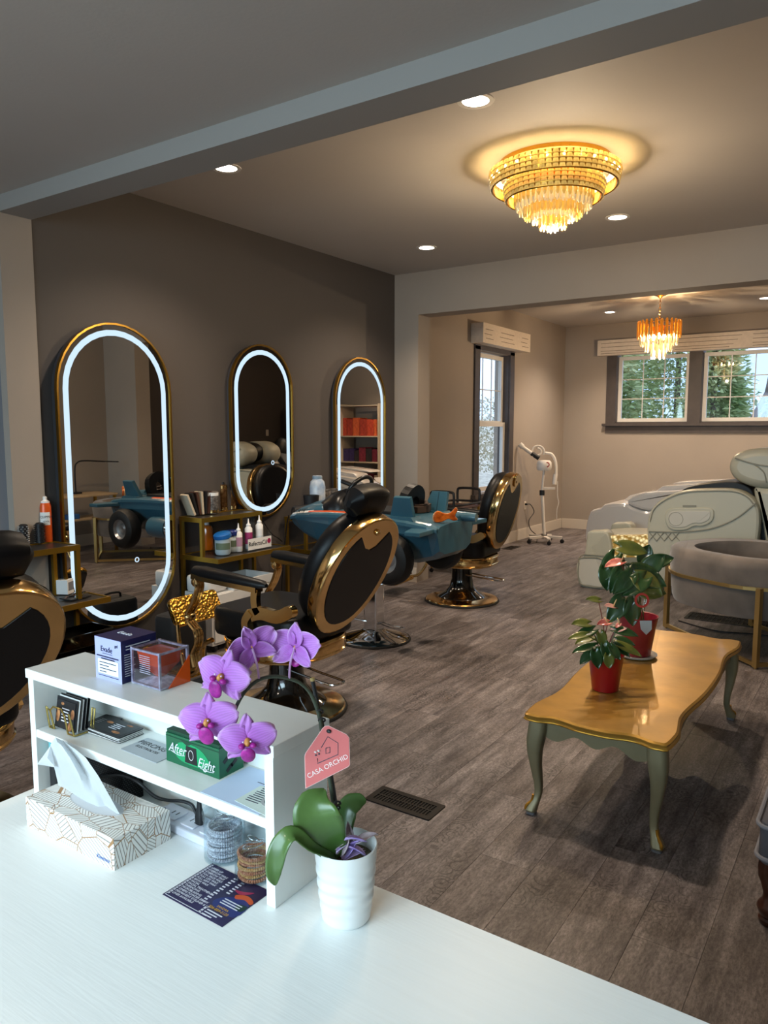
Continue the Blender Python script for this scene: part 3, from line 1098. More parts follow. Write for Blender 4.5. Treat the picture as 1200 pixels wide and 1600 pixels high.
# ================================================================ children's plane chair
m_blue = mat('teal_blue_plastic', '#2f5667', .3, coat=.35, var=.05, scale=4)
m_blued = mat('dark_blue_panel_line', '#17303c', .4)
m_orange = mat('orange_flame_plastic', '#8a370c', .12, coat=.8, color2='#c2601a', scale=26)
m_tyre = mat('tyre_rubber', '#0d0d0e', .6)
m_hub = mat('silver_hub', '#a9aaac', .3, .8)
m_decal = mat('white_decal', '#e2e0dc', .4)
m_orangep = mat('orange_decal', '#c04a1a', .4)
m_blackp = mat('black_plastic', '#101012', .3)
pc_ = Vector((-3.01, 4.33, 0))
pl = thing('plane_chair', 'blue toy jet plane salon seat for children on chrome base', 'chair', pc_, math.radians(0))
MB().lathe([(.262, 0), (.268, .006), (.262, .014), (.02, .014)], 44).build('base_rubber', m_rubber, pl)
MB().lathe([(.255, .014), (.245, .022), (.17, .042), (.10, .062), (.075, .075), (.02, .075)], 44).build('base', m_chrome, pl)
MB().prism(rrect(.115, .105, .012, 3), .07, .40, None, .004).build('column', m_chrome, pl)
MB().cyl((0, 0, .40), (0, 0, .66), .022, 16).build('lift_rod', mat('brushed_rod', '#9a9a9c', .3, 1), pl)
MB().tube(smooth_path([(-.03, -.05, .14), (-.12, -.10, .16), (-.20, -.12, .23), (-.22, -.13, .30)], 5), .006, 8).build('pump_lever', m_chrome, pl)
MB().tube(smooth_path([(.05, 0, .12), (.15, -.02, .11), (.25, -.04, .12), (.26, 0, .12), (.15, .03, .11), (.05, .04, .12)], 4), .005, 6).build('foot_bar', m_chrome, pl)
# fuselage sections: x, half width at deck, deck z, belly half width, belly z
S = [(-.76, .012, .835, .010, .815), (-.72, .07, .865, .04, .79), (-.60, .145, .89, .08, .735), (-.42, .20, .915, .12, .68),
     (-.22, .245, .93, .15, .64), (.0, .27, .935, .16, .62), (.25, .28, .93, .16, .615), (.45, .29, .92, .17, .62), (.60, .27, .90, .20, .66), (.66, .25, .885, .21, .70)]
def sec(x, w, zd, bw, zb):
    zm = zd - (zd - zb) * .30
    return [Vector((x, a, z)) for a, z in ((-w, zd - .02), (-w * .80, zd), (-w * .3, zd + .012), (w * .3, zd + .012), (w * .80, zd), (w, zd - .02), (w * .97, zm), (bw, zb + .03), (bw * .7, zb), (-bw * .7, zb), (-bw, zb + .03), (-w * .97, zm))]
MB().loft([sec(*q) for q in S], True, True, False).build('fuselage', m_blue, pl)
MB().loft([[Vector((x, a, z)) for a, z in ((-w - .006, zd - .035), (-w - .006, zd - .015), (-w + .01, zd - .002), (-w + .012, zd - .035))] for x, w, zd, bw, zb in S[1:]], True, True, False).build('side_rail', m_blue, pl)
MB().loft([[Vector((x, a, z)) for a, z in ((w + .006, zd - .035), (w + .006, zd - .015), (w - .01, zd - .002), (w - .012, zd - .035))] for x, w, zd, bw, zb in S[1:]], True, True, False).build('side_rail', m_blue, pl)
# nose hump and cockpit
MB().loft([[Vector((x, r * math.cos(a), z + h * math.sin(a))) for a in [PI * k / 10 for k in range(11)]] for x, r, z, h in
           ((-.735, .03, .865, .01), (-.62, .10, .885, .045), (-.48, .135, .905, .075), (-.36, .15, .915, .085), (-.34, .14, .915, .06))], True, True).build('nose_hump', m_blue, pl)
MB().loft([[Vector((x, r * math.cos(a), z + h * math.sin(a))) for a in [PI * k / 10 for k in range(11)]] for x, r, z, h in
           ((-.42, .11, .93, .06), (-.33, .145, .925, .13), (-.24, .15, .925, .155), (-.20, .13, .92, .14), (-.17, .10, .92, .02))], True, True).build('dash_cowl', m_blackp, pl)
sw = frame((-.12, 0, 1.085), (0, 1, 0), (.55, 0, .85))
MB(sw).tube([(.125 * math.cos(2 * PI * k / 28), .10 * math.sin(2 * PI * k / 28), 0) for k in range(28)], .0155, 10, True).build('steering_wheel', m_blackp, pl)
w_ = MB(sw)
w_.box((0, -.005, -.01), (.23, .03, .012)); w_.box((0, -.05, -.01), (.03, .09, .012)); w_.ell((0, 0, -.005), (.04, .035, .015), 14, 8)
w_.build('wheel_spokes', m_blackp, pl)
MB(sw).cyl((0, 0, -.01), (0, -.05, -.16), .016, 10).build('steering_column', m_blackp, pl)
MB().prism(rrect(.36, .34, .05, 4, .12, 0), .925, .955, None, .01).build('seat_pan', m_leather, pl)
bk = frame((.30, 0, .95), (0, 1, 0), (.22, 0, 1))
MB(bk).ring(sp2([(-.115, 0), (-.11, .13), (0, .19), (.11, .13), (.115, 0), (0, -.005)], 4), sp2([(-.05, .02), (-.05, .08), (0, .11), (.05, .08), (.05, .02), (0, .018)], 4), -.03, .03).build('seat_back', m_leather, pl)
cr_ = MB()
cr_.box((.34, .11, .965), (.10, .12, .05), Matrix.Rotation(.4, 3, 'Z')); cr_.box((.36, .02, .96), (.07, .08, .04), Matrix.Rotation(-.3, 3, 'Z'))
cr_.tube(smooth_path([(.30, .16, .98), (.36, .12, 1.0), (.40, .05, .985)], 4), .016, 8)
cr_.build('folded_harness', mat('brown_harness', '#3a2c24', .7), pl)
# tail fins, leaning outward
for s in (-1, 1):
    f = frame((.38, .205 * s, .915), (1, 0, 0), (0, .28 * s, 1))
    MB(f).prism([(-.10, 0), (.09, 0), (.085, .16), (-.04, .16)], -.016, .016, None, .004).build('tail_fin', m_blue, pl)
    MB(f).box((.02, .08, .0165 * s), (.004, .15, .002)).build('panel_line', m_blued, pl)
    MB().prism([(.27, -.02), (.5, -.02), (.47, .012), (.29, .012)], -.055, .055, lambda u, v, w, s=s: (u, .205 * s + w, .925 + v)).build('fin_foot', m_blue, pl)
    # jet pods with bright turbine rings
    MB().lathe([(.06, -.13), (.085, -.11), (.09, .0), (.085, .10), (.02, .10)], 24, (-.06, .28 * s, .70), True, Matrix.Rotation(-PI / 2, 3, 'Y')).build('jet_pod', m_blue, pl)
    MB().lathe([(.03, .10), (.082, .10), (.09, .12), (.07, .14), (.02, .09)], 24, (-.06, .28 * s, .70), True, Matrix.Rotation(-PI / 2, 3, 'Y')).build('turbine', m_chrome, pl)
    # wheels
    wc = (.36, .335 * s, .665)
    Rw = Matrix.Rotation(-PI / 2 * s, 3, 'X')
    MB().lathe([(.085, -.055), (.12, -.065), (.155, -.05), (.17, -.02), (.17, .02), (.155, .05), (.12, .065), (.085, .055)], 36, wc, False, Rw).build('tyre', m_tyre, pl)
    hb = MB().lathe([(.004, .03), (.03, .035), (.05, .02), (.075, .028), (.088, .05), (.092, .05), (.092, -.05), (.004, -.05)], 28, wc, True, Rw).build('hub', m_hub, pl)
    MB().cyl((.36, .1 * s, .70), (.36, .30 * s, .665), .02, 10).build('axle', m_blackp, pl)
    # tail planes
    MB().prism([(.46, .20), (.64, .20), (.66, .46), (.55, .46)], .845, .875, lambda u, v, w, s=s: (u, v * s, w), .006).build('tail_plane', m_blue, pl)
MB().b2(.56, .655, .04, .17, .885, .93).build('tail_block', m_blue, pl)
MB().cyl((.60, .10, .925), (.75, .12, .92), .036, 16, .03).build('exhaust_pipe', m_blue, pl)
fl_ = sp2([(-.115, -.03), (-.09, -.055), (-.03, -.052), (.03, -.03), (.08, -.05), (.12, -.04), (.10, .0), (.125, .05), (.105, .075), (.05, .03), (.0, .028), (-.06, .055), (-.105, .03)], 4)
ff = frame((.645, -.12, .945), (.75, .55, .06), (0, 0, 1)) @ Matrix.Diagonal((.66, .66, .8, 1))
MB(ff).prism([(u * 1.05, v * 1.05) for u, v in fl_], -.012, -.004, None, .002).build('flame_edge', mat('flame_edge_gold', '#e7b27a', .2, .5), pl)
MB(ff).prism(fl_, -.006, .016, None, .008, True).build('flame', m_orange, pl)
# decals on the near side
def side_pt(x, z):
    for a, c in zip(S, S[1:]):
        if a[0] <= x <= c[0]:
            k = (x - a[0]) / (c[0] - a[0])
            return a[1] + (c[1] - a[1]) * k, a[2] + (c[2] - a[2]) * k
    return .25, .9
def strip(x0, x1, q0, q1, m, name, n=12, lift=.0065):
    pts, n_ = [], n
    def f(u, v):
        x = x0 + (x1 - x0) * u
        w, zd = side_pt(x, 0)
        k = q0 + (q1 - q0) * v       # 0 outer edge, 1 inner on the deck
        return (x, -(w - k * w * .20), zd - .02 + k * .02 + lift)
    MB().grid(f, n_, 1).build(name, m, pl)
strip(-.70, -.42, -.2, 1.2, m_decal, 'white_decal_patch')
strip(-.42, .10, .25, .55, m_decal, 'white_stripe', 14, .007)
strip(-.47, .12, .55, 1.0, m_orangep, 'orange_stripe', 14, .0075)
w0, z0_ = side_pt(-.56, 0)
d_ = Vector((.25, -.055, .02))
text('aircraft_lettering', '★F/A18', .052, Matrix.Translation((-.555, -.176, .909)) @ frame((0, 0, 0), (.3, -.082, .03), (0, .55, .8)), m_blackp, pl, shear=.15)
# ================================================================ lit mirrors
m_mirror = mat('mirror_silver', '#d5d3d0', .0, 1.0)
m_brass = mat('brushed_brass', '#b08a3e', .3, 1.0)
m_ledw = emat('mirror_led', '#cbe4f6', 0.50)
m_side = mat('mirror_side_metal', '#7d8088', .35, .9)

def capsule(w, h, n=18):
    r = w / 2
    pts = []
    for cz, a0 in ((h / 2 - r, 0), (-(h / 2 - r), PI)):
        for i in range(n + 1):
            a = a0 + PI * i / n
            pts.append((r * math.cos(a), cz + r * math.sin(a)))
    return pts

def lit_mirror(label, y, z0, z1, w, x=XW + .012, depth=.045):
    h = z1 - z0
    t = thing('lit_mirror', label, 'mirror', (x, y, (z0 + z1) / 2), 0)
    fn = lambda u, v, q: (q, u, v)
    o = capsule(w, h)
    MB().prism(capsule(w - .014, h - .014), 0.0, depth - .008, fn, 0, True).build('body', m_side, t)
    MB().prism(capsule(w - .02, h - .02), depth - .008, depth - .004, fn).build('mirror_glass', m_mirror, t)
    MB().ring(o, capsule(w - .024, h - .024), depth - .022, depth + .004, fn).build('frame', m_brass, t)
    MB().ring(capsule(w - .085, h - .085), capsule(w - .155, h - .155), depth - .0035, depth - .0025, fn).build('light_strip', m_ledw, t)
    MB().lathe([(.011, depth - .0035), (.017, depth - .0035), (.017, depth - .0025), (.011, depth - .0025)], 20, (0, .10, -h / 2 + .42), False, Matrix.Rotation(PI / 2, 3, 'Y')).build('touch_button', m_ledw, t)
    return t
lit_mirror('large full length lit oval mirror nearest the desk', 2.97, .245, 2.155, .83, XW + .02, .06)
lit_mirror('smaller lit oval mirror in the middle of the accent wall', 4.30, .825, 2.15, .69)
lit_mirror('lit oval mirror farthest along the accent wall', 5.595, .245, 2.155, .79)

# ================================================================ wall stations
m_stgold = mat('station_gold', '#a88532', .35, .9)
m_stdark = mat('station_shelf_dark', '#2c2a28', .35)
def tray(t, x0, x1, y0, y1, z, h=.032):
    b = MB()
    b.ring([(x0, y0), (x1, y0), (x1, y1), (x0, y1)], [(x0 + .012, y0 + .012), (x1 - .012, y0 + .012), (x1 - .012, y1 - .012), (x0 + .012, y1 - .012)], z - h, z)
    b.build('shelf_frame', m_stgold, t)
    MB().b2(x0 + .012, x1 - .012, y0 + .012, y1 - .012, z - h * .6, z - .006).build('shelf_panel', m_stdark, t)
def station(label, y0, y1t, y1l, zt, zl, xf_t=-3.83, xf_l=-3.68, shift=0.0):
    t = thing('gold_shelf_station', label, 'shelf', (0, 0, 0))
    xb = XW + .022
    tray(t, xb, xf_t, y0, y1t, zt)
    tray(t, xb, xf_l, y0 + shift, y1l, zl)
    for (x, y, z0, z1) in ((xb + .014, y0 + .014, 0, zt - .032), (xb + .014, y1t - .014, 0, zt - .032),
                           (xf_t - .014, y0 + .014, zl, zt - .032), (xf_t - .014, y1t - .014, zl, zt - .032),
                           (xb + .014, y1l - .014, 0, zl - .032)):
        MB().b2(x - .012, x + .012, y - .012, y + .012, z0, z1).build('upright', m_stgold, t)
    return t
station('two tier gold shelf beside the large mirror, holding an orange spray can', 2.02, 2.53, 2.66, .85, .535, -3.80, -3.72)
station('two tier gold shelf left of the small oval mirror, holding cans and bottles', 3.47, 4.06, 4.20, .905, .64)
station('gold shelf behind the toy plane, holding a white vase', 4.56, 5.12, 5.02, .80, .545)

# --- items on the stations
m_can = mat('orange_spray_can', '#d8561b', .3, .1)
m_white = mat('white_plastic', '#e9e7e3', .4)
m_blackpl = mat('matte_black_plastic', '#17171a', .5)
m_amber = mat('amber_liquid', '#b4590f', .15, coat=.4)
m_blueL = mat('blue_lid', '#1e62a8', .35)
m_navyL = mat('navy_lid', '#1b2f74', .35)
m_clear = clear_mat('clear_acrylic', '#f6fafc', .10, .04)
m_bronze = mat('bronze_can', '#6a4a2c', .3, .8, color2='#a0764a', scale=60)
m_greycan = mat('grey_printed_can', '#5d5753', .35, .5, color2='#9b948e', scale=70)
def cylthing(name, label, cat, p, prof, m, seg=22, group=None):
    t = thing(name, label, cat, p, 0, group)
    MB().lathe(prof, seg).build('body', m, t)
    return t
# orange spray can
p = on_z(73, 846, .85)
t = cylthing('spray_can', 'orange aerosol can with white nozzle on the left gold shelf', 'can', p, [(.033, 0), (.034, .005), (.034, .205), (.028, .228), (.02, .228)], m_can)
MB().lathe([(.026, .228), (.026, .238), (.016, .242), (.013, .244), (.013, .262), (.008, .266), (.002, .266)], 18).build('nozzle', m_white, t)
lab = MB(); lab.lathe([(.0347, .10), (.0347, .175)], 20, (0, 0, 0), False, None, -1.9, .2); lab.build('paper_label', m_white, t)
dirc = Vector((-p.x, -p.y, 0)).normalized()
side = Vector((-dirc.y, dirc.x, 0))
text('lettering', 'CLIPPER', .019, frame(Vector((0, 0, .148)) + dirc * .036 + side * .004, side, (0, 0, 1)), m_blackpl, t)
text('lettering', 'COOL', .012, frame(Vector((0, 0, .122)) + dirc * .036 + side * .004, side, (0, 0, 1)), m_blackpl, t)
# round vent brushes
def brush(p, label, col, tall=.115):
    t = thing('vent_brush', label, 'hair brush', p, random.uniform(0, 3))
    MB().lathe([(.012, 0), (.022, .004), (.023, tall), (.015, tall + .006), (.002, tall + .006)], 14).build('barrel', m_blackpl, t)
    for k in range(9):
        for j in range(8):
            a = 2 * PI * (j + .5 * (k % 2)) / 8
            z = .012 + k * (tall - .02) / 8
            MB().cyl((.02 * math.cos(a), .02 * math.sin(a), z), (.031 * math.cos(a), .031 * math.sin(a), z), .0022, 5).build('bristle', col, t)
    return t
brush(on_z(38, 852, .85), 'grey bristled round brush standing on the left gold shelf', mat('grey_bristle', '#a6a4a2', .5), .115)
brush(on_z(63, 849, .85), 'black round brush standing before the orange spray can', m_blackpl, .115)
# lower shelf of the left station
t = thing('product_carton', 'small white carton on the lower left gold shelf', 'box', on_z(104, 926, .535), .5)
MB().b2(-.035, .035, -.05, .05, 0, .085).build('body', m_white, t)
MB().b2(.0352, .036, -.04, .02, .02, .07).build('printed_patch', mat('grey_print', '#77767a', .6), t)
t = thing('hair_dryer', 'black hair dryer lying on the lower left gold shelf', 'hair dryer', on_z(68, 925, .535) + V(.03, .04, 0), .9)
MB().lathe([(.03, -.09), (.038, -.08), (.042, .02), (.034, .09), (.03, .09)], 18, (0, 0, .045), True, Matrix.Rotation(PI / 2, 3, 'Y')).build('barrel', m_blackpl, t)
MB().tube([(0, 0, .06), (-.01, .05, .12), (-.02, .08, .18)], [.018, .017, .014], 10).build('handle', m_blackpl, t)
MB().tube(smooth_path([(-.02, .08, .18), (-.03, .10, .22), (-.05, .06, .26), (-.05, -.02, .16), (-.03, -.05, .012)], 5), .004, 6).build('cord', m_blackpl, t)
t = thing('hair_clips_tray', 'tray of dark hair clips and combs on the lower left gold shelf', 'tray', on_z(118, 934, .535), .1)
MB().b2(-.05, .05, -.07, .07, 0, .006).build('tray_base', m_blackpl, t)
rnd = random.Random(3)
for k in range(12):
    c = V(rnd.uniform(-.035, .035), rnd.uniform(-.055, .055), .010 + .0035 * (k % 4))
    MB().box(c, (.012, .055, .005), Matrix.Rotation(rnd.uniform(-1, 1), 3, 'Z')).build('clip', (m_blackpl, m_chrome, mat('brown_clip', '#5b3b28', .4))[k % 3], t)
t = thing('teal_cloth', 'folded teal cloth on the lower left gold shelf', 'cloth', on_z(52, 920, .535) + V(.0, .02, 0), 0)
MB().prism(rrect(.08, .07, .02, 3), 0, .05, None, .02, True).build('fold', mat('teal_cloth_fabric', '#1f6b6c', .9, var=.2), t)
t = thing('acrylic_drawer_box', 'low black and clear drawer box under the large mirror', 'box', (on_x(120, 1000, -3.82).x, on_x(120, 1000, -3.82).y, 0), 0)
zz = on_x(126, 985, -3.82).z
for k in range(2):
    z1 = zz - k * .11
    MB().ring([(-.10, -.17), (.10, -.17), (.10, .17), (-.10, .17)], [(-.095, -.165), (.095, -.165), (.095, .165), (-.095, .165)], z1 - .07, z1).build('drawer_wall', clear_mat('smoked_acrylic', '#5a5a5e', .12, .05), t)
    MB().b2(-.095, .095, -.165, .165, z1 - .075, z1 - .065).build('drawer_floor', m_blackpl, t)
    MB().ring([(-.104, -.174), (.104, -.174), (.104, .174), (-.104, .174)], [(-.098, -.168), (.098, -.168), (.098, .168), (-.098, .168)], z1 - .004, z1 + .004).build('drawer_rim', m_gloss, t)
MB().b2(-.105, .105, -.175, .175, 0, zz - .185).build('base', m_gloss, t)

# middle station, top shelf
zt = .905
t = thing('foil_pack', 'fan of dark and cream swatch books on the middle gold shelf', 'swatch books', on_z(312, 804, zt), 0)
for k in range(6):
    M_ = Matrix.Translation((.0, -.05 + .02 * k, 0)) @ Matrix.Rotation(math.radians(24 - 7 * k), 4, 'X')
    MB(M_).b2(-.03, .03, -.007, .007, 0.004, .135).build('swatch', (mat('cream_card', '#c9b9a0', .6), m_blackpl, mat('brown_card', '#4a2c20', .6))[k % 3], t)
for px, py, h, r, m, lb in ((332, 802, .125, .036, m_greycan, 'grey printed can, leftmost of three on the middle gold shelf'),
                            (346, 798, .155, .027, m_bronze, 'slim bronze can between two others on the middle gold shelf'),
                            (359, 796, .150, .032, m_bronze, 'bronze can nearest the small mirror on the middle gold shelf')):
    t = cylthing('styling_can', lb, 'can', on_z(px, py, zt), [(r - .002, 0), (r, .003), (r, h), (r - .005, h + .004), (.002, h + .004)], m)
    MB().lathe([(r + .001, .004), (r + .001, .022)], 20, cap=False).build('base_band', m_chgold, t)
    MB().lathe([(r + .0006, h - .02), (r + .0006, h - .002)], 20, cap=False).build('top_band', m_white if m is m_greycan else m_chgold, t)
    if h > .152:
        MB().lathe([(.012, h + .004), (.01, h + .018), (.002, h + .02)], 12).build('nozzle', m_blackpl, t)
# middle station, lower shelf
zl = .64
t = cylthing('pump_bottle', 'amber liquid bottle with clear pump on the middle gold shelf', 'bottle', on_z(323, 859, zl), [(.030, 0), (.032, .004), (.032, .12), (.026, .135), (.012, .14)], m_amber)
MB().lathe([(.013, .14), (.013, .158), (.006, .16), (.006, .172), (.002, .172)], 14).build('pump', m_white, t)
t = cylthing('pump_bottle', 'dark orange bottle standing behind the amber pump bottle', 'bottle', on_z(335, 852, zl) + V(-.06, .03, 0), [(.022, 0), (.024, .004), (.024, .17), (.012, .19)], mat('dark_orange_bottle', '#8a3a10', .2))
MB().lathe([(.012, .19), (.012, .205), (.002, .205)], 12).build('cap', m_blackpl, t)
for k, (px, lb) in enumerate(((344, 'black tall bottle behind the blue lidded jar'), (354, 'dark brown tall bottle behind the navy lidded jar'))):
    t = cylthing('tall_bottle', lb, 'bottle', on_z(px, 850, zl) + V(-.09, .02, 0), [(.02, 0), (.022, .004), (.022, .19), (.014, .21), (.002, .212)], (m_blackpl, mat('brown_bottle', '#3a1e12', .3))[k])
    MB().lathe([(.0226, .05), (.0226, .14)], 16, cap=False).build('paper_label', mat('dark_label', '#3c3531', .6), t)
def jar(px, py, lb, r, h, lid, tilt):
    t = cylthing('lidded_jar', lb, 'jar', on_z(px, py, zl), [(r * .85, 0), (r, .01), (r, h), (r * .9, h + .004)], mat('frosted_jar', '#b9c6cc', .35))
    l = MB(Matrix.Translation((0, 0, h + .006)) @ Matrix.Rotation(tilt, 4, 'X'))
    l.lathe([(r * 1.12, 0), (r * 1.14, .004), (r * 1.12, .02), (r * .9, .027), (.002, .028)], 22)
    l.build('lid', lid, t)
    MB().lathe([(r + .0008, .03), (r + .0008, h - .02)], 20, cap=False, a0=-1.8, a1=.3).build('paper_label', mat('green_label', '#5c6b58', .6), t)
jar(349, 866, 'frosted jar with tilted blue lid on the middle gold shelf', .042, .085, m_blueL, .22)
jar(361, 862, 'frosted jar with navy lid beside the applicator bottles', .032, .085, m_navyL, .0)
def applicator(p, lb, h, lc):
    t = cylthing('applicator_bottle', lb, 'bottle', p, [(.019, 0), (.021, .003), (.021, h), (.012, h + .012)], m_white)
    MB().lathe([(.013, h + .012), (.013, h + .022), (.005, h + .03), (.0025, h + .055), (.001, h + .056)], 12).build('nozzle', m_white, t)
    MB().lathe([(.0214, .03), (.0214, h - .02)], 16, cap=False).build('paper_label', lc, t)
pb = on_z(392, 858, zl)
applicator(on_z(371, 862, zl), 'white nozzle bottle left of the clear product box', .10, mat('pink_label', '#b58aa0', .6))
applicator(pb + V(.0, -.045, .004), 'white nozzle bottle with magenta label inside the clear box', .115, mat('magenta_label', '#9a2f66', .6))
applicator(pb + V(.0, .055, .004), 'white nozzle bottle at the right of the clear box', .125, m_white)
t = thing('mixing_cup', 'clear measuring cup behind the product box', 'cup', pb + V(-.07, .03, 0), 0)
MB().lathe([(.03, .002), (.036, .19), (.034, .19), (.028, .005)], 18, cap=False).build('cup_wall', m_clear, t)
MB().lathe([(.03, 0), (.03, .003), (.002, .003)], 18).build('cup_base', m_clear, t)
t = thing('acrylic_box', 'clear acrylic box with lettered front on the middle gold shelf', 'box', pb, 0)
fx = .042
b = MB(); b.b2(-fx, fx, -.09, .10, 0, .003); b.b2(fx - .002, fx, -.09, .10, .003, .075); b.b2(-fx, -fx + .002, -.09, .10, .003, .11)
b.b2(-fx, fx, .098, .10, .003, .10); b.b2(-fx, fx, -.09, -.088, .003, .075)
b.build('walls', m_clear, t)
MB().b2(fx + .0004, fx + .0012, -.088, .098, .004, .066).build('card', m_white, t)
text('lettering', 'RefectoCil', .034, frame((fx + .002, -.012, .036), (0, 1, 0), (0, 0, 1)), m_blackpl, t)
MB().lathe([(.002, 0), (.014, 0), (.014, .001), (.002, .001)], 18, (fx + .0014, .078, .04), True, Matrix.Rotation(PI / 2, 3, 'Y')).build('round_mark', mat('magenta_dot', '#a3214f', .5), t)
# right station top
zr = .80
t = cylthing('cup', 'black flared cup behind the toy plane', 'cup', on_z(477, 779, .80) , [(.03, 0), (.034, .002), (.045, .12), (.042, .12), (.03, .01), (.002, .01)], m_blackpl)
pv = Vector((-3.93, 4.80, zr))
t.location = (-3.88, 4.70, zr)
t = cylthing('ceramic_vase', 'white and blue vase bottle behind the toy plane', 'vase', (-3.93, 4.83, zr), [(.036, 0), (.044, .006), (.046, .16), (.04, .19), (.026, .205), (.028, .222), (.022, .224)], mat('white_blue_ceramic', '#d9dde0', .25, color2='#8fa7c4', scale=14))
MB().lathe([(.0285, .206), (.029, .22)], 18, cap=False).build('rim', mat('pale_blue_glaze', '#8fa5b8', .3), t)
for k, y in enumerate((4.94, 5.03)):
    t = cylthing('styling_can', ('dark grey can beside the white vase', 'dark grey can farthest right on the shelf behind the plane')[k], 'can', (-3.95, y, zr), [(.034, 0), (.036, .003), (.036, .135), (.03, .14), (.002, .14)], mat('charcoal_can', '#3a3633', .4))
    MB().lathe([(.0365, .09), (.0365, .13)], 18, cap=False).build('band', m_greycan, t)
t = thing('hair_dryer', 'black hair dryer with hanging cord at the end of the shelf behind the plane', 'hair dryer', (-3.86, 4.62, zr), 1.2)
MB().lathe([(.025, -.08), (.032, -.07), (.036, .02), (.03, .07), (.026, .07)], 16, (0, 0, .038), True, Matrix.Rotation(PI / 2, 3, 'Y')).build('barrel', m_blackpl, t)
MB().tube([(0, 0, .04), (.0, -.04, .03), (.01, -.08, .02)], [.016, .015, .013], 10).build('handle', m_blackpl, t)
t2 = thing('power_cord', 'black cord hanging down the dark wall between the mirrors', 'cord', (0, 0, 0))  # plain power cords by the wall, no extension lead
MB().tube(smooth_path([(-3.98, 4.53, .82), (-4.0, 4.525, .74), (-4.03, 4.52, .5), (-4.04, 4.50, .25), (-4.0, 4.46, .01)], 6), .005, 6).build('cable', m_blackpl, t2)
MB().tube(smooth_path([(-4.06, 4.30, .80), (-4.055, 4.40, .68), (-4.05, 4.48, .63), (-4.05, 4.52, .60)], 6), .004, 6).build('cable', m_blackpl, t2)
t = thing('yellow_bottles', 'small yellow capped bottle on the low shelf behind the plane', 'bottle', (-3.80, 4.74, .545), 0)
MB().lathe([(.024, 0), (.026, .004), (.026, .06), (.012, .075)], 14).build('body', m_white, t)
MB().lathe([(.014, .075), (.014, .095), (.002, .096)], 12).build('cap', mat('yellow_cap', '#c9a81e', .4), t)

# the shelf goods stand a little larger than first drawn
def grow(names, box, c, k, ky=1.0):
    for o in list(COL.objects):
        if o.parent is None and o.name.split('.')[0] in names and box[0] < o.location.y < box[1] and box[2] < o.location.z < box[3]:
            o.location.y = c + (o.location.y - c) * ky
            o.scale = (k, k, k)
grow({'styling_can', 'foil_pack'}, (3.4, 4.2, .88, .95), 3.72, 1.22, 1.1)
grow({'pump_bottle', 'tall_bottle', 'lidded_jar', 'applicator_bottle', 'mixing_cup', 'acrylic_box'}, (3.4, 4.25, .6, .7), 3.66, 1.3, 1.12)
grow({'cup', 'ceramic_vase', 'styling_can', 'hair_dryer'}, (4.5, 5.2, .78, .85), 4.80, 1.45, 1.1)

# white drawer trolley under the middle station
ct = thing('white_trolley', 'white drawer trolley under the middle gold shelf', 'trolley', (-3.83, 3.72, 0), 0)
MB().b2(-.13, .13, -.30, .30, .05, .40).build('body', mat('white_laminate', '#d7d5d2', .4), ct)
b = MB(); b.ring([(-.14, -.10), (.14, -.10), (.14, .30), (-.14, .30)], [(-.128, -.088), (.128, -.088), (.128, .288), (-.128, .288)], .40, .46)
b.build('tray_rim', MATS['white_laminate'], ct)
for k in range(2):
    d = MB().b2(.1305, .142, -.285, .285, .07 + .17 * k, .225 + .17 * k).build('drawer', MATS['white_laminate'], ct)
    MB().b2(.142, .152, -.06, .06, .14 + .17 * k, .152 + .17 * k).build('handle', m_chrome, d)
for sx in (-.1, .1):
    for sy in (-.26, .26):
        MB().lathe([(.024, -.012), (.025, 0), (.024, .012)], 14, (sx, sy, .025), True, Matrix.Rotation(PI / 2, 3, 'X')).build('castor', m_blackpl, ct)
t = thing('lidded_bin', 'white rounded lid box on the white trolley', 'box', (-3.84, 3.51, .40), 0)
MB().prism(rrect(.22, .20, .04, 4), 0, .115, None, .02, True).build('body', MATS['white_laminate'], t)
t = thing('paddle_brush', 'black paddle brush lying on the white trolley', 'hair brush', (-3.80, 3.80, .4035), .5)
MB().prism(sp2([(-.04, -.03), (.05, -.028), (.06, 0), (.05, .028), (-.04, .03), (-.06, 0)], 4), 0, .02, None, .006).build('head', m_blackpl, t)
MB().tube([(.05, 0, .012), (.12, .0, .014), (.18, 0, .014)], [.008, .010, .009], 8).build('handle', m_blackpl, t)
pk = on_x(283, 985, -3.66)
t = thing('black_case', 'black zipped case on the floor behind the gold calf plate', 'bag', (pk.x, pk.y, 0), .1)
MB().prism(rrect(.2, .30, .05, 4), 0, .36, None, .03, True).build('body', mat('black_nylon', '#0e0e10', .7), t)
MB().tube(smooth_path([(0, -.06, .35), (0, -.05, .39), (0, .05, .39), (0, .06, .35)], 4), .008, 6).build('handle', m_blackpl, t)
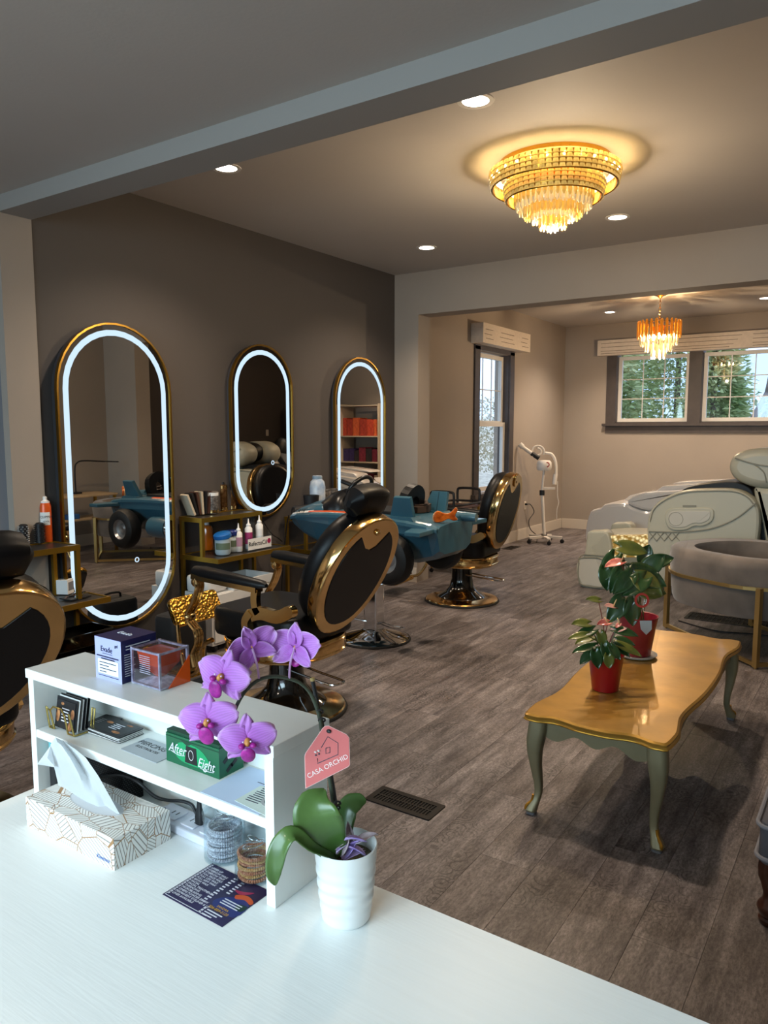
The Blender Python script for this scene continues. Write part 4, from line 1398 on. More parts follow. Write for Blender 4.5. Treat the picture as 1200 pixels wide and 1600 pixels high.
# ================================================================ coffee table
m_tgold = mat('gold_leaf_paint', '#bb8d3c', .36, .5, color2='#98722e', scale=4.5, coat=.25, bump=.05, bscale=20)
m_tgrey = mat('grey_gold_paint', '#8b8468', .42, .35, var=.08, scale=8)
m_tedge = mat('gilt_edge', '#c9963a', .28, .8)
TZ = .415
ct_ = thing('coffee_table', 'gold topped coffee table with scalloped edge and curved legs', 'table', (-.845, 3.39, 0), 0)
hx, hy = .268, .775
def scallop():
    pts = []
    def edge(p, q, nrm, depths):
        n = len(depths)
        for i, d in enumerate(depths):
            k = i / n
            pts.append((p[0] + (q[0] - p[0]) * k + nrm[0] * d * .62, p[1] + (q[1] - p[1]) * k + nrm[1] * d * .62))
    prof_s = [0, .012, .014, -.004, -.018, -.016, -.004, .010, .016, .018, .018, .016, .010, -.004, -.016, -.018, -.004, .014, .012]
    prof_l = [0, .014, .016, -.002, -.020, -.024, -.018, -.008, .004, .012, .016, .018, .018, .016, .012, .004, -.008, -.018, -.024, -.020, -.002, .016, .014]
    edge((-hx, -hy), (hx, -hy), (0, -1), prof_s)
    edge((hx, -hy), (hx, hy), (1, 0), prof_l)
    edge((hx, hy), (-hx, hy), (0, 1), prof_s)
    edge((-hx, hy), (-hx, -hy), (-1, 0), prof_l)
    return sp2(pts, 2)
so = scallop()
tp = MB()
tp.loft([[Vector((x, y, z)) for x, y in inset(so, d)] for d, z in ((.02, TZ - .032), (.004, TZ - .028), (.0, TZ - .021), (.006, TZ - .015), (.004, TZ - .011), (.004, TZ - .006), (.012, TZ))], True, True, True)
tp.build('tabletop', m_tgold, ct_, sharp=30)
MB().loft([[Vector((x, y, z)) for x, y in inset(so, d)] for d, z in ((.004, TZ - .0285), (-.0015, TZ - .0235), (.0, TZ - .0205))], True, False, True).build('edge_moulding', m_tedge, ct_)
def apron(p, q, depth=.085):
    p, q = Vector(p), Vector(q)
    d = (q - p)
    L_ = d.length
    n = 28
    low = []
    for i in range(n + 1):
        k = i / n
        w = abs(k - .5) * 2
        low.append((k * L_, -depth * (.62 + .30 * math.cos(3 * PI * w) * (1 if w < .95 else .8) * .55 + .28 * (w ** 3))))
    poly = [(0, 0)] + low + [(L_, 0)]
    dn = d.normalized()
    nn = Vector((-dn.y, dn.x, 0))
    b = MB()
    b.prism(poly[::-1], -.008, .008, lambda u, v, w: p + dn * u + nn * w + Vector((0, 0, TZ - .032 + v)))
    return b.build('apron', m_tgrey, ct_)
lx, ly = hx - .045, hy - .05
apron((-lx, -ly, 0), (lx, -ly, 0)); apron((-lx, ly, 0), (lx, ly, 0)); apron((-lx, -ly, 0), (-lx, ly, 0)); apron((lx, -ly, 0), (lx, ly, 0))
for sx in (-1, 1):
    for sy in (-1, 1):
        o2 = Vector((sx, sy, 0)).normalized()
        rings = []
        for z, off, r in ((TZ - .033, .0, .034), (TZ - .07, .004, .035), (TZ - .11, .012, .033), (TZ - .16, .016, .027), (TZ - .22, .010, .021), (TZ - .29, -.002, .016), (.085, -.004, .0145), (.055, .006, .016), (.032, .020, .021), (.018, .026, .023), (.012, .026, .021)):
            c = Vector((lx * sx, ly * sy, z)) + o2 * off
            rings.append([c + Vector((r * a, r * b_, 0)) for a, b_ in rrect(2, 2, .55, 3)])
        lg = MB().loft(rings).build('leg', m_tgrey, ct_)
        c = Vector((lx * sx, ly * sy, 0)) + o2 * .024
        MB().prism([(c.x + a * .018, c.y + b_ * .018) for a, b_ in rrect(2, 2, .5, 3)], 0, .014).build('foot_pad', mat('grey_foot', '#6e7076', .6), lg)
        MB().tube(smooth_path([c + V(0, 0, .075) + o2 * -.006, c + V(0, 0, .05) + o2 * .0, c + V(0, 0, .034) + o2 * .022, c + V(0, 0, .018) + o2 * .0245], 4), [.006] * 13, 8).build('gilt_toe', m_tedge, lg)

# ================================================================ anthuriums
m_redpot = mat('red_pot', '#8f0d14', .3, coat=.3)
m_leafd = mat('anthurium_leaf', '#1f3a1c', .28, coat=.3, color2='#2d4a24', scale=18)
m_leafo = mat('olive_leaf', '#4b5420', .3, coat=.3, color2='#6a6a2c', scale=14)
m_stalk = mat('anthurium_stalk', '#55602f', .5)
m_stalkr = mat('red_stalk', '#7a3a2c', .5)
m_spathe = mat('pink_red_spathe', '#b8443e', .3, coat=.4, color2='#d98878', scale=30)
m_spathep = mat('pale_pink_spathe', '#d9a99a', .35, color2='#c98a80', scale=30)
m_soil = mat('potting_soil', '#201710', .95, bump=.6, bscale=120)
def heart_leaf(b, base, d, n, L_, W_, droop=.25, fold=.12):
    """heart-shaped blade from its stalk point: d tip direction, n face normal"""
    d = Vector(d).normalized()
    n = Vector(n)
    n = (n - d * n.dot(d)).normalized()
    s = d.cross(n)
    base = Vector(base)
    def f(u, v):
        t = u
        w = W_ * (math.sin(PI * min(1, t * .93 + .07)) ** .75) * (1.15 - .45 * t)
        q = 2 * v - 1
        back = -.16 * L_ * (abs(q) ** 1.2) * (1 - t) ** 2 * 2.0
        p = base + d * (t * L_ + back) + s * (q * w / 2) - n * (droop * L_ * t * t) + n * (fold * W_ * abs(q) ** 1.4)
        return p
    b.grid(f, 8, 6)
def plant_leaf(t, base, stalk_top, d, n, L_, W_, m, ms, name='leaf', **k):
    b = MB()
    heart_leaf(b, stalk_top, d, n, L_, W_, **k)
    o = b.build(name, m, t, thick=.0012)
    base, stalk_top = Vector(base), Vector(stalk_top)
    mid = (base + stalk_top) / 2 + Vector((stalk_top.x - base.x, stalk_top.y - base.y, 0)) * -.12 + V(0, 0, .01)
    MB().tube(smooth_path([base, mid, stalk_top], 4), .0022, 6).build('stalk', ms, o)
    return o
def spadix(o, p, d, L_=.03):
    MB().cyl(p, Vector(p) + Vector(d).normalized() * L_, .004, 8, .002).build('spadix', mat('spadix_cream', '#d8b27a', .5), o)

sp = on_z(943, 1083, TZ) + V(-.01, .05, 0)
s_ = thing('potted_anthurium', 'small anthurium in a plain red pot near the table edge', 'plant', sp, 0)
MB().lathe([(.050, 0), (.054, .003), (.072, .148), (.074, .152), (.070, .152), (.066, .135), (.002, .135)], 36).build('pot', m_redpot, s_)
MB().lathe([(.002, .1385), (.066, .137), (.066, .1355), (.002, .1355)], 24).build('soil', m_soil, s_)
def cam_local(px, py, depth, org):
    return at(px, py, depth) - Vector(org)
dS = (sp + V(0, 0, .15) - CAM).dot(FWD)
TO = -FWD
rnd = random.Random(12)
# stalk tops traced from the photograph, each with a tip direction (image right, image up) and size
def img_dir(a, b_, c=0.0):
    return RIGHT * a + UP * b_ + TO * c
LS = [(935, 938, -1.0, .25, .055, .04, m_leafo, .0), (918, 975, -.8, .15, .07, .055, m_leafo, .03), (925, 985, -.9, -.25, .085, .055, m_leafd, .05),
      (925, 995, -.9, -.2, .08, .05, m_leafo, -.03), (915, 992, -1, -.05, .075, .04, m_leafo, .08), (928, 1010, -1, -.1, .095, .05, m_leafd, .04), (922, 1022, -.7, -.5, .06, .045, m_leafd, .07),
      (930, 1018, .2, -1, .07, .06, m_leafd, .08), (945, 1010, .3, -.9, .07, .06, m_leafd, .09), (955, 1012, .6, -.7, .06, .05, m_leafd, .09), (962, 1010, .9, -.5, .07, .05, m_leafd, .03),
      (963, 985, 1, -.1, .09, .055, m_leafd, .03), (965, 1000, 1, -.15, .075, .05, m_leafd, -.04), (968, 1008, 1, -.35, .10, .05, m_leafo, .02), (938, 990, .2, -.8, .055, .05, m_leafo, .04), (950, 1025, .1, -1, .05, .05, m_leafo, .10)]
for px, py, a, b_, L_, W_, m, dz in LS:
    p = cam_local(px, py, dS - dz, sp)
    plant_leaf(s_, (rnd.uniform(-.025, .025), rnd.uniform(-.025, .025), .137), p, img_dir(a, b_, .25), V(0, 0, 1) + TO * .7, L_, W_, m, m_stalkr if py < 980 else m_stalk)
for px, py, a, b_, L_, W_, m in ((950, 973, -.9, .05, .05, .045, m_spathe), (960, 985, 1, .35, .05, .042, m_spathep), (968, 975, -.5, -.3, .025, .022, m_spathe)):
    p = cam_local(px, py, dS - .02, sp)
    o = plant_leaf(s_, (rnd.uniform(-.02, .02), rnd.uniform(-.02, .02), .137), p, img_dir(a, b_, .3), V(0, 0, 1) + TO * .5, L_, W_, m, m_stalkr, 'flower')
    spadix(o, p, img_dir(a * .6, .8, .1), .028)

lp = on_z(993, 1030, TZ) + V(-.01, .06, 0)
g_ = thing('potted_anthurium', 'tall anthurium in red pot wrapped in clear plastic on a saucer', 'plant', lp, 0)
MB().lathe([(.05, 0), (.085, .004), (.094, .014), (.09, .015), (.08, .008), (.002, .006)], 36).build('saucer', mat('white_saucer', '#d9d2c4', .35), g_)
MB().lathe([(.058, .008), (.062, .012), (.082, .15), (.092, .20), (.086, .198), (.075, .15), (.002, .15)], 30).build('pot', mat('crimson_pot', '#8e1428', .35, coat=.3), g_)
MB().lathe([(.002, .153), (.074, .152), (.074, .149), (.002, .149)], 24).build('soil', m_soil, g_)
dL = (lp + V(0, 0, .3) - CAM).dot(FWD)
LG = [(970, 855, 1, -.12, .125, .085, m_leafo, .05), (972, 880, -.6, .2, .06, .05, m_leafd, .0), (960, 870, -.5, -.8, .13, .09, m_leafd, .04), (945, 890, .1, -1, .10, .08, m_leafd, .05), (975, 890, -.5, -.7, .13, .10, m_leafd, .06),
      (985, 900, -.6, -.5, .12, .09, m_leafd, .08), (990, 895, .9, -.3, .16, .13, m_leafd, .05), (998, 905, .9, -.55, .13, .12, m_leafo, .08), (1005, 905, -.8, -.5, .13, .10, m_leafd, .09),
      (1010, 890, .6, .6, .11, .10, m_leafd, .0), (1020, 880, .8, .3, .10, .08, m_leafd, -.03), (1005, 875, .3, .9, .08, .08, m_leafd, -.02), (975, 935, -.6, -.75, .14, .10, m_leafd, .05), (985, 945, .1, -1, .10, .09, m_leafd, .06), (1000, 920, 1, -.1, .12, .11, m_leafo, .05)]
for px, py, a, b_, L_, W_, m, dz in LG:
    p = cam_local(px, py, dL - dz, lp)
    plant_leaf(g_, (rnd.uniform(-.03, .03), rnd.uniform(-.03, .03), .152), p, img_dir(a, b_, .25), V(0, 0, .6) + TO, L_, W_, m, m_stalk)
for px, py, a, b_, L_, W_, m in ((970, 878, -.9, -.1, .085, .06, m_spathe), (958, 948, -.6, .2, .05, .04, m_spathep)):
    p = cam_local(px, py, dL - .08, lp)
    o = plant_leaf(g_, (rnd.uniform(-.02, .02), rnd.uniform(-.02, .02), .152), p, img_dir(a, b_, .3), V(0, 0, 1) + TO * .5, L_, W_, m, m_stalkr, 'flower')
    spadix(o, p, img_dir(.3, .8, .2), .04)
def sleeve(u, v):
    a = 2 * PI * u
    z = .01 + .56 * v
    r = (.082 + .135 * v ** 1.25) * (1 + .05 * math.sin(5 * a + 3 * v) * v)
    return (r * math.cos(a), r * math.sin(a), z + .05 * v * math.sin(3 * a + 1))
MB().grid(sleeve, 40, 10).build('plastic_sleeve', clear_mat('crinkled_cellophane', '#fdfdfd', .05, .08, False), g_)
tgc = cam_local(1003, 938, dL - .16, lp)
tg = frame(tgc, RIGHT, UP)
MB(tg).lathe([(.024, 0), (.034, 0), (.034, .001), (.024, .001)], 26, cap=False).build('round_sticker', mat('red_sticker', '#a83228', .5), g_)
MB(frame(cam_local(1008, 980, dL - .15, lp), RIGHT, UP)).prism([(-.025, .03), (.03, .03), (.03, -.01), (.005, -.035), (-.02, -.01)], 0, .001).build('care_label', mat('grey_label', '#a9a8a6', .6), g_)

# ================================================================ grey velvet barrel chair
m_velvet = mat('grey_velvet', '#736860', .85, sheen=.35, color2='#5a524c', scale=5)
m_champ = mat('champagne_gold', '#c4a76c', .3, .9)
ac = thing('velvet_armchair', 'grey velvet barrel armchair with slim gold frame', 'armchair', (-.74, 5.66, 0), math.radians(-28))
def barrel(k0, k1, z):
    return None
PO = rrect(1.0, .92, .40, 8)
PI_ = rrect(.76, .70, .30, 8)
outer = [(x, y) for x, y in PO]
inner = [(x + .03, y) for x, y in PI_]
b = MB()
lay = [(outer, .30, .97), (outer, .34, 1.0), (outer, .50, 1.03), (outer, .62, 1.05), (outer, .665, 1.035)]
rings = [[Vector((x * k, y * k, z)) for x, y in pl_] for pl_, z, k in lay]
mid = [Vector(((a[0] + c[0]) / 2, (a[1] + c[1]) / 2, .69)) for a, c in zip(outer, inner)]
rings.append([Vector((x * .99, y * .99, .685)) for x, y in outer])
rings.append(mid)
rings.append([Vector((x * 1.02, y * 1.02, .685)) for x, y in inner])
rings.append([Vector((x, y, .66)) for x, y in inner])
rings.append([Vector((x, y, .40)) for x, y in inner])
b.loft(rings, True, True)
b.build('shell', m_velvet, ac, sharp=50)
MB().prism(rrect(.74, .68, .28, 7, .03, 0), .39, .47, None, .03, True).build('seat_cushion', m_velvet, ac, sharp=60)
zb_ = .505
bar = [(x * 1.045, y * 1.045, zb_) for x, y in outer]
MB().sweep(bar, .014, .022, True).build('frame_band', m_champ, ac)
inv = ac.matrix_basis
def to_local(p):
    d = Vector(p) - Vector((-.74, 5.66, 0))
    return Matrix.Rotation(math.radians(28), 3, 'Z') @ d
for wx, wy in ((-.622, 5.116), (-1.335, 5.82), (-.10, 5.55), (-.80, 6.22)):
    l = to_local((wx, wy, 0))
    MB().b2(l.x - .016, l.x + .016, l.y - .016, l.y + .016, .012, zb_ + .01).build('leg', m_champ, ac)
    MB().lathe([(.01, 0), (.01, .012)], 10, (l.x, l.y, 0)).build('foot_glide', m_champ, ac)
pA, pB, pC, pD = [to_local(q) for q in ((-.622, 5.116, .026), (-1.335, 5.82, .026), (-.10, 5.55, .026), (-.80, 6.22, .026))]
for q in ((pA, pB), (pC, pD), (pA, pC)):
    MB().sweep(q, .02, .024).build('floor_rail', m_champ, ac)

# floor cable under the chair
t = thing('floor_cable', 'thin black cable lying on the floor under the velvet chair', 'cord', (0, 0, 0))
MB().tube(smooth_path([(-1.30, 6.08, .006), (-1.0, 5.92, .006), (-.75, 5.98, .006), (-.45, 6.02, .006), (-.2, 6.2, .006)], 5), .005, 6).build('cable', m_blackpl, t)

# ================================================================ carved-leg sofa at the right edge
m_greyf = mat('grey_upholstery', '#55545a', .9, bump=.2, bscale=300)
m_walnut = mat('carved_walnut', '#4a2413', .28, coat=.4, color2='#2e150b', scale=12)
sf = thing('carved_sofa', 'grey upholstered seat with carved dark wood leg at right edge', 'sofa', (-.262, 2.43, 0), 0)
MB().prism(rrect(.80, .56, .03, 4, .405, .24), .195, .335, None, .02, True).build('seat_base', m_greyf, sf)
MB().prism(rrect(.70, .46, .06, 4, .435, .25), .335, .37, None, .015, True).build('seat_cushion', m_greyf, sf)
MB().tube([(x, y, .222) for x, y in rrect(.812, .572, .035, 4, .405, .24)], .007, 8, True).build('piping', mat('grey_piping', '#7d7d84', .8), sf)
MB().tube([(x, y, .322) for x, y in rrect(.812, .572, .035, 4, .405, .24)], .007, 8, True).build('piping', MATS['grey_piping'], sf)
MB().prism(rrect(.16, .56, .05, 4, .74, .24), .50, .92, None, .03, True).build('backrest', m_greyf, sf)
for lx_, ly_ in ((.045, 0.005), (.045, .47), (.76, .005), (.76, .47)):
    rings = []
    for z, r in ((.0, .030), (.008, .034), (.016, .034), (.022, .028), (.030, .033), (.05, .040), (.062, .036), (.075, .026), (.095, .022), (.12, .028), (.15, .038), (.18, .040), (.206, .036)):
        n = 30
        fl = .0035 if z > .09 else 0.0
        rings.append([Vector((lx_ + (r + fl * math.cos(6 * a + z * 22)) * math.cos(a), ly_ + (r + fl * math.cos(6 * a + z * 22)) * math.sin(a), z)) for a in [2 * PI * i / n for i in range(n)]])
    MB().loft(rings).build('leg', m_walnut, sf)

# ================================================================ massage chairs
m_cream = mat('cream_leatherette', '#b9b6a4', .38, bump=.04, bscale=200)
m_creamd = mat('cream_seam', '#8f8c7d', .5)
m_glossw = mat('gloss_white_shell', '#dcd6d2', .18, coat=.5)
m_blackcl = mat('black_padding', '#0c0b0c', .5)
YM = 6.95
def tr(pts, y=YM):
    return [(on_y(px, py, y).x, on_y(px, py, y).z) for px, py in pts]
def slab(poly, y0, y1, name, m, parent, bevel=.02, smooth=True, sharp=40):
    o = parent.location
    return MB().prism([(u - o.x, v - o.z) for u, v in poly], y0 - o.y, y1 - o.y, lambda u, v, w: (u, w, v), bevel, smooth).build(name, m, parent, sharp=sharp)
mc = thing('massage_chair', 'cream reclining massage chair with rounded side panel behind the velvet chair', 'chair', (-1.3, 7.3, 0), 0)
panel = sp2(tr([(1011, 845), (1011, 818), (1018, 795), (1037, 778), (1067, 767), (1107, 764), (1147, 765), (1171, 775), (1184, 791), (1187, 812), (1185, 838), (1180, 880)]), 4, False)
xa, xb_ = panel[0][0], panel[-1][0]
panel = panel + [(xb_ - .02, .16), (xb_ - .2, .10), (xa + .15, .10), (xa, .18)]
for (y0, y1) in ((6.95, 7.13), (7.62, 7.80)):
    slab(panel, y0, y1, 'side_panel', m_cream, mc, .025)
# recessed control pod outline on the near panel
pod = sp2(tr([(1040, 803), (1050, 794), (1075, 793), (1110, 794), (1116, 803), (1112, 815), (1098, 822), (1085, 822), (1072, 828), (1052, 828), (1042, 820)]), 4)
slab(pod, 6.935, 6.955, 'control_pod', m_cream, mc, .008)
slab(inset(pod, .028), 6.930, 6.938, 'control_face', mat('cream_plastic', '#c4c0b4', .35), mc, .004)
pc2 = on_y(1056, 811, 6.93)
MB().lathe([(.055, -.002), (.06, .003), (.065, -.002)], 26, (pc2.x - mc.location.x, 6.931 - mc.location.y, pc2.z), False, Matrix.Rotation(PI / 2, 3, 'X')).build('speaker_ring', m_creamd, mc)
slot = tr([(1067, 789), (1088, 789), (1088, 792), (1067, 792)])
slab(slot, 6.940, 6.952, 'card_slot', m_creamd, mc, 0)
def seam(pts, parent, y=6.945, r=.006, m=m_creamd):
    o = parent.location
    MB().tube([Vector((u - o.x, y - o.y, v - o.z)) for u, v in sp2(tr(pts, 6.95), 5, False)], r, 6).build('seam', m, parent)
seam([(1014, 830), (1060, 831), (1110, 826), (1150, 810), (1181, 786)], mc)
seam([(1016, 815), (1022, 796), (1040, 781), (1068, 770), (1107, 767), (1147, 768), (1168, 777), (1180, 792)], mc, 6.945, .005)
for k in range(4):
    seam([(1014 + 12 * k, 831), (1026 + 12 * k, 845)], mc, 6.946, .004)
    seam([(1026 + 12 * k, 831), (1014 + 12 * k, 845)], mc, 6.946, .004)
# black seat bed between the panels
bed = sp2(tr([(1062, 772), (1080, 760), (1110, 754), (1150, 751), (1176, 760), (1186, 780), (1200, 800), (1215, 815)], 7.3), 4, False)
bed = bed + [(bed[-1][0], .30), (bed[0][0] - .1, .30)]
slab(bed, 7.13, 7.62, 'seat_bed', m_blackcl, mc, .01)
# back wing and head cushion
headp = sp2(tr([(1138, 728), (1146, 712), (1166, 703), (1195, 700), (1225, 705), (1240, 722), (1236, 748), (1215, 762), (1185, 763), (1158, 755), (1143, 744)], 7.0), 4)
hd = slab(headp, 7.0, 7.30, 'head_cushion', m_cream, mc, .07, True, 80)
slab(headp, 7.45, 7.75, 'head_cushion', m_cream, mc, .07, True, 80)
slab([(u + .05, v + .015) for u, v in inset(headp, .03)], 7.27, 7.48, 'head_bed', m_blackcl, mc, .03)
seam([(1147, 716), (1165, 722), (1185, 727), (1205, 729)], mc, 6.993, .006)
seam([(1176, 725), (1192, 738), (1196, 755)], mc, 6.993, .005)
back = sp2(tr([(1178, 765), (1200, 762), (1235, 758), (1250, 790), (1240, 870), (1205, 895), (1192, 820)], 7.05), 4)
slab(back, 7.02, 7.74, 'backrest', m_cream, mc, .05, True, 70)
# foot unit
foot = sp2(tr([(918, 832), (930, 830), (948, 831), (955, 850), (958, 880), (962, 905), (962, 922), (938, 921), (908, 917), (901, 900), (900, 884), (905, 873), (912, 868), (915, 850)], 6.92), 3)
slab(foot, 6.92, 7.08, 'foot_unit', m_cream, mc, .02)
slab(foot, 7.66, 7.82, 'foot_unit', m_cream, mc, .02)
roll = tr([(907, 872), (905, 880), (904, 900), (910, 913), (940, 917), (944, 905), (940, 874)], 6.92)
slab(roll, 6.912, 6.93, 'foot_cover', mat('cream_plastic', '#c4c0b4', .35), mc, .004)
MB().tube([Vector((u - mc.location.x, 6.911 - mc.location.y, v)) for u, v in sp2(roll, 4)], .006, 6, True).build('seam', m_creamd, mc)
seam([(906, 872), (915, 866), (945, 868)], mc, 6.916, .006)
ft = tr([(925, 838), (948, 836), (1012, 838), (1014, 870), (1000, 905), (940, 905)], 6.99)
slab(ft, 7.08, 7.66, 'calf_bed', m_cream, mc, .02)
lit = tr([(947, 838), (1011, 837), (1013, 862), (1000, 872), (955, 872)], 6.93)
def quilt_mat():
    m = mat('painted_glow_quilt', '#e8d9a8', .4, emit=.35, ecol='#ffd980')  # warm glow put into the quilt by emission and brighter cell centres
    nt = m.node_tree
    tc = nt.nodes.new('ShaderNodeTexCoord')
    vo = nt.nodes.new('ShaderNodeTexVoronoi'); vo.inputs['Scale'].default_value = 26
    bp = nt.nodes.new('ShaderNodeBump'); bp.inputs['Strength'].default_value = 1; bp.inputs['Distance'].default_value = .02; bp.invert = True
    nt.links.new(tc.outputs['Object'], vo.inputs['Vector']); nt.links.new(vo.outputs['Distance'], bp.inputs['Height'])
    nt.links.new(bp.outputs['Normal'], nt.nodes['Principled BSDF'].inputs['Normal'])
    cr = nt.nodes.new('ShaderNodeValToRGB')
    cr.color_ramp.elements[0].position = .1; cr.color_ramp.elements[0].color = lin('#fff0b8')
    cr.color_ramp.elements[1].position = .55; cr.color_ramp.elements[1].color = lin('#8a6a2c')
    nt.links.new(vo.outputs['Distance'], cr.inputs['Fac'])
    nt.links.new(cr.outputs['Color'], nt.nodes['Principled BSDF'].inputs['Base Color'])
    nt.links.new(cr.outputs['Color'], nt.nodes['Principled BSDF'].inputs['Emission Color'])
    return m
slab(lit, 6.96, 7.06, 'painted_glow_panel', quilt_mat(), mc, .012)
for k in range(3):
    q = on_y(925 + 9 * k, 831, 6.97)
    MB().lathe([(.012, 0), (.01, .006), (.002, .007)], 12, (q.x - mc.location.x, 6.98 - mc.location.y, q.z - .003)).build('button', MATS['cream_plastic'], mc)

# second chair, behind: glossy white shell
Y2 = 8.15
m2 = thing('massage_chair', 'glossy white massage chair half hidden behind the cream one', 'chair', (-1.2, 8.5, 0), 0)
leg = sp2(tr([(913, 840), (915, 820), (922, 799), (937, 794), (944, 788), (960, 786), (980, 786), (990, 792), (1010, 797), (1040, 790), (1080, 775)], Y2), 3, False)
leg = leg + [(leg[-1][0] + .2, leg[-1][1]), (leg[-1][0] + .2, .12), (leg[0][0] + .06, .12)]
slab(leg, Y2, Y2 + .85, 'leg_shell', m_glossw, m2, .04)
thigh = sp2(tr([(980, 786), (988, 776), (1010, 769), (1050, 767), (1080, 766), (1060, 785), (1020, 798), (995, 794)], Y2 - .03), 4)
slab(thigh, Y2 - .03, Y2 + .3, 'thigh_shell', m_glossw, m2, .03)
for pts, y0 in (([(972, 784), (984, 774), (1000, 770), (1003, 776), (985, 783)], Y2 + .35), ([(1001, 774), (1012, 772), (1020, 765), (1018, 772), (1008, 777)], Y2 + .35),
                ([(1020, 770), (1035, 760), (1100, 756), (1140, 752), (1136, 757), (1060, 766), (1030, 772)], Y2 + .1), ([(1050, 756), (1060, 753), (1135, 750), (1140, 752), (1100, 756)], Y2 + .5)):
    slab(tr(pts, y0), y0, y0 + .3, 'arm_plate', m_glossw, m2, .008)
x2 = on_y(1110, 790, Y2 + .3).x - m2.location.x
MB().prism(sp2([(-.1, .25), (.2, .22), (.85, .25), (1.15, .65), (1.3, 1.05), (1.15, 1.15), (.85, .85), (.55, .62), (-.1, .68)], 4), -.25, .55, lambda u, v, w: (x2 + u, w, v), .05, True).build('body_shell', m_glossw, m2)
MB().prism(sp2([(.0, .60), (.55, .56), (.88, .80), (1.13, 1.13), (1.06, 1.19), (.8, .93), (.5, .70), (.0, .72)], 4), -.14, .44, lambda u, v, w: (x2 + u, w, v), .03, True).build('black_cushion', m_blackcl, m2)
for k in (-1, 1):
    MB().ell((x2 + 1.10, .15 + .13 * k, 1.22), (.10, .16, .17), 18, 12).build('head_lobe', m_blackcl, m2)

# ================================================================ facial steamer
m_stw = mat('steamer_white', '#d8d0c6', .35)
hb = on_z(850, 848, 0)
dH = (hb - CAM).dot(FWD)
fs = thing('facial_steamer', 'white facial steamer on a wheeled stand in the far corner', 'steamer', (hb.x, hb.y, 0), 0)
def fl_loc(px, py, dd=0.0):
    return at(px, py, dH + dd) - Vector((hb.x, hb.y, 0))
for k in range(5):
    a = 2 * PI * k / 5 + .35
    e = V(.235 * math.cos(a), .235 * math.sin(a), .075)
    MB().sweep([(0, 0, .085), e], .045, .03).build('leg', m_stw, fs)
    MB().lathe([(.008, -.016), (.026, -.014), (.027, 0), (.026, .014), (.008, .016)], 14, (e.x, e.y, .027), True, Matrix.Rotation(PI / 2, 3, 'X')).build('castor', m_blackpl, fs)
    MB().cyl((e.x, e.y, .03), (e.x, e.y, .07), .008, 8).build('castor_stem', m_blackpl, fs)
MB().cyl((0, 0, .06), (0, 0, .11), .04, 14).build('hub', m_blackpl, fs)
MB().cyl((0, 0, .1), fl_loc(847, 770), .022, 14).build('lower_pole', m_stw, fs)
MB().cyl(fl_loc(847, 774), fl_loc(847, 766), .034, 14).build('clamp', m_blackpl, fs)
MB().cyl(fl_loc(847, 766), fl_loc(850, 735), .016, 12).build('upper_pole', m_stw, fs)
hd_ = fl_loc(850, 735)
MB().lathe([(.085, 0), (.095, .01), (.10, .06), (.095, .11), (.07, .135), (.002, .14)], 28, hd_).build('boiler_head', m_stw, fs)
MB().lathe([(.02, 0), (.035, 0), (.035, .003), (.02, .003)], 16, fl_loc(855, 726, -.105), False, Matrix.Rotation(PI / 2, 3, 'X')).build('red_mark', mat('red_mark', '#b04a40', .5), fs)
MB().tube([fl_loc(842, 716), fl_loc(830, 708)], [.03, .03], 12).build('spout_collar', m_blackpl, fs)
MB().tube([fl_loc(834, 711), fl_loc(816, 698)], [.028, .024], 14).build('spout', m_stw, fs)
MB().cyl(fl_loc(817, 699), fl_loc(812, 694), .036, 14).build('nozzle', m_stw, fs)
MB().tube([fl_loc(840 + 11 * math.cos(a) * (1 - .03 * k), 705 - 10 * math.sin(a) * (1 - .03 * k)) for k, a in enumerate([PI * 2 * i / 14 - .6 for i in range(20)])], .012, 8).build('spiral_hose', m_stw, fs)
MB().tube(smooth_path([fl_loc(852, 708), fl_loc(862, 710), fl_loc(868, 722), fl_loc(869, 742)], 5), .02, 10).build('arm_hose', m_stw, fs)
MB().cyl(fl_loc(868, 741), fl_loc(866, 757), .03, 12).build('hand_grip', m_stw, fs)
MB().sweep([fl_loc(848, 763), fl_loc(867, 763)], .03, .03).build('bracket', m_stw, fs)
MB().tube(smooth_path([fl_loc(871, 752), fl_loc(871, 775), fl_loc(873, 785), fl_loc(870, 797), fl_loc(870, 812)], 4), .006, 6).build('hose', m_stw, fs)
t = thing('power_cord', 'grey cord drooping from the outlet to the facial steamer', 'cord', (0, 0, 0))  # the steamer's own power cord
MB().tube(smooth_path([(XF + .03, 9.66, .475), (XF + .06, 9.72, .47), (XF + .08, 9.80, .36), (XF + .05, 9.70, .25), (XF + .06, 9.74, .12), (XF + .12, 9.85, .012), (hb.x - .06, hb.y - .12, .012)], 6), .007, 6).build('cable', mat('grey_cable', '#4d4a47', .6), t)
MB().b2(XF + .009, XF + .035, 9.645, 9.675, .465, .49).build('plug', m_blackpl, t)

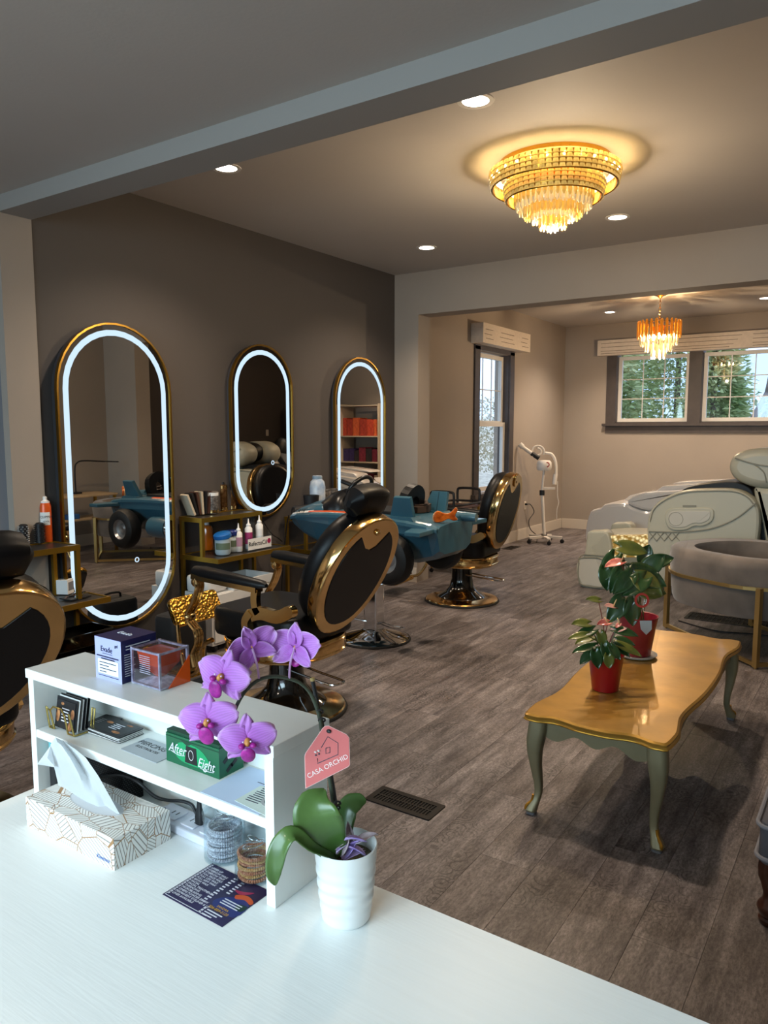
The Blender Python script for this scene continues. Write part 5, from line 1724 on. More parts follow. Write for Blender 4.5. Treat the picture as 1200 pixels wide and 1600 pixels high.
# ================================================================ rolling trolley with looped handles
tc_ = on_x(712, 790, -3.80)
rt = thing('rolling_trolley', 'black and gold rolling trolley with two looped handles', 'trolley', (-3.80, tc_.y, 0), 0)
zt2 = tc_.z
m_brown = mat('brown_shelf', '#5c3826', .4)
MB().prism(rrect(.36, .56, .10, 5), zt2 - .015, zt2, None, .003).build('top_shelf', m_brown, rt)
MB().tube([(x, y, zt2 + .03) for x, y in rrect(.37, .57, .10, 5)], .012, 8, True).build('top_rail', m_blackpl, rt)
MB().prism(rrect(.36, .56, .10, 5), .22, .235, None, .003).build('lower_shelf', m_brown, rt)
MB().tube([(x, y, .28) for x, y in rrect(.37, .57, .10, 5)], .012, 8, True).build('lower_rail', m_blackpl, rt)
for sy in (-1, 1):
    MB().tube(smooth_path([(-.13, .285 * sy, zt2), (-.135, .29 * sy, zt2 + .13), (-.10, .29 * sy, zt2 + .165), (.10, .29 * sy, zt2 + .165), (.135, .29 * sy, zt2 + .13), (.13, .285 * sy, zt2)], 5), .014, 8).build('handle_loop', m_blackpl, rt)
    for sx in (-1, 1):
        MB().cyl((.15 * sx, .24 * sy, .05), (.15 * sx, .24 * sy, zt2), .013, 10).build('leg', m_brass, rt)
        MB().lathe([(.02, -.012), (.025, 0), (.02, .012)], 12, (.15 * sx, .24 * sy, .025), True, Matrix.Rotation(PI / 2, 3, 'X')).build('castor', m_blackpl, rt)
# ================================================================ seen only in the mirrors
m_wood = mat('pale_oak', '#b39a78', .5, var=.1, scale=6)
nt_ = thing('manicure_table', 'pale manicure table with gold legs seen in the large mirror', 'table', (.16, 5.35, 0), 0)
MB().prism(rrect(.46, 1.0, .03, 3), .70, .725, None, .004).build('tabletop', m_wood, nt_)
for sx in (-.2, .2):
    for sy in (-.46, .46):
        MB().b2(sx - .015, sx + .015, sy - .015, sy + .015, 0, .70).build('leg', m_brass, nt_)
MB().b2(-.2, .2, -.46, .46, .42, .435).build('lower_shelf', m_wood, nt_)
ds = thing('desk_lamp', 'black arched desk lamp on the manicure table', 'lamp', (.22, 5.45, .725), 0)
MB().prism(rrect(.12, .12, .03, 3), 0, .02, None, .004).build('base', m_blackpl, ds)
MB().tube(smooth_path([(0, 0, .02), (0, 0, .30), (0, .04, .38), (0, .14, .40), (0, .42, .38)], 6), .009, 8).build('arm', m_blackpl, ds)
MB().sweep([(0, .30, .388), (0, .62, .37)], .03, .014).build('light_bar', m_blackpl, ds)
tb = thing('tissue_pack', 'blue tissue pack on the lower shelf of the manicure table', 'box', (.10, 5.30, .435), 0)
MB().prism(rrect(.10, .16, .01, 3), 0, .06, None, .004).build('body', mat('blue_pack', '#2a5a9a', .4), tb)
mcH = thing('side_chair', 'beige rounded chair with gold legs seen in the large mirror', 'chair', (-.05, 4.42, 0), -.4)
MB().prism(rrect(.44, .44, .18, 5), .42, .50, None, .03, True).build('seat', mat('beige_fabric', '#8e7c6a', .9), mcH)
MB().prism(sp2([(-.2, 0), (-.22, .22), (-.12, .36), (.12, .36), (.22, .22), (.2, 0)], 4), -.025, .025, lambda u, v, w: (.2 + w + .12 * v, u, .52 + v), .012, True).build('backrest', MATS['beige_fabric'], mcH)
for sx in (-1, 1):
    for sy in (-1, 1):
        MB().cyl((.14 * sx, .14 * sy, .43), (.2 * sx, .2 * sy, 0), .012, 8, .009).build('leg', m_brass, mcH)
cb = thing('white_wardrobe', 'tall cream wardrobe seen in the farthest mirror', 'cabinet', (.52, 10.72, 0), 0)
MB().b2(-.42, .42, -.24, .24, 0, 1.95).build('body', mat('cream_laminate', '#bdae98', .5), cb)
for s in (-1, 1):
    d = MB().b2(min(.004 * s, .41 * s), max(.004 * s, .41 * s), -.262, -.241, .06, 1.93).build('door', MATS['cream_laminate'], cb)
    MB().cyl((.04 * s, -.275, .95), (.04 * s, -.275, 1.1), .007, 8).build('handle', m_brass, d)
sh = thing('open_shelf', 'open cream shelf of coloured boxes seen in the farthest mirror', 'shelf', (-.38, 10.78, 0), 0)
b = MB(); b.b2(-.42, -.40, -.2, .2, 0, 1.95); b.b2(.40, .42, -.2, .2, 0, 1.95)
b.build('side_panel', MATS['cream_laminate'], sh)
for z in (.05, .5, .95, 1.4, 1.93):
    MB().b2(-.40, .40, -.2, .2, z - .02, z).build('shelf_board', MATS['cream_laminate'], sh)
rnd = random.Random(8)
cols = ['#b8442c', '#c65a30', '#a33a28', '#7a2a3a', '#3a2d5a', '#6b2030', '#c9b8a4', '#2f2a2c']
nm = ['red', 'orange', 'brick red', 'maroon', 'violet', 'dark red', 'cream', 'black']
for z, hh, sel in ((1.4, .36, (0, 1, 2)), (.95, .25, (3, 4, 5, 7)), (.5, .25, (6, 5, 4, 3))):
    x, k_ = -.38, -1
    while x < .33:
        w_ = rnd.uniform(.10, .17)
        c = rnd.choice(sel)
        k_ += 1
        tag(MB().b2(-w_ / 2 + .003, w_ / 2 - .003, -.12, .12, 0, hh * rnd.uniform(.75, 1)).build('product_carton', mat('carton_%d' % c, cols[c], .6, var=.25, scale=25)), '%s carton, %s from the left on the %s board of the mirrored open shelf' % (nm[c], ('first', 'second', 'third', 'fourth', 'fifth', 'sixth', 'seventh', 'eighth')[k_], {1.4: 'top', .95: 'middle', .5: 'lower'}[z]), 'box', 'cartons on the open shelf').location = (sh.location.x + x + w_ / 2, sh.location.y, z)
        x += w_
# ================================================================ reception desk
DZ = .76
m_desk = mat('white_desk_laminate', '#eaeeed', .32, var=.012, scale=3, bump=.03, bscale=8, stretch=(2, 30, 2))
dk = thing('reception_desk', 'white wood grain reception desk in the foreground', 'desk', (0, 0, 0))
MB().b2(-1.432, .55, -.1, .943, DZ - .03, DZ).build('desktop', m_desk, dk)
MB().b2(-1.40, -1.37, -.08, .92, 0, DZ - .03).build('side_panel', m_desk, dk)
MB().b2(.49, .52, -.08, .92, 0, DZ - .03).build('side_panel', m_desk, dk)
MB().b2(-1.37, .49, .895, .915, .06, DZ - .03).build('front_panel', m_desk, dk)

# ---- shelf unit on the desk
SX0, SX1, SY0, SY1, SZT, SZM = -1.407, -.748, .807, .938, 1.025, .902
m_shelf = mat('white_shelf_melamine', '#dcdedb', .3, var=.01, scale=3, bump=.02, bscale=8, stretch=(2, 30, 2))
su = thing('desk_shelf_unit', 'white two tier desktop shelf unit on the reception desk', 'shelf', (0, 0, DZ))
def sb(name, x0, x1, y0, y1, z0, z1):
    return MB().prism([(x0, y0), (x1, y0), (x1, y1), (x0, y1)], z0 - DZ, z1 - DZ, None, .0012).build(name, m_shelf, su)
sb('top_board', SX0 - .004, SX1 + .004, SY0 - .003, SY1 + .002, SZT - .019, SZT)
sb('side_panel', SX0, SX0 + .018, SY0, SY1, DZ, SZT - .019)
sb('side_panel', SX1 - .018, SX1, SY0, SY1, DZ, SZT - .019)
sb('middle_shelf', SX0 + .018, SX1 - .018, SY0 + .001, SY1 - .006, SZM - .017, SZM)
sb('back_panel', SX0 + .018, SX1 - .018, SY1 - .006, SY1, DZ, SZT - .019)
for px, py in ((73, 1067), (125, 1078)):
    q = on_y(px, py, SY1 - .007)
    MB().lathe([(.002, 0), (.009, 0), (.008, .0012), (.002, .0012)], 18, (q.x, SY1 - .0062, q.z - DZ), True, Matrix.Rotation(PI / 2, 3, 'X')).build('screw_cap', m_shelf, su)

# ---- purple carton
m_lilac = mat('lilac_card', '#a9addb', .45)
m_purple = mat('purple_card', '#2b2350', .4)
m_navyc = mat('navy_card', '#171a4c', .4)
m_ink = mat('dark_ink', '#1d1b3a', .6)
m_whiteink = mat('white_ink', '#d8d8e0', .6)
bx0, bx1, by0, by1, bh = -1.247, -1.168, .852, .934, .082
pbx = thing('product_carton', 'lilac and purple product carton on top of the desk shelf', 'box', ((bx0 + bx1) / 2, (by0 + by1) / 2, SZT), 0)
w2, d2 = (bx1 - bx0) / 2, (by1 - by0) / 2
MB().b2(-w2 + .0005, w2 - .0005, -d2 + .0005, d2 - .0005, 0, bh).build('body', m_navyc, pbx)
MB().b2(-w2, w2, -d2, -d2 + .0004, 0, bh).build('front_face', m_lilac, pbx)
MB().b2(-w2, w2, -d2, d2, bh, bh + .0006).build('lid', m_purple, pbx)
ff_ = lambda u, v: frame((u, -d2 - .0004, v), (1, 0, 0), (0, 0, 1))
text('lettering', 'Evade', .015, ff_(-.004, .060), m_ink, pbx)
text('lettering', 'gel', .008, ff_(.026, .071), m_ink, pbx)
MB(ff_(.0, .026)).prism(rrect(.062, .028, .001, 1), 0, .0003).build('white_patch', mat('pale_patch', '#e2e8f2', .5), pbx)
def print_line(parent, M_, u, v, w, h, m, name='print_line'):
    MB(M_).prism([(u, v - h / 2), (u + w, v - h / 2), (u + w, v + h / 2), (u, v + h / 2)], .0002, .0006).build(name, m, parent)
for u, v, w, h in ((-.034, .046, .066, .0022), (-.02, .0415, .04, .0022), (-.026, .034, .05, .0016), (-.026, .028, .028, .0016), (-.026, .022, .05, .0016), (-.026, .016, .02, .0016), (-.03, .008, .06, .001), (-.016, .052, .03, .0008)):
    print_line(pbx, ff_(0, 0), u, v, w, h, m_ink)
text('lettering', 'Evade', .017, frame((.0, .0, bh + .001), (1, 0, 0), (0, 1, 0)), m_whiteink, pbx)
rf = frame((w2, 0, 0), (0, 1, 0), (0, 0, 1))
print_line(pbx, rf, -.03, .070, .055, .002, m_whiteink); print_line(pbx, rf, -.03, .064, .03, .0015, m_whiteink)
for k in range(10):
    print_line(pbx, rf, -.034, .054 - .0045 * k, .012 + .006 * ((k * 7) % 3), .0012, m_whiteink)

# ---- glass cube bottle
m_cglass = clear_mat('clear_glass_block', '#f0f0fa', .45, .03)
m_orl = mat('amber_orange_liquid', '#c8431c', .1, coat=.5, emit=.0)
gx0, gx1, gy0, gy1, gh = -1.160, -1.077, .866, .936, .072
gc = thing('glass_cube_bottle', 'clear glass cube with orange filling on top of the desk shelf', 'perfume bottle', ((gx0 + gx1) / 2, (gy0 + gy1) / 2, SZT), 0)
w2, d2 = (gx1 - gx0) / 2, (gy1 - gy0) / 2
MB().prism([(-w2, -d2), (w2, -d2), (w2, d2), (-w2, d2)], .0003, gh, None, .003).build('glass_block', m_cglass, gc)
m_gedge = mat('glass_edge', '#c9c6d4', .08, coat=.8, spec=.9, color2='#8d8a98', scale=90)
for sx in (-1, 1):
    for sy in (-1, 1):
        MB().b2(sx * (w2 - .0025) - .002, sx * (w2 - .0025) + .002, sy * (d2 - .0025) - .002, sy * (d2 - .0025) + .002, .001, gh - .001).build('glass_edge', m_gedge, gc)
    for z in (.003, gh - .004):
        MB().b2(-w2 + .004, w2 - .004, sx * (d2 - .0025) - .0018, sx * (d2 - .0025) + .0018, z - .0018, z + .0018).build('glass_edge', m_gedge, gc)
        MB().b2(sx * (w2 - .0025) - .0018, sx * (w2 - .0025) + .0018, -d2 + .004, d2 - .004, z - .0018, z + .0018).build('glass_edge', m_gedge, gc)
MB().loft([[Vector((x, y, .003)) for x, y in ((-w2 + .004, -d2 + .004), (w2 - .004, -d2 + .004), (w2 - .004, d2 - .004), (-w2 + .004, d2 - .004))], [Vector((x * .25, y * .25, .0135)) for x, y in ((-w2, -d2), (w2, -d2), (w2, d2), (-w2, d2))]], True, True, False).build('glass_foot', m_gedge, gc)
q = [(-w2 + .010, -d2 + .008), (w2 - .012, -d2 + .008), (w2 - .012, d2 - .008), (-w2 + .010, d2 - .008)]
MB().loft([[Vector((x * .25, y * .25, .014)) for x, y in q], [Vector((x * .9, y * .9, gh * .55)) for x, y in q], [Vector((x, y, gh * .88)) for x, y in q]], True, True, False).build('orange_filling', m_orl, gc)
MB().prism([(-d2 + .018, .0), (d2, .0), (d2, gh * .72)], .0004, .0014, lambda u, v, w: (w2 + w, u, v + .0005)).build('orange_wedge', mat('orange_enamel', '#d1500f', .25, coat=.4), gc)
for k in range(9):
    print_line(gc, frame((-.004, -d2 + .0075, .0), (1, 0, 0), (0, 0, 1)), -.02, .056 - .004 * k, .03, .0012, m_whiteink)

# ---- gold wire card holder with cards
m_card = mat('black_card', '#1b191d', .4, color2='#7a4a2a', scale=55)
m_cardb = mat('black_card_plain', '#18181b', .4)
m_cardw = mat('white_card_edge', '#d9d8d6', .5)
m_wire = mat('pale_gold_wire', '#c9b36a', .25, 1.0)
hc = Vector((-1.330, .845, SZM))
ch_ = thing('card_holder', 'gold wire card holder on the desk shelf', 'card holder', hc, 0)
def wire_loop(x0):
    return smooth_path([(x0, -.018, .001), (x0 + .002, -.022, .036), (x0 + .010, -.024, .042), (x0 + .018, -.022, .036), (x0 + .020, -.018, .001)], 4)
MB().tube([(-.042, -.018, .0022), (-.045, -.022, .046), (-.032, -.022, .04), (-.026, -.018, .0022), (-.040, -.018, .0022)], .0019, 6).build('front_wire', m_wire, ch_)
MB().tube([(.020, -.018, .0022), (.016, -.022, .04), (.030, -.022, .046), (.040, -.018, .0022), (.020, -.018, .0022)], .0019, 6).build('front_wire', m_wire, ch_)
MB().tube([(-.032, -.022, .04), (-.022, -.021, .050), (.006, -.021, .050), (.016, -.022, .04)], .0019, 6).build('top_wire', m_wire, ch_)
MB().tube([(.040, -.018, .0022), (.044, .022, .0022), (.046, .026, .046), (.038, .026, .046), (.036, .022, .0022)], .0019, 6).build('side_wire', m_wire, ch_)
MB().tube([(-.044, -.018, .0022), (-.044, .022, .0022), (.044, .022, .0022)], .0019, 6).build('base_wire', m_wire, ch_)
def card(parent_name, label, loc, R, k, group):
    t = thing(parent_name, label, 'card', loc, 0, group)
    t.rotation_euler = R
    return t
cs = thing('business_cards', 'upright bundle of dark business cards in the gold holder', 'cards', hc + V(0, 0, .0045), 0)
for k in range(7):
    M_ = Matrix.Translation((.002 * math.sin(k * 2.1), -.012 + .0045 * k, 0)) @ Matrix.Rotation(-.16, 4, 'X')
    MB(M_).b2(-.034, .034, -.0006, .0006, 0, .062 + .001 * (k % 3)).build('card', m_cardw if k % 2 else m_cardb, cs)
M_ = Matrix.Translation((0, -.0135, 0)) @ Matrix.Rotation(-.16, 4, 'X')
MB(M_).b2(-.0305, .0305, -.0006, -.0001, .004, .057).build('printed_face', m_cardb, cs)
m_flow = mat('copper_print', '#6a3d22', .5, color2='#b87a48', scale=90)
for (u, v, ru, rv) in ((-.024, .026, .006, .014), (.023, .034, .006, .010), (.018, .010, .006, .010), (-.012, .050, .005, .003)):
    MB(M_).ell((u, -.0006, v), (ru, .0004, rv), 12, 6).build('copper_flourish', m_flow, cs)
for k in range(5):
    MB(M_).b2(-.012, .012 - .003 * (k % 2), -.0011, -.0006, .040 - .006 * k, .0418 - .006 * k).build('print_line', m_whiteink, cs)

def stack(name, label, c, rz, n, w, h, top):
    t = thing(name, label, 'cards', c, rz)
    for k in range(n):
        a = .02 * math.sin(k * 1.7)
        M_ = Matrix.Translation((.001 * math.sin(k * 3), .001 * math.cos(k * 2), .0006 + .0016 * k)) @ Matrix.Rotation(a, 4, 'Z')
        MB(M_).prism(rrect(w, h, .003, 2), 0, .0013).build('card', (m_cardw if (k % 2 and k < n - 1) else m_cardb), t)
    z = .0006 + .0016 * (n - 1) + .0013
    MB().prism(rrect(w * .9, h * .88, .001, 1), z, z + .0003).build('printed_face', m_cardb, t)
    if top:
        for (u, v, ru, rv) in ((-.03, .010, .010, .0045), (.022, -.016, .013, .0045), (.02, .019, .010, .003)):
            MB().ell((u, v, z + .0004), (ru, rv, .0004), 12, 5).build('copper_flourish', m_flow, t)
    for k in range(4):
        MB().b2(-.012, .016 - .004 * (k % 2), .010 - .006 * k, .0115 - .006 * k, z + .0003, z + .0006).build('print_line', m_whiteink if top else MATS['grey_label'], t)
    return t
stack('card_stack', 'stack of black printed price cards lying flat on the desk shelf', (-1.238, .884, SZM), .0, 8, .098, .058, True)
stack('card_stack', 'thin pile of dark cards behind the gold card holder', (-1.300, .897, SZM), .12, 4, .05, .062, False)
t = thing('gift_voucher', 'silver grey voucher lying beside the green chocolate box', 'card', (-1.115, .872, SZM), -.02)
MB().prism(rrect(.105, .062, .003, 2), .0003, .0013).build('sheet', mat('silver_card', '#a7adb3', .35), t)
text('lettering', 'PIERCING', .018, frame((-.012, .012, .0014), (1, 0, 0), (0, 1, 0)), m_blackpl, t, depth=.0002)
text('lettering', 'ELECTROLYSIS', .010, frame((-.008, -.004, .0014), (1, 0, 0), (0, 1, 0)), m_blackpl, t, depth=.0002)

# ---- green chocolate box
m_green = mat('green_carton', '#0d5a3a', .35, coat=.2)
m_greend = mat('dark_green_carton', '#0a3d2a', .35)
m_greenl = mat('bright_green_print', '#17935c', .4)
ab = thing('chocolate_box', 'green after dinner mint chocolate box on the desk shelf', 'box', (-.990, .889, SZM), .0)
w2, d2, bh = .068, .029, .060
MB().b2(-w2, w2, -d2, d2, 0, bh - .006).build('body', m_green, ab)
MB().b2(-w2 + .001, w2 - .001, -d2 + .002, d2, bh - .006, bh).build('lid', m_greend, ab)
AF = frame((0, -d2, 0), (1, 0, 0), (0, 0, 1))
MB(AF).prism([(-w2, bh - .012), (-.028, bh - .012), (-.020, bh - .016), (-.012, bh - .019), (-.004, bh - .016), (.002, bh - .012), (w2, bh - .012), (w2, bh - .0105), (-w2, bh - .0105)][::-1], .0002, .0006).build('flap_line', m_greend, ab)
MB(AF).prism(sp2([(-.03, .01), (.02, .008), (.045, .02), (.02, .042), (-.028, .044), (-.045, .026)], 4), .0002, .0004).build('bright_print', m_greenl, ab)
MB(AF).prism([(-.018, .010), (.014, .010), (.012, .041), (-.014, .041)], .0006, .0010).build('mint_sachet', m_cardb, ab)
MB(AF).tube([(.006 * math.cos(a) - .0015, .026 + .009 * math.sin(a), .0012) for a in [2 * PI * i / 16 for i in range(16)]], .0006, 5, True).build('clock_mark', m_cardw, ab)
text('lettering', 'After', .025, AF @ Matrix.Translation((-.038, .029, .0012)), m_whiteink, ab, shear=.35, depth=.0002, xs=.85)
text('lettering', 'Eight', .025, AF @ Matrix.Translation((.036, .018, .0012)), m_whiteink, ab, shear=.35, depth=.0002, xs=.85)
MB(AF).tube(smooth_path([(-.055, .023, .001), (-.035, .019, .001), (-.018, .021, .001)], 4), .0006, 5).build('flourish', m_whiteink, ab)
MB(AF).tube(smooth_path([(.022, .009, .001), (.04, .0075, .001), (.055, .009, .001)], 4), .0006, 5).build('flourish', m_whiteink, ab)
for k, (py, pz) in enumerate(((-.012, .03), (.006, .018), (.014, .04), (-.005, .012))):
    MB().box((w2 + .0003, py, pz), (.0004, .016, .007), Matrix.Rotation(.6, 3, 'X')).build('chocolate_print', m_cardb, ab)

# ---- papers right of the box
m_paper = mat('white_paper', '#dbe2ea', .6)
m_paperb = mat('pale_blue_paper', '#c2cfe6', .6)
def sheet(label, quad, z, m, lines, name='paper_sheet'):
    c = sum((Vector((a, b_, 0)) for a, b_ in quad), Vector()) / 4
    t = thing(name, label, 'paper', (c.x, c.y, z), 0)
    MB().prism([(a - c.x, b_ - c.y) for a, b_ in quad], .0002, .0009).build('sheet', m, t)
    for (u, v, w, h, a) in lines:
        R_ = Matrix.Rotation(a, 4, 'Z')
        MB(Matrix.Translation((u, v, .0009)) @ R_).prism([(-w / 2, -h / 2), (w / 2, -h / 2), (w / 2, h / 2), (-w / 2, h / 2)], 0, .0003).build('print_line', m_ink, t)
    return t
sheet('pale blue paper sheet with handwriting under the flyer card', [(-.915, .8105), (-.782, .8095), (-.79, .93), (-.915, .925)], SZM, m_paperb, [(-.0 + .01 * k, .02 + .012 * (k % 3), .018, .0014, .3 * k) for k in range(5)])
fy = sheet('printed greenish flyer with a round photo on the desk shelf', [(-.845, .820), (-.771, .812), (-.770, .900), (-.845, .880)], SZM + .0012, mat('cream_flyer', '#d2dbd2', .5), [(-.012, .028 - .006 * k, .035 - .004 * (k % 3), .0018, .02) for k in range(9)])
MB().lathe([(.002, 0), (.016, 0), (.016, .0004), (.002, .0004)], 22, (.018, .0, .0009)).build('photo_disc', m_cardb, fy)
MB().lathe([(.016, 0), (.021, 0), (.021, .0006), (.016, .0006)], 22, (.018, .0, .0009), False).build('photo_border', MATS['grey_label'], fy)

# ---- lower tier: mesh organiser, power strip, cord, bead tubs
def mesh_mat():
    m = mat('black_wire_mesh', '#141416', .4, .5)
    nt = m.node_tree
    tc = nt.nodes.new('ShaderNodeTexCoord')
    br = nt.nodes.new('ShaderNodeTexBrick')
    br.inputs['Scale'].default_value = 1
    br.inputs['Color1'].default_value = lin('#3b3c40'); br.inputs['Color2'].default_value = lin('#54565a'); br.inputs['Mortar'].default_value = lin('#0a0a0b')
    br.inputs['Brick Width'].default_value = .006; br.inputs['Row Height'].default_value = .0045; br.inputs['Mortar Size'].default_value = .0014
    sx = nt.nodes.new('ShaderNodeSeparateXYZ'); cx = nt.nodes.new('ShaderNodeCombineXYZ')
    nt.links.new(tc.outputs['Object'], sx.inputs[0])
    ad = nt.nodes.new('ShaderNodeMath'); ad.operation = 'ADD'
    nt.links.new(sx.outputs[0], ad.inputs[0]); nt.links.new(sx.outputs[1], ad.inputs[1])
    nt.links.new(ad.outputs[0], cx.inputs[0]); nt.links.new(sx.outputs[2], cx.inputs[1])
    nt.links.new(cx.outputs[0], br.inputs['Vector'])
    nt.links.new(br.outputs['Color'], nt.nodes['Principled BSDF'].inputs['Base Color'])
    return m
mo = thing('mesh_organiser', 'black wire mesh organiser in the lower tier of the desk shelf', 'organiser', (-1.30, .905, DZ), 0)
m_mesh = mesh_mat()
b = MB(); b.b2(-.075, .082, -.025, -.023, .004, .092); b.b2(-.077, -.075, -.025, .022, .004, .092); b.b2(.082, .084, -.025, .022, .004, .092)
b.build('mesh_walls', m_mesh, mo)
MB().b2(-.077, .084, -.025, .022, 0.0002, .004).build('base', m_blackpl, mo)
MB().tube([(-.077, -.025, .093), (.084, -.025, .093), (.084, .022, .093), (-.077, .022, .093)], .002, 6, True).build('rim_wire', m_blackpl, mo)
t = thing('teal_bottle', 'small teal capped bottle at the left end of the lower tier', 'bottle', (-1.372, .838, DZ), 0)
MB().lathe([(.013, 0), (.014, .003), (.014, .085), (.008, .092)], 16).build('body', m_blackpl, t)
MB().lathe([(.0135, .086), (.0135, .112), (.002, .114)], 16).build('cap', mat('teal_cap', '#5fa6ad', .35), t)

ps = thing('power_strip', 'flat white power strip lying in the lower tier', 'power strip', (-1.025, .893, DZ), -.02)
m_psw = mat('white_power_strip', '#cfd3e0', .35)
MB().prism(rrect(.20, .056, .006, 3), 0, .016, None, .003).build('body', m_psw, ps)
for k in range(3):
    o = MB().prism(rrect(.036, .036, .003, 2, -.055 + .052 * k, 0), .016, .019, None, .001).build('socket', m_psw, ps)
    for s in (-1, 1):
        MB().b2(-.055 + .052 * k + .006 * s - .001, -.055 + .052 * k + .006 * s + .001, -.004, .006, .019, .0194).build('slot', m_blackpl, o)
MB().lathe([(.004, .016), (.004, .018), (.001, .018)], 10, (-.088, 0, 0)).build('status_light', m_ink, ps)
pg = Vector((-1.012, .893, DZ + .0195))
pc3 = thing('power_cord', 'black power cord with upright plug in the white power strip', 'cord', pg, 0)  # appliance power cord, not an extension lead
MB().loft([[Vector((a * w, b_ * w * .7, z)) for a, b_ in rrect(2, 2, .6, 3)] for w, z in ((.0085, 0), (.009, .012), (.0075, .022), (.005, .032), (.004, .044))], True, True).build('plug', m_blackpl, pc3)
p0 = on_y(308, 1272, .893); p1 = on_y(300, 1258, .893); p2 = on_y(285, 1252, .893); p3 = on_y(260, 1250, .893); p4 = on_y(240, 1243, .885); p5 = on_y(215, 1222, .872); p6 = on_y(190, 1212, .872); p7 = on_y(150, 1214, .872)
MB().tube(smooth_path([q_ - pg for q_ in (Vector((pg.x, pg.y, pg.z + .042)), p0, p1, p2, p3, p4, p5, p6, p7)], 5), .0032, 8).build('cable', m_blackpl, pc3)

def bead_tub(label, c, r, h, nring, m1, m2):
    t = thing('bead_tub', label, 'jar', c, 0)
    MB().lathe([(r - .001, .001), (r, .003), (r, h), (r - .0012, h), (r - .0012, .003)], 36, cap=False).build('jar_wall', m_clear, t)
    MB().lathe([(r, 0), (r, .0015), (.002, .0015)], 30).build('jar_base', m_clear, t)
    MB().lathe([(r + .002, h - .008), (r + .002, h + .003), (r - .004, h + .004), (.002, h + .004)], 36, cap=False).build('jar_lid', m_clear, t)
    for k in range(nring):
        rr = r - .0075 - .0012 * ((k * 5) % 3)
        n = 44
        b = MB()
        b.tube([(rr * math.cos(2 * PI * i / (n * 2)), rr * math.sin(2 * PI * i / (n * 2)), .006 + k * .0062 + .0009 * math.sin(2 * PI * i / (n * 2) * 2 + k)) for i in range(n * 2)], [(.0034 if i % 2 else .0024) for i in range(n * 2)], 6, True)
        b.build('bead_bracelet', (m1, m2)[k % 2], t)
    for k in range(3):
        MB().tube([((r * .55 - .004 * k) * math.cos(2 * PI * i / 24) , (r * .55 - .004 * k) * math.sin(2 * PI * i / 24), .012 + nring * .0062 + .005 * k + .006 * math.cos(2 * PI * i / 24 + k)) for i in range(24)], .0009, 5, True).build('loose_wire', m_chrome, t)
    return t
m_sil = mat('silver_beads', '#c9c9d0', .3, .25, color2='#8e8e98', scale=300)
m_sild = mat('silver_beads_pale', '#e0e0e6', .3, .2, color2='#a4a4ae', scale=300)
m_cop = mat('copper_beads', '#c88a68', .3, .25, color2='#96583c', scale=300)
m_copg = mat('gold_beads', '#d8aa70', .3, .25, color2='#a87848', scale=300)
bead_tub('clear tub of silver beaded bracelets under the desk shelf', (-.921, .868, DZ + .0012), .036, .080, 9, m_sil, m_sild)
bead_tub('clear tub of copper beaded bracelets against the shelf end panel', (-.835, .852, DZ + .0012), .033, .072, 7, m_cop, m_copg)

# ---- flyer on the desk
m_fly = mat('purple_flyer', '#241d3d', .35, color2='#2c2450', scale=6)
fw_, fh_ = .138, .105
fq = thing('price_flyer', 'dark purple price list flyer lying on the desk', 'flyer', (-.853, .784, DZ), -.02)
MB().prism(rrect(fw_, fh_, .0005, 1), .0003, .0010).build('sheet', m_fly, fq)
b = MB()
b.prism([(-.066, -.0495), (.03, -.0495), (.03, -.0487), (-.066, -.0487)], .001, .0013)
b.prism([(-.0665, -.0495), (-.0657, -.0495), (-.0657, .0495), (-.0665, .0495)], .001, .0013)
b.build('white_border', m_whiteink, fq)
for k in range(18):
    MB().b2(-.0645, -.0625, -.045 + .0054 * k, -.0415 + .0054 * k, .001, .0013).build('border_mark', m_whiteink, fq)
rows = ['UPPER LIP', 'EYEBROW WAX', 'EYEBROW TINT', 'FULL FACE WAX', 'FULL LEG WAX', 'FULL ARM WAX', 'BIKINI WAX', 'FACIAL', 'FACIAL TREATMENT', 'THREADING', 'MICROBLADING', 'OMBRE POWDER BROW', 'PERMANENT EYELINER & LIP', 'LINER AVAILABLE']
for k, s in enumerate(rows):
    text('lettering', s, .0062, frame((-.060, .043 - .0063 * k, .0011), (1, 0, 0), (0, 1, 0)), m_whiteink, fq, 'LEFT', .0001)
    if k < 12:
        MB().b2(-.006, .0005 + .002 * (k % 2), .0415 - .0063 * k, .0442 - .0063 * k, .001, .0012).build('print_line', m_whiteink, fq)
for k in range(6):
    MB().b2(.012, .019, .040 - .0063 * k, .0427 - .0063 * k, .001, .0012).build('print_line', m_whiteink, fq)
b = MB(); b.prism(sp2([(.015, -.005), (.04, .012), (.067, .005), (.067, -.028), (.03, -.028), (.012, -.02)], 3), .001, .0012); b.build('blue_field', mat('blue_print', '#26306e', .4), fq)
b = MB(); b.prism(sp2([(.03, .014), (.048, .022), (.066, .016), (.066, .008), (.05, .012), (.036, .006)], 3), .0012, .0014); b.build('orange_hair_print', mat('orange_print', '#c8552c', .4), fq)
b = MB(); b.prism(sp2([(.018, .022), (.034, .026), (.05, .034), (.046, .026), (.034, .018)], 3), .0012, .0014); b.build('red_hair_print', mat('crimson_print', '#a02a50', .4), fq)
b = MB(); b.prism(sp2([(.05, -.002), (.067, .002), (.067, -.012), (.054, -.012)], 3), .0012, .0014); b.build('green_print', mat('deep_green_print', '#12352f', .4), fq)
m_goldink = mat('gold_ink', '#c89a3c', .4)
text('lettering', 'SANDRA', .0062, frame((.038, -.0225, .0014), (1, 0, 0), (0, 1, 0)), m_goldink, fq, 'CENTER', .0001)
text('lettering', '506-889-5120', .0075, frame((.036, -.0300, .0014), (1, 0, 0), (0, 1, 0)), m_goldink, fq, 'CENTER', .0001)
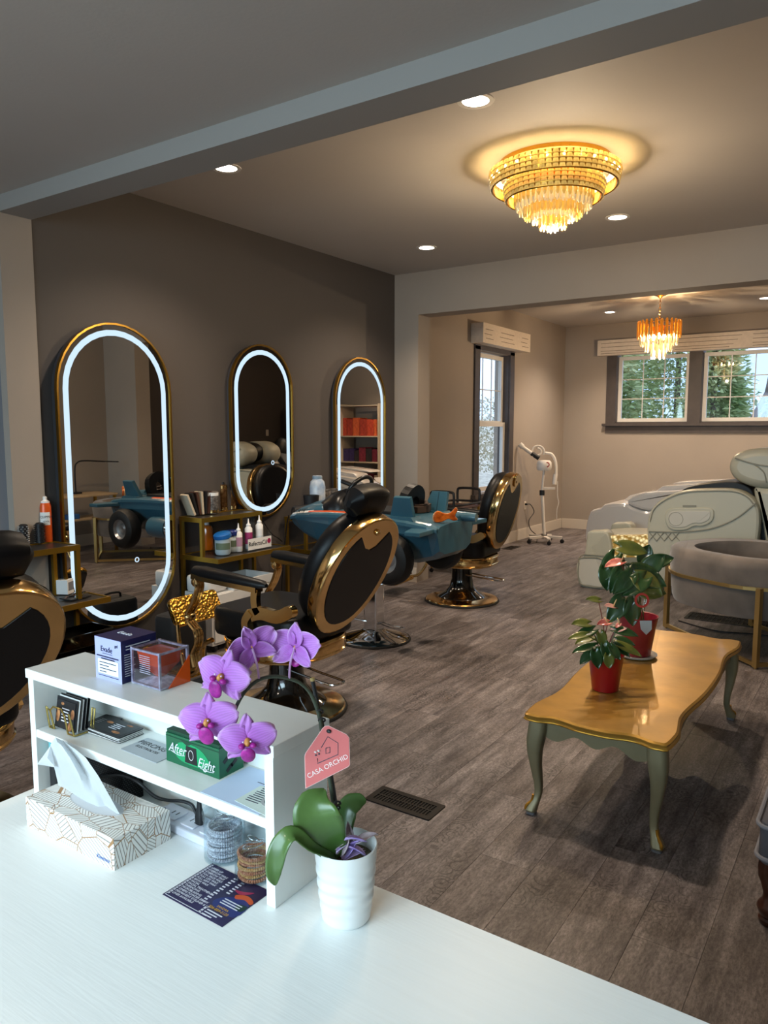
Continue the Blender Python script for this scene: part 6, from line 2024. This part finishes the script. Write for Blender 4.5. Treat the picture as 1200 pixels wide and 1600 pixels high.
for k in range(3):
    MB().b2(.0115, .0155, -.0385 - .0055 * k, -.0350 - .0055 * k, .001, .0013).build('print_icon', m_whiteink, fq)
    MB().b2(.019, .052 - .006 * k, -.0378 - .0055 * k, -.0358 - .0055 * k, .001, .0013).build('print_line', m_whiteink, fq)
for k in range(3):
    MB().b2(.022, .06, -.004 - .0052 * k, -.002 - .0052 * k, .0013, .0015).build('print_line', m_whiteink, fq)

# ---- tissue box
def leaf_print():
    m = mat('leaf_line_print', '#e6e4df', .5)
    nt = m.node_tree
    N, L = nt.nodes, nt.links
    bs = N['Principled BSDF']
    tc = N.new('ShaderNodeTexCoord')
    mp = N.new('ShaderNodeMapping'); mp.inputs['Rotation'].default_value = (.5, .4, .7); mp.inputs['Scale'].default_value = (1.0, 2.3, 1.0)
    L.new(tc.outputs['Object'], mp.inputs['Vector'])
    def vor(feature):
        v = N.new('ShaderNodeTexVoronoi'); v.feature = feature; v.inputs['Scale'].default_value = 19
        L.new(mp.outputs[0], v.inputs['Vector'])
        return v
    v1, v2 = vor('F1'), vor('DISTANCE_TO_EDGE')
    sub = N.new('ShaderNodeVectorMath'); sub.operation = 'SUBTRACT'; sub.inputs[1].default_value = (.5, .5, .5)
    L.new(v1.outputs['Color'], sub.inputs[0])
    nm_ = N.new('ShaderNodeVectorMath'); nm_.operation = 'NORMALIZE'
    L.new(sub.outputs[0], nm_.inputs[0])
    dt = N.new('ShaderNodeVectorMath'); dt.operation = 'DOT_PRODUCT'
    L.new(tc.outputs['Object'], dt.inputs[0]); L.new(nm_.outputs[0], dt.inputs[1])
    mu = N.new('ShaderNodeMath'); mu.operation = 'MULTIPLY'; mu.inputs[1].default_value = 1250
    L.new(dt.outputs['Value'], mu.inputs[0])
    sn = N.new('ShaderNodeMath'); sn.operation = 'SINE'
    L.new(mu.outputs[0], sn.inputs[0])
    c1 = N.new('ShaderNodeValToRGB')
    c1.color_ramp.elements[0].position = .60; c1.color_ramp.elements[0].color = lin('#e6e4df')
    c1.color_ramp.elements[1].position = .80; c1.color_ramp.elements[1].color = lin('#8d867e')
    L.new(sn.outputs[0], c1.inputs['Fac'])
    ed = N.new('ShaderNodeMath'); ed.operation = 'LESS_THAN'; ed.inputs[1].default_value = .016
    L.new(v2.outputs['Distance'], ed.inputs[0])
    mx = N.new('ShaderNodeMix'); mx.data_type = 'RGBA'
    L.new(ed.outputs[0], mx.inputs[0]); L.new(c1.outputs['Color'], mx.inputs[6]); mx.inputs[7].default_value = lin('#9a7248')
    L.new(mx.outputs[2], bs.inputs['Base Color'])
    return m
m_tis = leaf_print()
tx0, tx1, ty0, ty1, th_ = -1.305, -1.042, .731, .850, .056
tb = thing('tissue_box', 'tissue box with brown line leaf pattern on the desk', 'tissue box', ((tx0 + tx1) / 2, (ty0 + ty1) / 2, DZ), 0)
w2, d2 = (tx1 - tx0) / 2, (ty1 - ty0) / 2
b = MB()
n = 32
hole = [(.072 * math.cos(2 * PI * i / n), .026 * math.sin(2 * PI * i / n)) for i in range(n)]
rect = []
for i in range(n):
    a = 2 * PI * i / n
    c, s = math.cos(a), math.sin(a)
    k = min((w2 - .001) / max(abs(c), 1e-6), (d2 - .001) / max(abs(s), 1e-6))
    rect.append((c * k, s * k))
for i, (sx, sy) in enumerate(((1, 1), (-1, 1), (-1, -1), (1, -1))):
    j = min(range(n), key=lambda q_: (rect[q_][0] - sx * w2) ** 2 + (rect[q_][1] - sy * d2) ** 2)
    rect[j] = (sx * (w2 - .001), sy * (d2 - .001))
rim = lambda pts, z: [Vector((x, y, z)) for x, y in pts]
ex = lambda pts, e: [(x + math.copysign(e, x) * (abs(abs(x) - (w2 - .001)) < 1e-4), y + math.copysign(e, y) * (abs(abs(y) - (d2 - .001)) < 1e-4)) for x, y in pts]
b.loft([rim(ex(rect, .001), 0), rim(ex(rect, .001), th_ - .001), rim(rect, th_), rim(hole, th_), rim(hole, th_ - .001)], True, False, False)
b.build('carton', m_tis, tb)
MB().loft([rim(hole, th_ - .0008), rim([(x * .97, y * .97) for x, y in hole], th_ - .012)], True, True, False).build('slot_liner', mat('pale_liner', '#c9ccd0', .6), tb)
text('lettering', 'Kleenex', .011, frame((w2 - .03, -d2 - .0012, .013), (1, 0, 0), (0, 0, 1)), mat('blue_script', '#2a5aa8', .5), tb, shear=.3, depth=.0001)
# tissue sheet pulled up from the slot
tiss = thing('tissue_sheet', 'white tissue pulled up out of the tissue box', 'tissue', ((tx0 + tx1) / 2, (ty0 + ty1) / 2, DZ + th_ - .010), 0)
og = Vector(tiss.location)
rows_ = [[(96, 1246), (108, 1250), (122, 1256), (138, 1261), (155, 1266), (170, 1269), (187, 1272)],
         [(91, 1226), (103, 1228), (117, 1233), (133, 1238), (148, 1243), (160, 1247), (173, 1247)],
         [(86, 1204), (97, 1204), (110, 1207), (124, 1211), (137, 1214), (146, 1214), (154, 1213)],
         [(80, 1184), (90, 1181), (100, 1182), (110, 1185), (119, 1186), (127, 1185), (134, 1184)],
         [(78, 1170), (84, 1162), (90, 1163), (97, 1166), (104, 1167), (111, 1167), (117, 1170)],
         [(79, 1163), (83, 1157), (87, 1152), (91, 1154), (97, 1157), (103, 1160), (109, 1165)]]
def tis_pt(i, j):
    px, py = rows_[i][j]
    yy = .788 + (.010 * math.sin(j * 1.5 + i * .35) + .006 * math.sin(j * 2.9 + i * .8)) * (.45 + i / 5 * .8)
    return on_y(px, py, yy) - og
pts = [[tis_pt(i, j) for j in range(7)] for i in range(6)]
b = MB()
def tfn(u, v):
    i, j = min(int(u * 5), 4), min(int(v * 6), 5)
    a, c = u * 5 - i, v * 6 - j
    a, c = a * a * (3 - 2 * a) * .5 + a * .5, c
    return pts[i][j] * (1 - a) * (1 - c) + pts[i + 1][j] * a * (1 - c) + pts[i][j + 1] * (1 - a) * c + pts[i + 1][j + 1] * a * c
b.grid(tfn, 20, 24)
m_tissue = mat('tissue_paper', '#e8ecef', .95, spec=.1)
_nt = m_tissue.node_tree
_tr = _nt.nodes.new('ShaderNodeBsdfTranslucent')
_tr.inputs['Color'].default_value = lin('#e8ecef')
_mx = _nt.nodes.new('ShaderNodeMixShader')
_mx.inputs[0].default_value = .45
_nt.links.new(_nt.nodes['Principled BSDF'].outputs[0], _mx.inputs[1])
_nt.links.new(_tr.outputs[0], _mx.inputs[2])
_nt.links.new(_mx.outputs[0], _nt.nodes['Material Output'].inputs['Surface'])
b.build('main_fold', m_tissue, tiss, sharp=80)
fl3 = [on_y(*q_) - og for q_ in ((79, 1165, .795), (58, 1194, .786), (86, 1199, .784))]
mid_ = on_y(74, 1184, .776) - og
b = MB(); b._add(fl3 + [mid_], [(0, 1, 3), (1, 2, 3), (2, 0, 3)], True)
b.build('side_fold', m_tissue, tiss)

# ================================================================ orchid
oc = on_z(541, 1432, DZ)
orc = thing('orchid_plant', 'pink moth orchid in a white ceramic pot on the desk', 'plant', (oc.x, oc.y, DZ), 0)
m_pot = mat('white_ceramic', '#dcdedd', .3, coat=.3)
PH = .118
def pot(u, v):
    a = 2 * PI * u
    z = PH * v
    r = .0365 + .0115 * v ** .8
    w = math.exp(-((v - .48) / .30) ** 2)
    r += .0013 * w * math.sin(v * 38 + 1.1 * math.sin(a * 2 + .6) + .8 * math.sin(a + 2))
    if v < .04:
        r -= .003 * (1 - v / .04)
    return (r * math.cos(a), r * math.sin(a), z)
b = MB()
b.grid(pot, 48, 60)
b.lathe([(.048, PH), (.0468, PH + .0012), (.0448, PH), (.043, PH * .72), (.002, PH * .72)], 48, cap=False)
b.lathe([(.034, .0002), (.002, .0002)], 40, cap=False)
b.build('pot', m_pot, orc, sharp=60)
MB().lathe([(.043, PH * .80), (.03, PH * .84), (.002, PH * .83)], 24, cap=False).build('moss', mat('orchid_moss', '#4c4430', .95, bump=.8, bscale=250, color2='#6d654a', scale=120), orc)
m_stem = mat('orchid_stem', '#3a4234', .5)
m_stake = mat('black_stake', '#1d1e22', .4)
m_ol = mat('orchid_leaf', '#3c5a28', .33, coat=.2, color2='#57763a', scale=10)
dO = (Vector((oc.x, oc.y, DZ + PH)) - CAM).dot(FWD)
OL = Vector((oc.x, oc.y, DZ))
def ol(px, py, dd=0.0):
    return at(px, py, dO + dd) - OL
MB().tube([ol(536, 1345, .0), ol(522, 1240, -.005), ol(505, 1140, -.01), ol(488, 1062, -.015)], .0031, 8).build('stake', m_stake, orc)
MB().cyl(ol(488.5, 1064, -.015), ol(487.8, 1059, -.015), .0036, 10).build('stake_tip', mat('cut_bamboo', '#a8915a', .6), orc)
MB().tube(smooth_path([ol(523, 1345, .0), ol(524, 1290, -.004), ol(517, 1230, -.010), ol(504, 1150, -.016), ol(498, 1115, -.02), ol(486, 1085, -.03), ol(470, 1068, -.045), ol(450, 1060, -.055), ol(428, 1057, -.065), ol(405, 1062, -.075), ol(385, 1078, -.085), ol(372, 1098, -.095), ol(365, 1118, -.10), ol(366, 1140, -.105)], 4), [.0031] * 20 + [.0026] * 33, 8).build('flower_stem', m_stem, orc)
for px, py in ((500, 1112), (503, 1125), (527, 1255), (526, 1262)):
    MB().tube([ol(px + 5 * math.cos(2 * PI * i / 10), py + 3 * math.sin(2 * PI * i / 10), -.02 + .006 * math.sin(2 * PI * i / 10)) for i in range(10)], .0016, 6, True).build('plant_clip', m_stake, orc)
# leaves
def strap_leaf(path, widths, nrm, name='leaf'):
    pp = smooth_path(path, 5)
    m = len(pp) - 1
    def f(u, v):
        i = min(int(u * m), m - 1)
        k = u * m - i
        p = pp[i] * (1 - k) + pp[i + 1] * k
        t = (pp[i + 1] - pp[i]).normalized()
        nn = Vector(nrm)
        nn = (nn - t * nn.dot(t)).normalized()
        s = t.cross(nn)
        w = 0
        x = u * (len(widths) - 1)
        j = min(int(x), len(widths) - 2)
        w = widths[j] + (widths[j + 1] - widths[j]) * (x - j)
        q = 2 * v - 1
        return p + s * q * w / 2 + nn * (.12 * w * abs(q) ** 1.5)
    b = MB(); b.grid(f, m, 8)
    return b.build(name, m_ol, orc, thick=.0016)
TOc = -FWD
strap_leaf([ol(530, 1338, -.01), ol(512, 1310, -.03), ol(496, 1278, -.04), ol(497, 1250, -.035), ol(507, 1233, -.02)], [.020, .040, .055, .066, .070, .066, .050, .020, .004], TOc + UP * .4)
strap_leaf([ol(524, 1340, -.02), ol(490, 1325, -.05), ol(458, 1303, -.065), ol(437, 1325, -.07), ol(428, 1360, -.072), ol(430, 1383, -.07)], [.012, .016, .020, .026, .030, .028, .020, .003], UP + TOc * .7)
strap_leaf([ol(536, 1335, .01), ol(538, 1290, .02), ol(545, 1262, .025), ol(560, 1252, .03), ol(572, 1252, .035)], [.02, .03, .036, .032, .022, .003], TOc + UP * .6 + RIGHT * -.3)
# dried blooms in the pot
m_dry = mat('dried_lilac_bloom', '#8a74b8', .8, color2='#b9a6c8', scale=60)
m_dryw = mat('withered_petal', '#b7a8ac', .8, color2='#8e7e84', scale=60)
rnd = random.Random(4)
for k in range(9):
    c = ol(545 + rnd.uniform(-12, 22), 1322 + rnd.uniform(-10, 16), rnd.uniform(-.02, .0))
    b = MB()
    heart_leaf(b, c, img_dir(rnd.uniform(-1, 1), rnd.uniform(-.3, .8), rnd.uniform(-.2, .6)), V(rnd.uniform(-.4, .4), rnd.uniform(-.4, .4), 1), .026, .016, droop=.5, fold=.3)
    b.build('dried_bloom', m_dry if k % 3 else m_dryw, orc, thick=.0008)
b = MB(); heart_leaf(b, ol(549, 1312, -.005), img_dir(-.2, 1, 0), TOc, .028, .012, droop=.1, fold=.4)
b.build('dried_bloom', m_dryw, orc, thick=.0008)

# flowers
def petal_mat():
    m = mat('orchid_petal', '#b04ac0', .55, sss=.0)
    nt = m.node_tree
    bs = nt.nodes['Principled BSDF']
    bs.inputs['Sheen Weight'].default_value = .2
    tc = nt.nodes.new('ShaderNodeTexCoord')
    # uv u: along, v: across (stored in a colour attribute)
    at_ = nt.nodes.new('ShaderNodeVertexColor'); at_.layer_name = 'petal_uv'
    sp_ = nt.nodes.new('ShaderNodeSeparateColor')
    nt.links.new(at_.outputs['Color'], sp_.inputs[0])
    cr = nt.nodes.new('ShaderNodeValToRGB')
    e = cr.color_ramp.elements
    e[0].position = 0; e[0].color = lin('#bb60cb')
    e[1].position = 1; e[1].color = lin('#e6bcec')
    x = e.new(.45); x.color = lin('#c47ad8')
    y = e.new(.86); y.color = lin('#d08ee0')
    nt.links.new(sp_.outputs[0], cr.inputs['Fac'])
    mu = nt.nodes.new('ShaderNodeMath'); mu.operation = 'MULTIPLY'; mu.inputs[1].default_value = 75
    nt.links.new(sp_.outputs[1], mu.inputs[0])
    sn = nt.nodes.new('ShaderNodeMath'); sn.operation = 'SINE'
    nt.links.new(mu.outputs[0], sn.inputs[0])
    mr = nt.nodes.new('ShaderNodeMapRange')
    mr.inputs['From Min'].default_value = -1; mr.inputs['To Min'].default_value = .86; mr.inputs['To Max'].default_value = 1.04
    nt.links.new(sn.outputs[0], mr.inputs['Value'])
    hs = nt.nodes.new('ShaderNodeHueSaturation')
    nt.links.new(cr.outputs['Color'], hs.inputs['Color']); nt.links.new(mr.outputs[0], hs.inputs['Value'])
    nt.links.new(hs.outputs['Color'], bs.inputs['Base Color'])
    tr_ = nt.nodes.new('ShaderNodeBsdfTranslucent')
    nt.links.new(hs.outputs['Color'], tr_.inputs['Color'])
    mx = nt.nodes.new('ShaderNodeMixShader'); mx.inputs[0].default_value = .3
    out = nt.nodes['Material Output']
    nt.links.new(bs.outputs[0], mx.inputs[1]); nt.links.new(tr_.outputs[0], mx.inputs[2]); nt.links.new(mx.outputs[0], out.inputs['Surface'])
    return m
m_petal = petal_mat()
m_lip = mat('orchid_lip', '#7a1070', .4, color2='#a8248e', scale=120)
m_lipy = mat('orchid_throat', '#c98a4a', .5)
def petal_obj(fr, L_, W_, ang, cup, parent, shape=1.0):
    """petal in the flower plane (x right, y up, z toward the viewer)"""
    nu, nv = 10, 8
    pts, cols = [], []
    for i in range(nu + 1):
        for j in range(nv + 1):
            t, q = i / nu, 2 * j / nv - 1
            w = W_ * (math.sin(PI * (t ** .72 * .94 + .03)) ** (.62 * shape))
            x = t * L_ * (1 - .05 * q * q)
            y = q * w / 2
            z = cup * L_ * (t - .3) ** 2 - .10 * W_ * q * q + .003 * math.sin(q * 5 + t * 6) * t
            ca, sa = math.cos(ang), math.sin(ang)
            pts.append(fr @ Vector((x * ca - y * sa, x * sa + y * ca, z)))
            cols.append((max(t, abs(q) ** 3 * min(1, t * 3)), j / nv, 0, 1))
    b = MB()
    fs = [(i * (nv + 1) + j, (i + 1) * (nv + 1) + j, (i + 1) * (nv + 1) + j + 1, i * (nv + 1) + j + 1) for i in range(nu) for j in range(nv)]
    b._add(pts, fs, True)
    me = b.mesh('petal')
    ca_ = me.color_attributes.new('petal_uv', 'FLOAT_COLOR', 'POINT')
    for k, c in enumerate(cols):
        ca_.data[k].color = c
    me.materials.append(m_petal)
    o = link('petal', me, parent)
    md = o.modifiers.new('thickness', 'SOLIDIFY'); md.thickness = .0009; md.offset = 0
    return o
def flower(px, py, dd, face, roll, size, stem_to):
    c = ol(px, py, dd)
    z = Vector(face).normalized()
    x = RIGHT - z * RIGHT.dot(z)
    x.normalize()
    y = z.cross(x)
    x2, y2 = x * math.cos(roll) + y * math.sin(roll), y * math.cos(roll) - x * math.sin(roll)
    fr = frame(c, x2, y2)
    s = size
    b = MB(fr)
    b.ell((0, 0, .004 * s / .04), (.0045, .006, .007), 12, 8)
    fl = b.build('flower', m_lipy, orc)
    for a in (90, 218, 322):
        petal_obj(fr @ Matrix.Translation((0, 0, -.001)), s * .95, s * .62, math.radians(a), -.25, fl, 1.15)
    for a in (14, 166):
        petal_obj(fr @ Matrix.Translation((0, 0, .0015)), s * 1.06, s * 1.10, math.radians(a), -.18, fl, .8)
    lp_ = MB(fr)
    for k in (-1, 1):
        lp_.ell((k * .008 * s / .04, -.003 * s / .04, .009), (.005 * s / .04, .004 * s / .04, .005), 10, 6)
    lp_.ell((0, -.016 * s / .04, .010), (.0105 * s / .04, .014 * s / .04, .004), 14, 8, Matrix.Rotation(.45, 3, 'X'))
    lp_.build('lip', m_lip, fl)
    b = MB(fr)
    for k in (-1, 1):
        b.ell((k * .005, .004, .012), (.0013, .0013, .0013), 8, 6)
    b.build('column_tip', mat('orchid_white', '#d8c0dc', .5), fl)
    if stem_to:
        MB().tube(smooth_path([c - z * .002, (c + ol(*stem_to)) / 2 - z * .006, ol(*stem_to)], 4), .0017, 6).build('pedicel', mat('pale_pedicel', '#b48cb4', .5), fl)
    return fl
K = TOc
flower(461, 1012, -.06, -K + RIGHT * .35 + UP * -.1, math.pi * 1.03, .039, (452, 1060, -.055))
flower(393, 1012, -.075, -K * .8 - RIGHT * .55 + UP * .15, math.pi - .35, .039, (405, 1062, -.075))
flower(347, 1058, -.115, K - RIGHT * .35 + UP * .1, -.25, .040, (375, 1090, -.09))
flower(325, 1128, -.125, K - RIGHT * .15 + UP * .05, .10, .041, (362, 1118, -.10))
flower(387, 1158, -.135, K + RIGHT * .12 - UP * .1, .06, .038, (366, 1140, -.105))
# pink tag
m_tag = mat('coral_tag', '#c96866', .5)
tdep = dO - .06
def tl(px, py, dd=0.0):
    return at(px, py, tdep + dd) - OL
TF = lambda u, v, w: tl(u, v, -w)
outl = [(478, 1231), (476.5, 1182), (478, 1177), (504, 1139), (508, 1135), (513, 1134.5), (541, 1148), (545, 1153), (546, 1195), (543, 1198)]
b = MB(); b.prism(outl, 0, .0008, TF); b.build('name_tag', m_tag, orc)
b = MB(); b.prism(inset(outl, -.9), -.0003, .0001, TF); b.build('tag_edge', mat('tag_edge_white', '#e2b9b4', .5), orc)
def tline(pts, r=.0006, name='tag_drawing', m=None):
    MB().tube([tl(a, b_, -.0010) for a, b_ in pts], r, 5).build(name, m or mat('slate_ink', '#3c3f4c', .6), orc)
tline([(502, 1168), (512, 1151), (528, 1161), (528, 1179), (496, 1193), (496, 1185)])
tline([(509, 1169), (515.5, 1167.5), (515.5, 1176), (509, 1177.5), (509, 1169)])
for px, py in ((493, 1175), (498, 1173)):
    MB().ell(tl(px, py, -.0012), (.0022, .0022, .0016), 8, 6).build('tag_bloom', mat('tag_bloom_white', '#e0d0cc', .5), orc)
    MB().ell(tl(px + .5, py + 5, -.0012), (.0016, .0016, .0012), 8, 6).build('tag_bloom', MATS['slate_ink'], orc)
MB().ell(tl(513.5, 1142.5, -.001), (.0045, .0024, .003), 10, 6).build('tag_clip', m_stake, orc)
tx = (tl(540, 1184) - tl(483, 1213)).normalized()
text('tag_lettering', 'CASA ORCHID', .0098, frame(tl(512, 1197.5, -.0011), tx, UP), mat('tag_letter_white', '#ecd9d6', .5), orc, 'CENTER', .0002)
